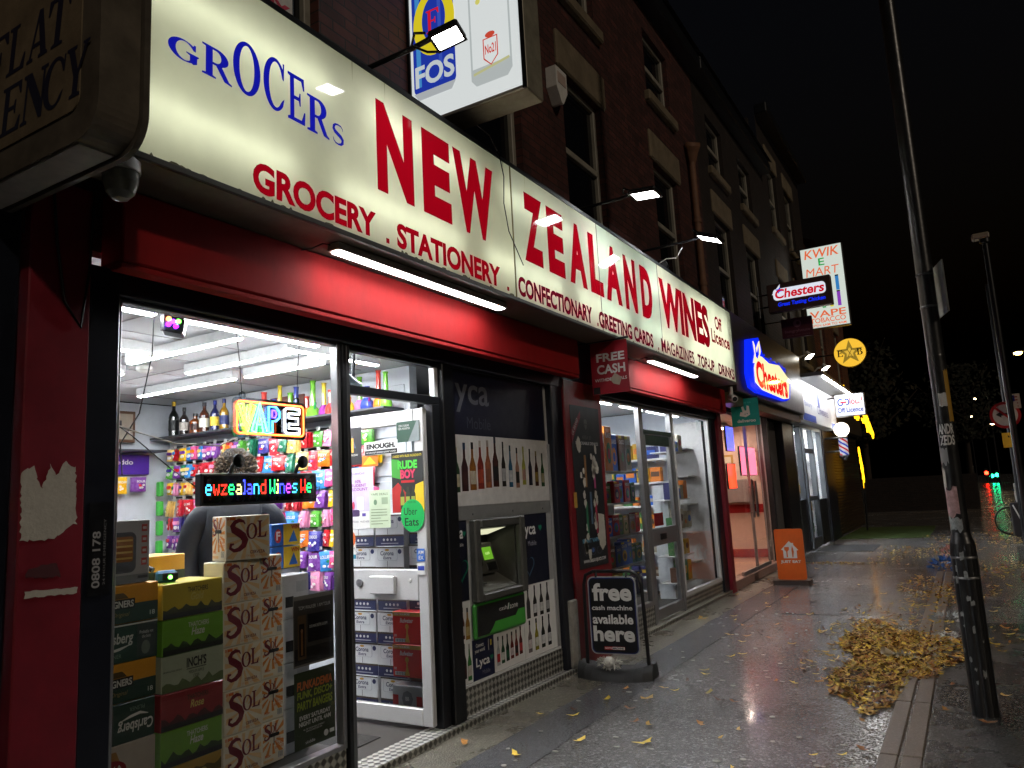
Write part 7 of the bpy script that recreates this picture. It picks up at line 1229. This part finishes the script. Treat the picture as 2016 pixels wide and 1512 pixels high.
# distant street things
def far_pole(px, pyb, pyt, label, name='pole', r=.05, y=None):
    x, y_ = G(px, pyb); z_ = P(px, pyt, y_)[1]; return tag(MB().lathe([(r,0),(r*.8,z_),(0,z_)], (x,y_,0), pm((90,92,92), .5, .4), 10).build(name), label, 'pole'), x, y_, z_
x, y_ = G(2012, 1075); Y1 = 17.5; x = P(2000, 900, Y1)[0]; zt_ = P(2000, 805, Y1)[1]
sg = thing('traffic_sign', 'no left turn sign in a red ring on a pole at the right edge', 'traffic sign', (x, Y1, 0)); m = MB(); m.lathe([(.045,0),(.045,zt_+.25),(0,zt_+.25)], (x+.03,Y1+.02,0), pm((120,122,122), .5, .4), 10); m.build('pole', sg); f_ = PF(Y1); sx, sz = P(1979, 817, Y1); sr = .26
m = MB(); m.prism(f_, ell(sx, sz, sr, sr, 32), -.01, 0, pm((170,24,30), .4)); m.prism(f_, ell(sx, sz, sr*.8, sr*.8, 32), .0005, .003, pm((200,196,190), .4)); m.shp(f_, [[(sx+sr*.25,sz-sr*.5),(sx+sr*.42,sz-sr*.5),(sx+sr*.42,sz+sr*.15),(sx-sr*.25,sz+sr*.15),(sx-sr*.25,sz+sr*.3),(sx-sr*.6,sz+sr*.06),(sx-sr*.25,sz-sr*.18),(sx-sr*.25,sz-sr*.03),(sx+sr*.25,sz-sr*.03)]], .0045, PRK); m.shp(f_, [ribbon([(sx-sr*.62,sz+sr*.62),(sx+sr*.62,sz-sr*.62)], sr*.16)], .006, pm((170,24,30), .4)); m.build('disc', sg)
pk = thing('parking_sign', 'small white and blue parking sign above the no left turn sign', 'parking sign', (x+.1, Y1, zt_)); x0, z1_ = P(1978, 777, Y1-.1); x1, z0_ = P(2011, 803, Y1-.1); f_ = PF(Y1-.1); MB().slab(f_, x0, x1, z0_, z1_, -.008, 0, pm((176,166,150), .5)).build('plate', pk); m = MB(); m.rect(f_, x0+.03, x0+.15, z0_+.14, z1_-.03, .001, pm((30,60,150), .5)); m.txt(f_, 'P', x0+.06, x0+.12, z0_+.17, z1_-.06, .002, PRW, .04)
for i in range(4): m.rect(f_, x0+.18-.1*(i > 1), x1-.04, z0_+.03+i*.06, z0_+.055+i*.06, .001, pm((130,40,50), .5))
m.build('lettering', pk)
Yp = 20; x0, z1_ = P(1972, 853, Yp); x1, z0_ = P(1998, 880, Yp); ys = thing('yellow_sign', 'yellow notice sign low on a dark post behind the no left turn sign', 'sign', ((x0+x1)/2, Yp, 0)); m = MB(); m.slab(PF(Yp), x0, x1, z0_, z1_, -.008, 0, pm((196,150,30), .5)); m.poly(PF(Yp), [(x0+.15,z0_+.22),(x1-.1,z0_+.28),(x1-.1,z0_+.22)], .002, PRK); m.build('plate', ys); MB().lathe([(.05,0),(.05,z1_+3.4),(0,z1_+3.4)], ((x0+x1)/2+.05,Yp+.06,0), DARKMETAL, 8).build('post', ys)
Yc = 16; x, z_ = P(1935, 463, Yc); cc = thing('street_camera', 'pale security camera high on a dark post in the night sky', 'camera', (x, Yc, 0)); MB().slab(PF(Yc), x-.18, x+.1, z_-.05, z_+.06, -.2, 0, pm((150,140,124), .5), .02).build('housing', cc); MB().lathe([(.06,0),(.05,z_-.15),(.09,z_-.12),(.09,z_-.05),(0,z_-.05)], (x+.02,Yc+.1,0), BLACKP, 10).build('post', cc)
def street_light(px, py, Y_, rgb, s_, label, r=.12, name='street_lamp'):
    x, z_ = P(px, py, Y_); t = thing(name, label, 'street lamp', (x+1.1, Y_, 0), 'distant street lamps'); MB().lathe([(.09,0),(.06,z_+.1),(0,z_+.1)], (x+1.1,Y_,0), DARKMETAL, 8).tube([(x+1.1,Y_,z_+.1),(x+.2,Y_,z_+.18)], .04, DARKMETAL, 6).build('post', t); MB().slab(PF(Y_), x-.25, x+.25, z_+.03, z_+.12, -.15, .15, DARKMETAL, .03).build('head', t); MB().lathe([(r*math.sin(math.pi*i/6), -r*.5*math.cos(math.pi*i/6)) for i in range(7)], (x,Y_,z_), em(rgb, s_), 8).build('bulb', t)
street_light(2004, 695, 40, (255,190,100), 40, 'nearest orange street lamp at the right edge of the sky', .16); 
for i, (px, py, Y_) in enumerate(((1920,785,90),(1913,820,110),(1954,834,80),(1897,853,150),(1905,918,200))): street_light(px, py, Y_, (255,220,170), 12, f'tiny pale street lamp far down the road, {["highest","second highest","right hand","fourth","lowest"][i]}', .16 if i != 2 else .2)
def tl_(px, py, rgb, label): Y_ = 120; x, z_ = P(px, py, Y_); t = thing('traffic_light', label, 'traffic light', (x, Y_, 0), 'distant traffic lights'); MB().lathe([(.08,0),(.08,z_+.6),(0,z_+.6)], (x,Y_+.3,0), DARKMETAL, 8).slab(PF(Y_), x-.2, x+.2, z_-.6, z_+.6, -.2, 0, DARKMETAL).build('post', t); MB().lathe([(0,.06),(.2,.04),(.24,0)], (x,Y_-.01,z_), em(rgb, 6), 10, axis=(0,-1,0)).build('lens', t)
tl_(1942, 931, (255,40,20), 'distant red traffic light beyond the lamp post'); tl_(1953, 937, (30,255,160), 'left one of two distant green traffic lights'); tl_(1963, 935, (30,255,160), 'right one of two distant green traffic lights')
# cargo bicycle at the right edge
Yb = 22; bx0 = P(1985, 985, Yb)[0]; bk = thing('delivery_bicycle', 'parked delivery bicycle with white crate at the right edge of the pavement', 'bicycle', (bx0+.6, Yb, 0))
def wheel(cx_):
    m = MB(); m.tube([(cx_+.33*math.cos(2*math.pi*i/24), Yb, .34+.33*math.sin(2*math.pi*i/24)) for i in range(25)], .022, PRK, 6, cap=False); w_ = m.build('wheel', bk); m = MB()
    for i in range(10): m.tube([(cx_, Yb, .34), (cx_+.32*math.cos(.63*i), Yb, .34+.32*math.sin(.63*i))], .004, STEEL, 4)
    m.build('spokes', w_)
wheel(bx0); wheel(bx0+1.1); m = MB()
for a, b in (((0,.34),(.2,.95)),((.2,.85),(.65,.35)),((.2,.85),(.75,.85)),((.65,.35),(.75,.95)),((.65,.35),(1.1,.34)),((.75,.85),(1.1,.34)),((.2,.95),(.22,1.05)),((.1,1.08),(.35,1.02))): m.tube([(bx0+a[0],Yb,a[1]),(bx0+b[0],Yb,b[1])], .02, pm((30,40,60), .4, .3), 6)
m.build('frame', bk); MB().slab(PF(Yb), bx0+.62, bx0+.92, .95, 1.02, -.08, .08, BLACKP, .02).build('saddle', bk); x0, z1_ = P(1995, 952, Yb); x1, z0_ = P(2016, 990, Yb); m = MB(); m.slab(PF(Yb), x0, x0+.5, z0_, z1_, -.2, .2, pm((170,166,160), .6, var=.3), .01); m.build('crate', bk)
m = MB(); x0, z1_ = P(1988, 990, 21.5); m.slab(PF(21.5), x0, x0+.6, 0.0, z1_, -.3, 0, pm((26,22,24), .6), .02); xa = x0+.05; m.shp(PF(21.5), [ribbon([(xa,z1_-.05),(xa+.22,.12)], .03)], .002, PRW); m.shp(PF(21.5), [ribbon([(xa+.4,z1_-.05),(xa+.24,.12)], .03)], .002, PRW); m.build('planter_box', None, 'dark box with a white taped cross standing before the delivery bicycle', 'box')
# far wall and dark trees
m = MB(); m.box(-1.0, 3.4, 38, 38.3, 0, 1.5, BRICK2); m.build('low_wall', None, 'dark low wall closing the far end of the pavement', 'wall')
def tree(x, y, h, r, seed, label):
    random.seed(seed); t = thing('tree', label, 'tree', (x, y, 0), 'dark trees at the far end'); m = MB(); m.tube([(x,y,0),(x+.1,y,h*.4),(x+.2,y+.1,h*.75)], [.22,.16,.07], pm((40,32,26), .9, bump=.5, bscale=10), 8)
    for i in range(7): a = i*.9; z_ = h*(.4+.05*i); m.tube([(x+.1,y,z_),(x+math.cos(a)*r*.6,y+math.sin(a)*r*.6,z_+h*.18),(x+math.cos(a)*r*.9,y+math.sin(a)*r*.9,z_+h*.3)], [.08,.05,.02], pm((40,32,26), .9, bump=.5, bscale=10), 5)
    m.build('trunk', t); m = MB(); LF = [pm((28,32,18), .9), pm((36,32,18), .9), pm((22,26,15), .9)]
    for i in range(1500):
        a = random.uniform(0,6.28); u_ = random.random()**.5; z_ = random.uniform(-1,1); cl = .75+.25*math.sin(a*3+z_*5+seed); p = V((x+math.cos(a)*r*u_*cl*math.sqrt(1-z_*z_*.8), y+math.sin(a)*r*u_*cl*math.sqrt(1-z_*z_*.8), h*.72+z_*h*.3)); d = V((random.gauss(0,1),random.gauss(0,1),random.gauss(0,1))).normalized()*.16; e = d.orthogonal().normalized()*.1; m.add([p-d, p+e, p+d, p-e], [(0,1,2,3)], LF[i % 3])
    m.build('crown', t)
tree(-1.5, 44, 8.5, 3.2, 3, 'dark broad tree behind the low far wall, nearest the shuttered building'); tree(3.2, 62, 9, 3.4, 5, 'dark tree far down the road behind the lamp post'); tree(9.5, 50, 8, 3, 8, 'dark tree at the right beyond the delivery bicycle')
# ================================================================== leaves and litter
LC = [pm((178,122,54), .55, var=.35, scale=30), pm((204,164,84), .55, var=.35, scale=30), pm((136,84,38), .6, var=.35, scale=30), pm((160,140,56), .55, var=.35, scale=30), pm((84,48,26), .6, var=.4, scale=30), pm((230,196,74), .5, var=.3, scale=30)]
def leaf_pts(s_, seed):
    r2 = random.Random(seed); n_ = 11; o = []
    for i in range(n_): a = 2*math.pi*i/n_; rr = s_*(1+.55*math.cos(2*a))*.5*(1.15 if i % 2 == 0 else .72)*r2.uniform(.8,1.15); o.append((rr*math.cos(a), rr*math.sin(a)*.85))
    return o
def add_leaf(m, p, s_, mt, seed, tilt=.35, curl=.3):
    r2 = random.Random(seed); q_ = leaf_pts(s_, seed); R = Matrix.Rotation(r2.uniform(0,6.28), 3, 'Z') @ Matrix.Rotation(r2.uniform(-tilt,tilt), 3, 'X') @ Matrix.Rotation(r2.uniform(-tilt,tilt), 3, 'Y'); c_ = V(p)
    vs = [c_+R @ V((0,0,0))]+[c_+R @ V((a, b, curl*(a*a+b*b)/s_*r2.uniform(.4,1.4))) for a, b in q_]; zmin = min(v.z for v in vs)
    if zmin < .002: vs = [v+V((0,0,.002-zmin)) for v in vs]
    n_ = len(q_); m.add(vs, [(0, 1+i, 1+(i+1) % n_) for i in range(n_)], mt, True)
random.seed(31); m = MB()
def pile(cx_, cy_, rx, ry, n_, hmax, rot=0.):
    for i in range(n_):
        a = random.uniform(0,6.28); u_ = random.random()**.62; edge = .78+.22*math.sin(a*3+1)+.08*math.sin(a*7); x = u_*rx*edge*math.cos(a); y = u_*ry*edge*math.sin(a); X2 = cx_+x*math.cos(rot)-y*math.sin(rot); Y2 = cy_+x*math.sin(rot)+y*math.cos(rot)
        add_leaf(m, (X2, Y2, .008+hmax*(1-u_)*random.random()), random.uniform(.024,.06), LC[random.choice((0,0,1,1,1,2,2,3,3,4,5,5))], random.randrange(10**6))
pile(2.36, 7.6, .6, 1.95, 4400, .018, .03); pile(2.3, 8.3, 1.0, 2.4, 500, .006); pile(2.62, 11.6, .7, 2.2, 600, .01); pile(3.7, 14.5, 1.4, 2.2, 350, .01); pile(.9, 15.4, .8, .25, 160, .01); pile(2.0, 17.5, 1.2, 2.0, 260, .01); pile(3.4, 21, 2.0, 3.0, 400, .01)
m.build('leaf_pile', None, 'thick drift of fallen brown and yellow leaves around the kerb by the lamp post', 'leaves', None, 'stuff')
lfp = []
for k in range(6):
    m = MB(); add_leaf(m, (0,0,.004), .085, LC[k], 90+k, .12, .35); lfp.append(m)
LN = ['orange brown','tan','dark brown','olive','deep brown','yellow']
lo = [None]*6; random.seed(8)
spots = [G(1140,1462),G(1268,1466),G(915,1467),G(1232,1358),G(1195,1380),G(1275,1378),G(1380,1218),G(1450,1172),G(1555,1150),G(1545,1168),G(1460,1290),G(1475,1236),G(1390,1330),G(1240,1398),G(1510,1190),G(1290,1230),G(1150,1332),G(1700,1480),G(1600,1490),G(1560,1270)]
while len(spots) < 150: 
    x, y = random.uniform(.1, 4.6), random.choice((random.uniform(3.8, 9), random.uniform(5, 16)))
    if x-3.13 > -.05*y+2.3: continue
    spots.append((x, y))
for i, (x, y) in enumerate(spots):
    k = random.choice((0,1,1,2,3,4,5,5)) if i > 2 else (5,5,0)[i]
    if lo[k] is None: o = lfp[k].build('fallen_leaf', None, 'x', 'leaf', 'single leaves scattered on the pavement', loc=(0,0,0)); lo[k] = o
    else: o = lo[k].copy(); C.objects.link(o)
    o.location = (x, y, .009); s_ = random.uniform(.6,1.25)*(1.35 if i < 3 else 1); o.scale = (s_*.72,)*3; o.rotation_euler = (0,0,random.uniform(0,6.28)); o['label'] = f'{LN[k]} fallen leaf lying alone on the wet pavement'
gum = pm((150,148,138), .6); m0 = MB(); m0.prism(Fr((0,0,0),(1,0,0),(0,1,0)), ell(0,0,.016,.012,9), .0, .0035, gum); g0 = None
for i in range(90):
    x, y = random.uniform(.15, 2.4), random.uniform(3.6, 10)
    if g0 is None: g0 = m0.build('gum_spot', None, 'small pale flattened gum spot on the wet pavement', 'gum spot', 'gum spots on the pavement', loc=(x, y, .007)); o = g0
    else: o = g0.copy(); C.objects.link(o); o.location = (x, y, .007)
    o.scale = (random.uniform(.6,1.5), random.uniform(.6,1.5), 1)
def litter(name, label, p, s_, mt, seed, sq=(1,1,.5), n_=60, cat='litter'):
    m = MB(); rough_ball(m, (p[0],p[1],.03), s_, mt, n_, s_*.9, seed, sq); m.build(name, None, label, cat)
x, y = G(1862, 1222); litter('plastic_bag', 'clear crumpled plastic bag on the leaf drift beside the post', (x,y), .07, pm((180,184,184), .25), 2, (1.8,1,.5))
x, y = G(1756, 1300); m = MB(); m.lathe([(.018,0),(.034,.075)], (x,y,.06), pm((214,206,190), .6), 14, axis=(-.7,-.5,.35)); m.build('paper_cup', None, 'small white paper cup tipped over on the leaf drift', 'paper cup'); litter('tissue', 'torn white tissue around the paper cup on the leaves', (x+.08,y+.05), .05, PAPER, 5, (2,1,.4))
x, y = G(1868, 1258); litter('tissue', 'white tissue scrap high on the leaf drift near the post', (x,y), .045, PRW, 6, (1.4,1,.5)); x, y = G(1780, 1240); litter('paper_scrap', 'flat white paper scrap in the middle of the leaf drift', (x,y), .04, PAPER, 8, (2,1,.3), 40); x, y = G(1725, 1238); litter('paper_scrap', 'long white paper scrap at the left end of the leaf drift', (x,y), .03, PAPER, 9, (3,1,.3), 40)
x, y = G(1858, 1118); litter('carrier_bag', 'crumpled blue carrier bag behind the lamp post', (x,y), .13, pm((50,110,190), .4), 12, (1.3,.8,.8), 90); x, y = G(1868, 1098); litter('cloth', 'pinkish cloth on top of the blue carrier bag', (x,y+.3), .1, pm((200,150,140), .8), 13, (1,.8,1.4), 90)
x, y = G(1800, 1174); litter('paper_scrap', 'white paper scrap on the pavement beyond the leaf drift', (x,y), .05, PAPER, 14, (2.4,1,.3), 40)
for o in bpy.data.objects:
    if '_loc' in o: del o['_loc']
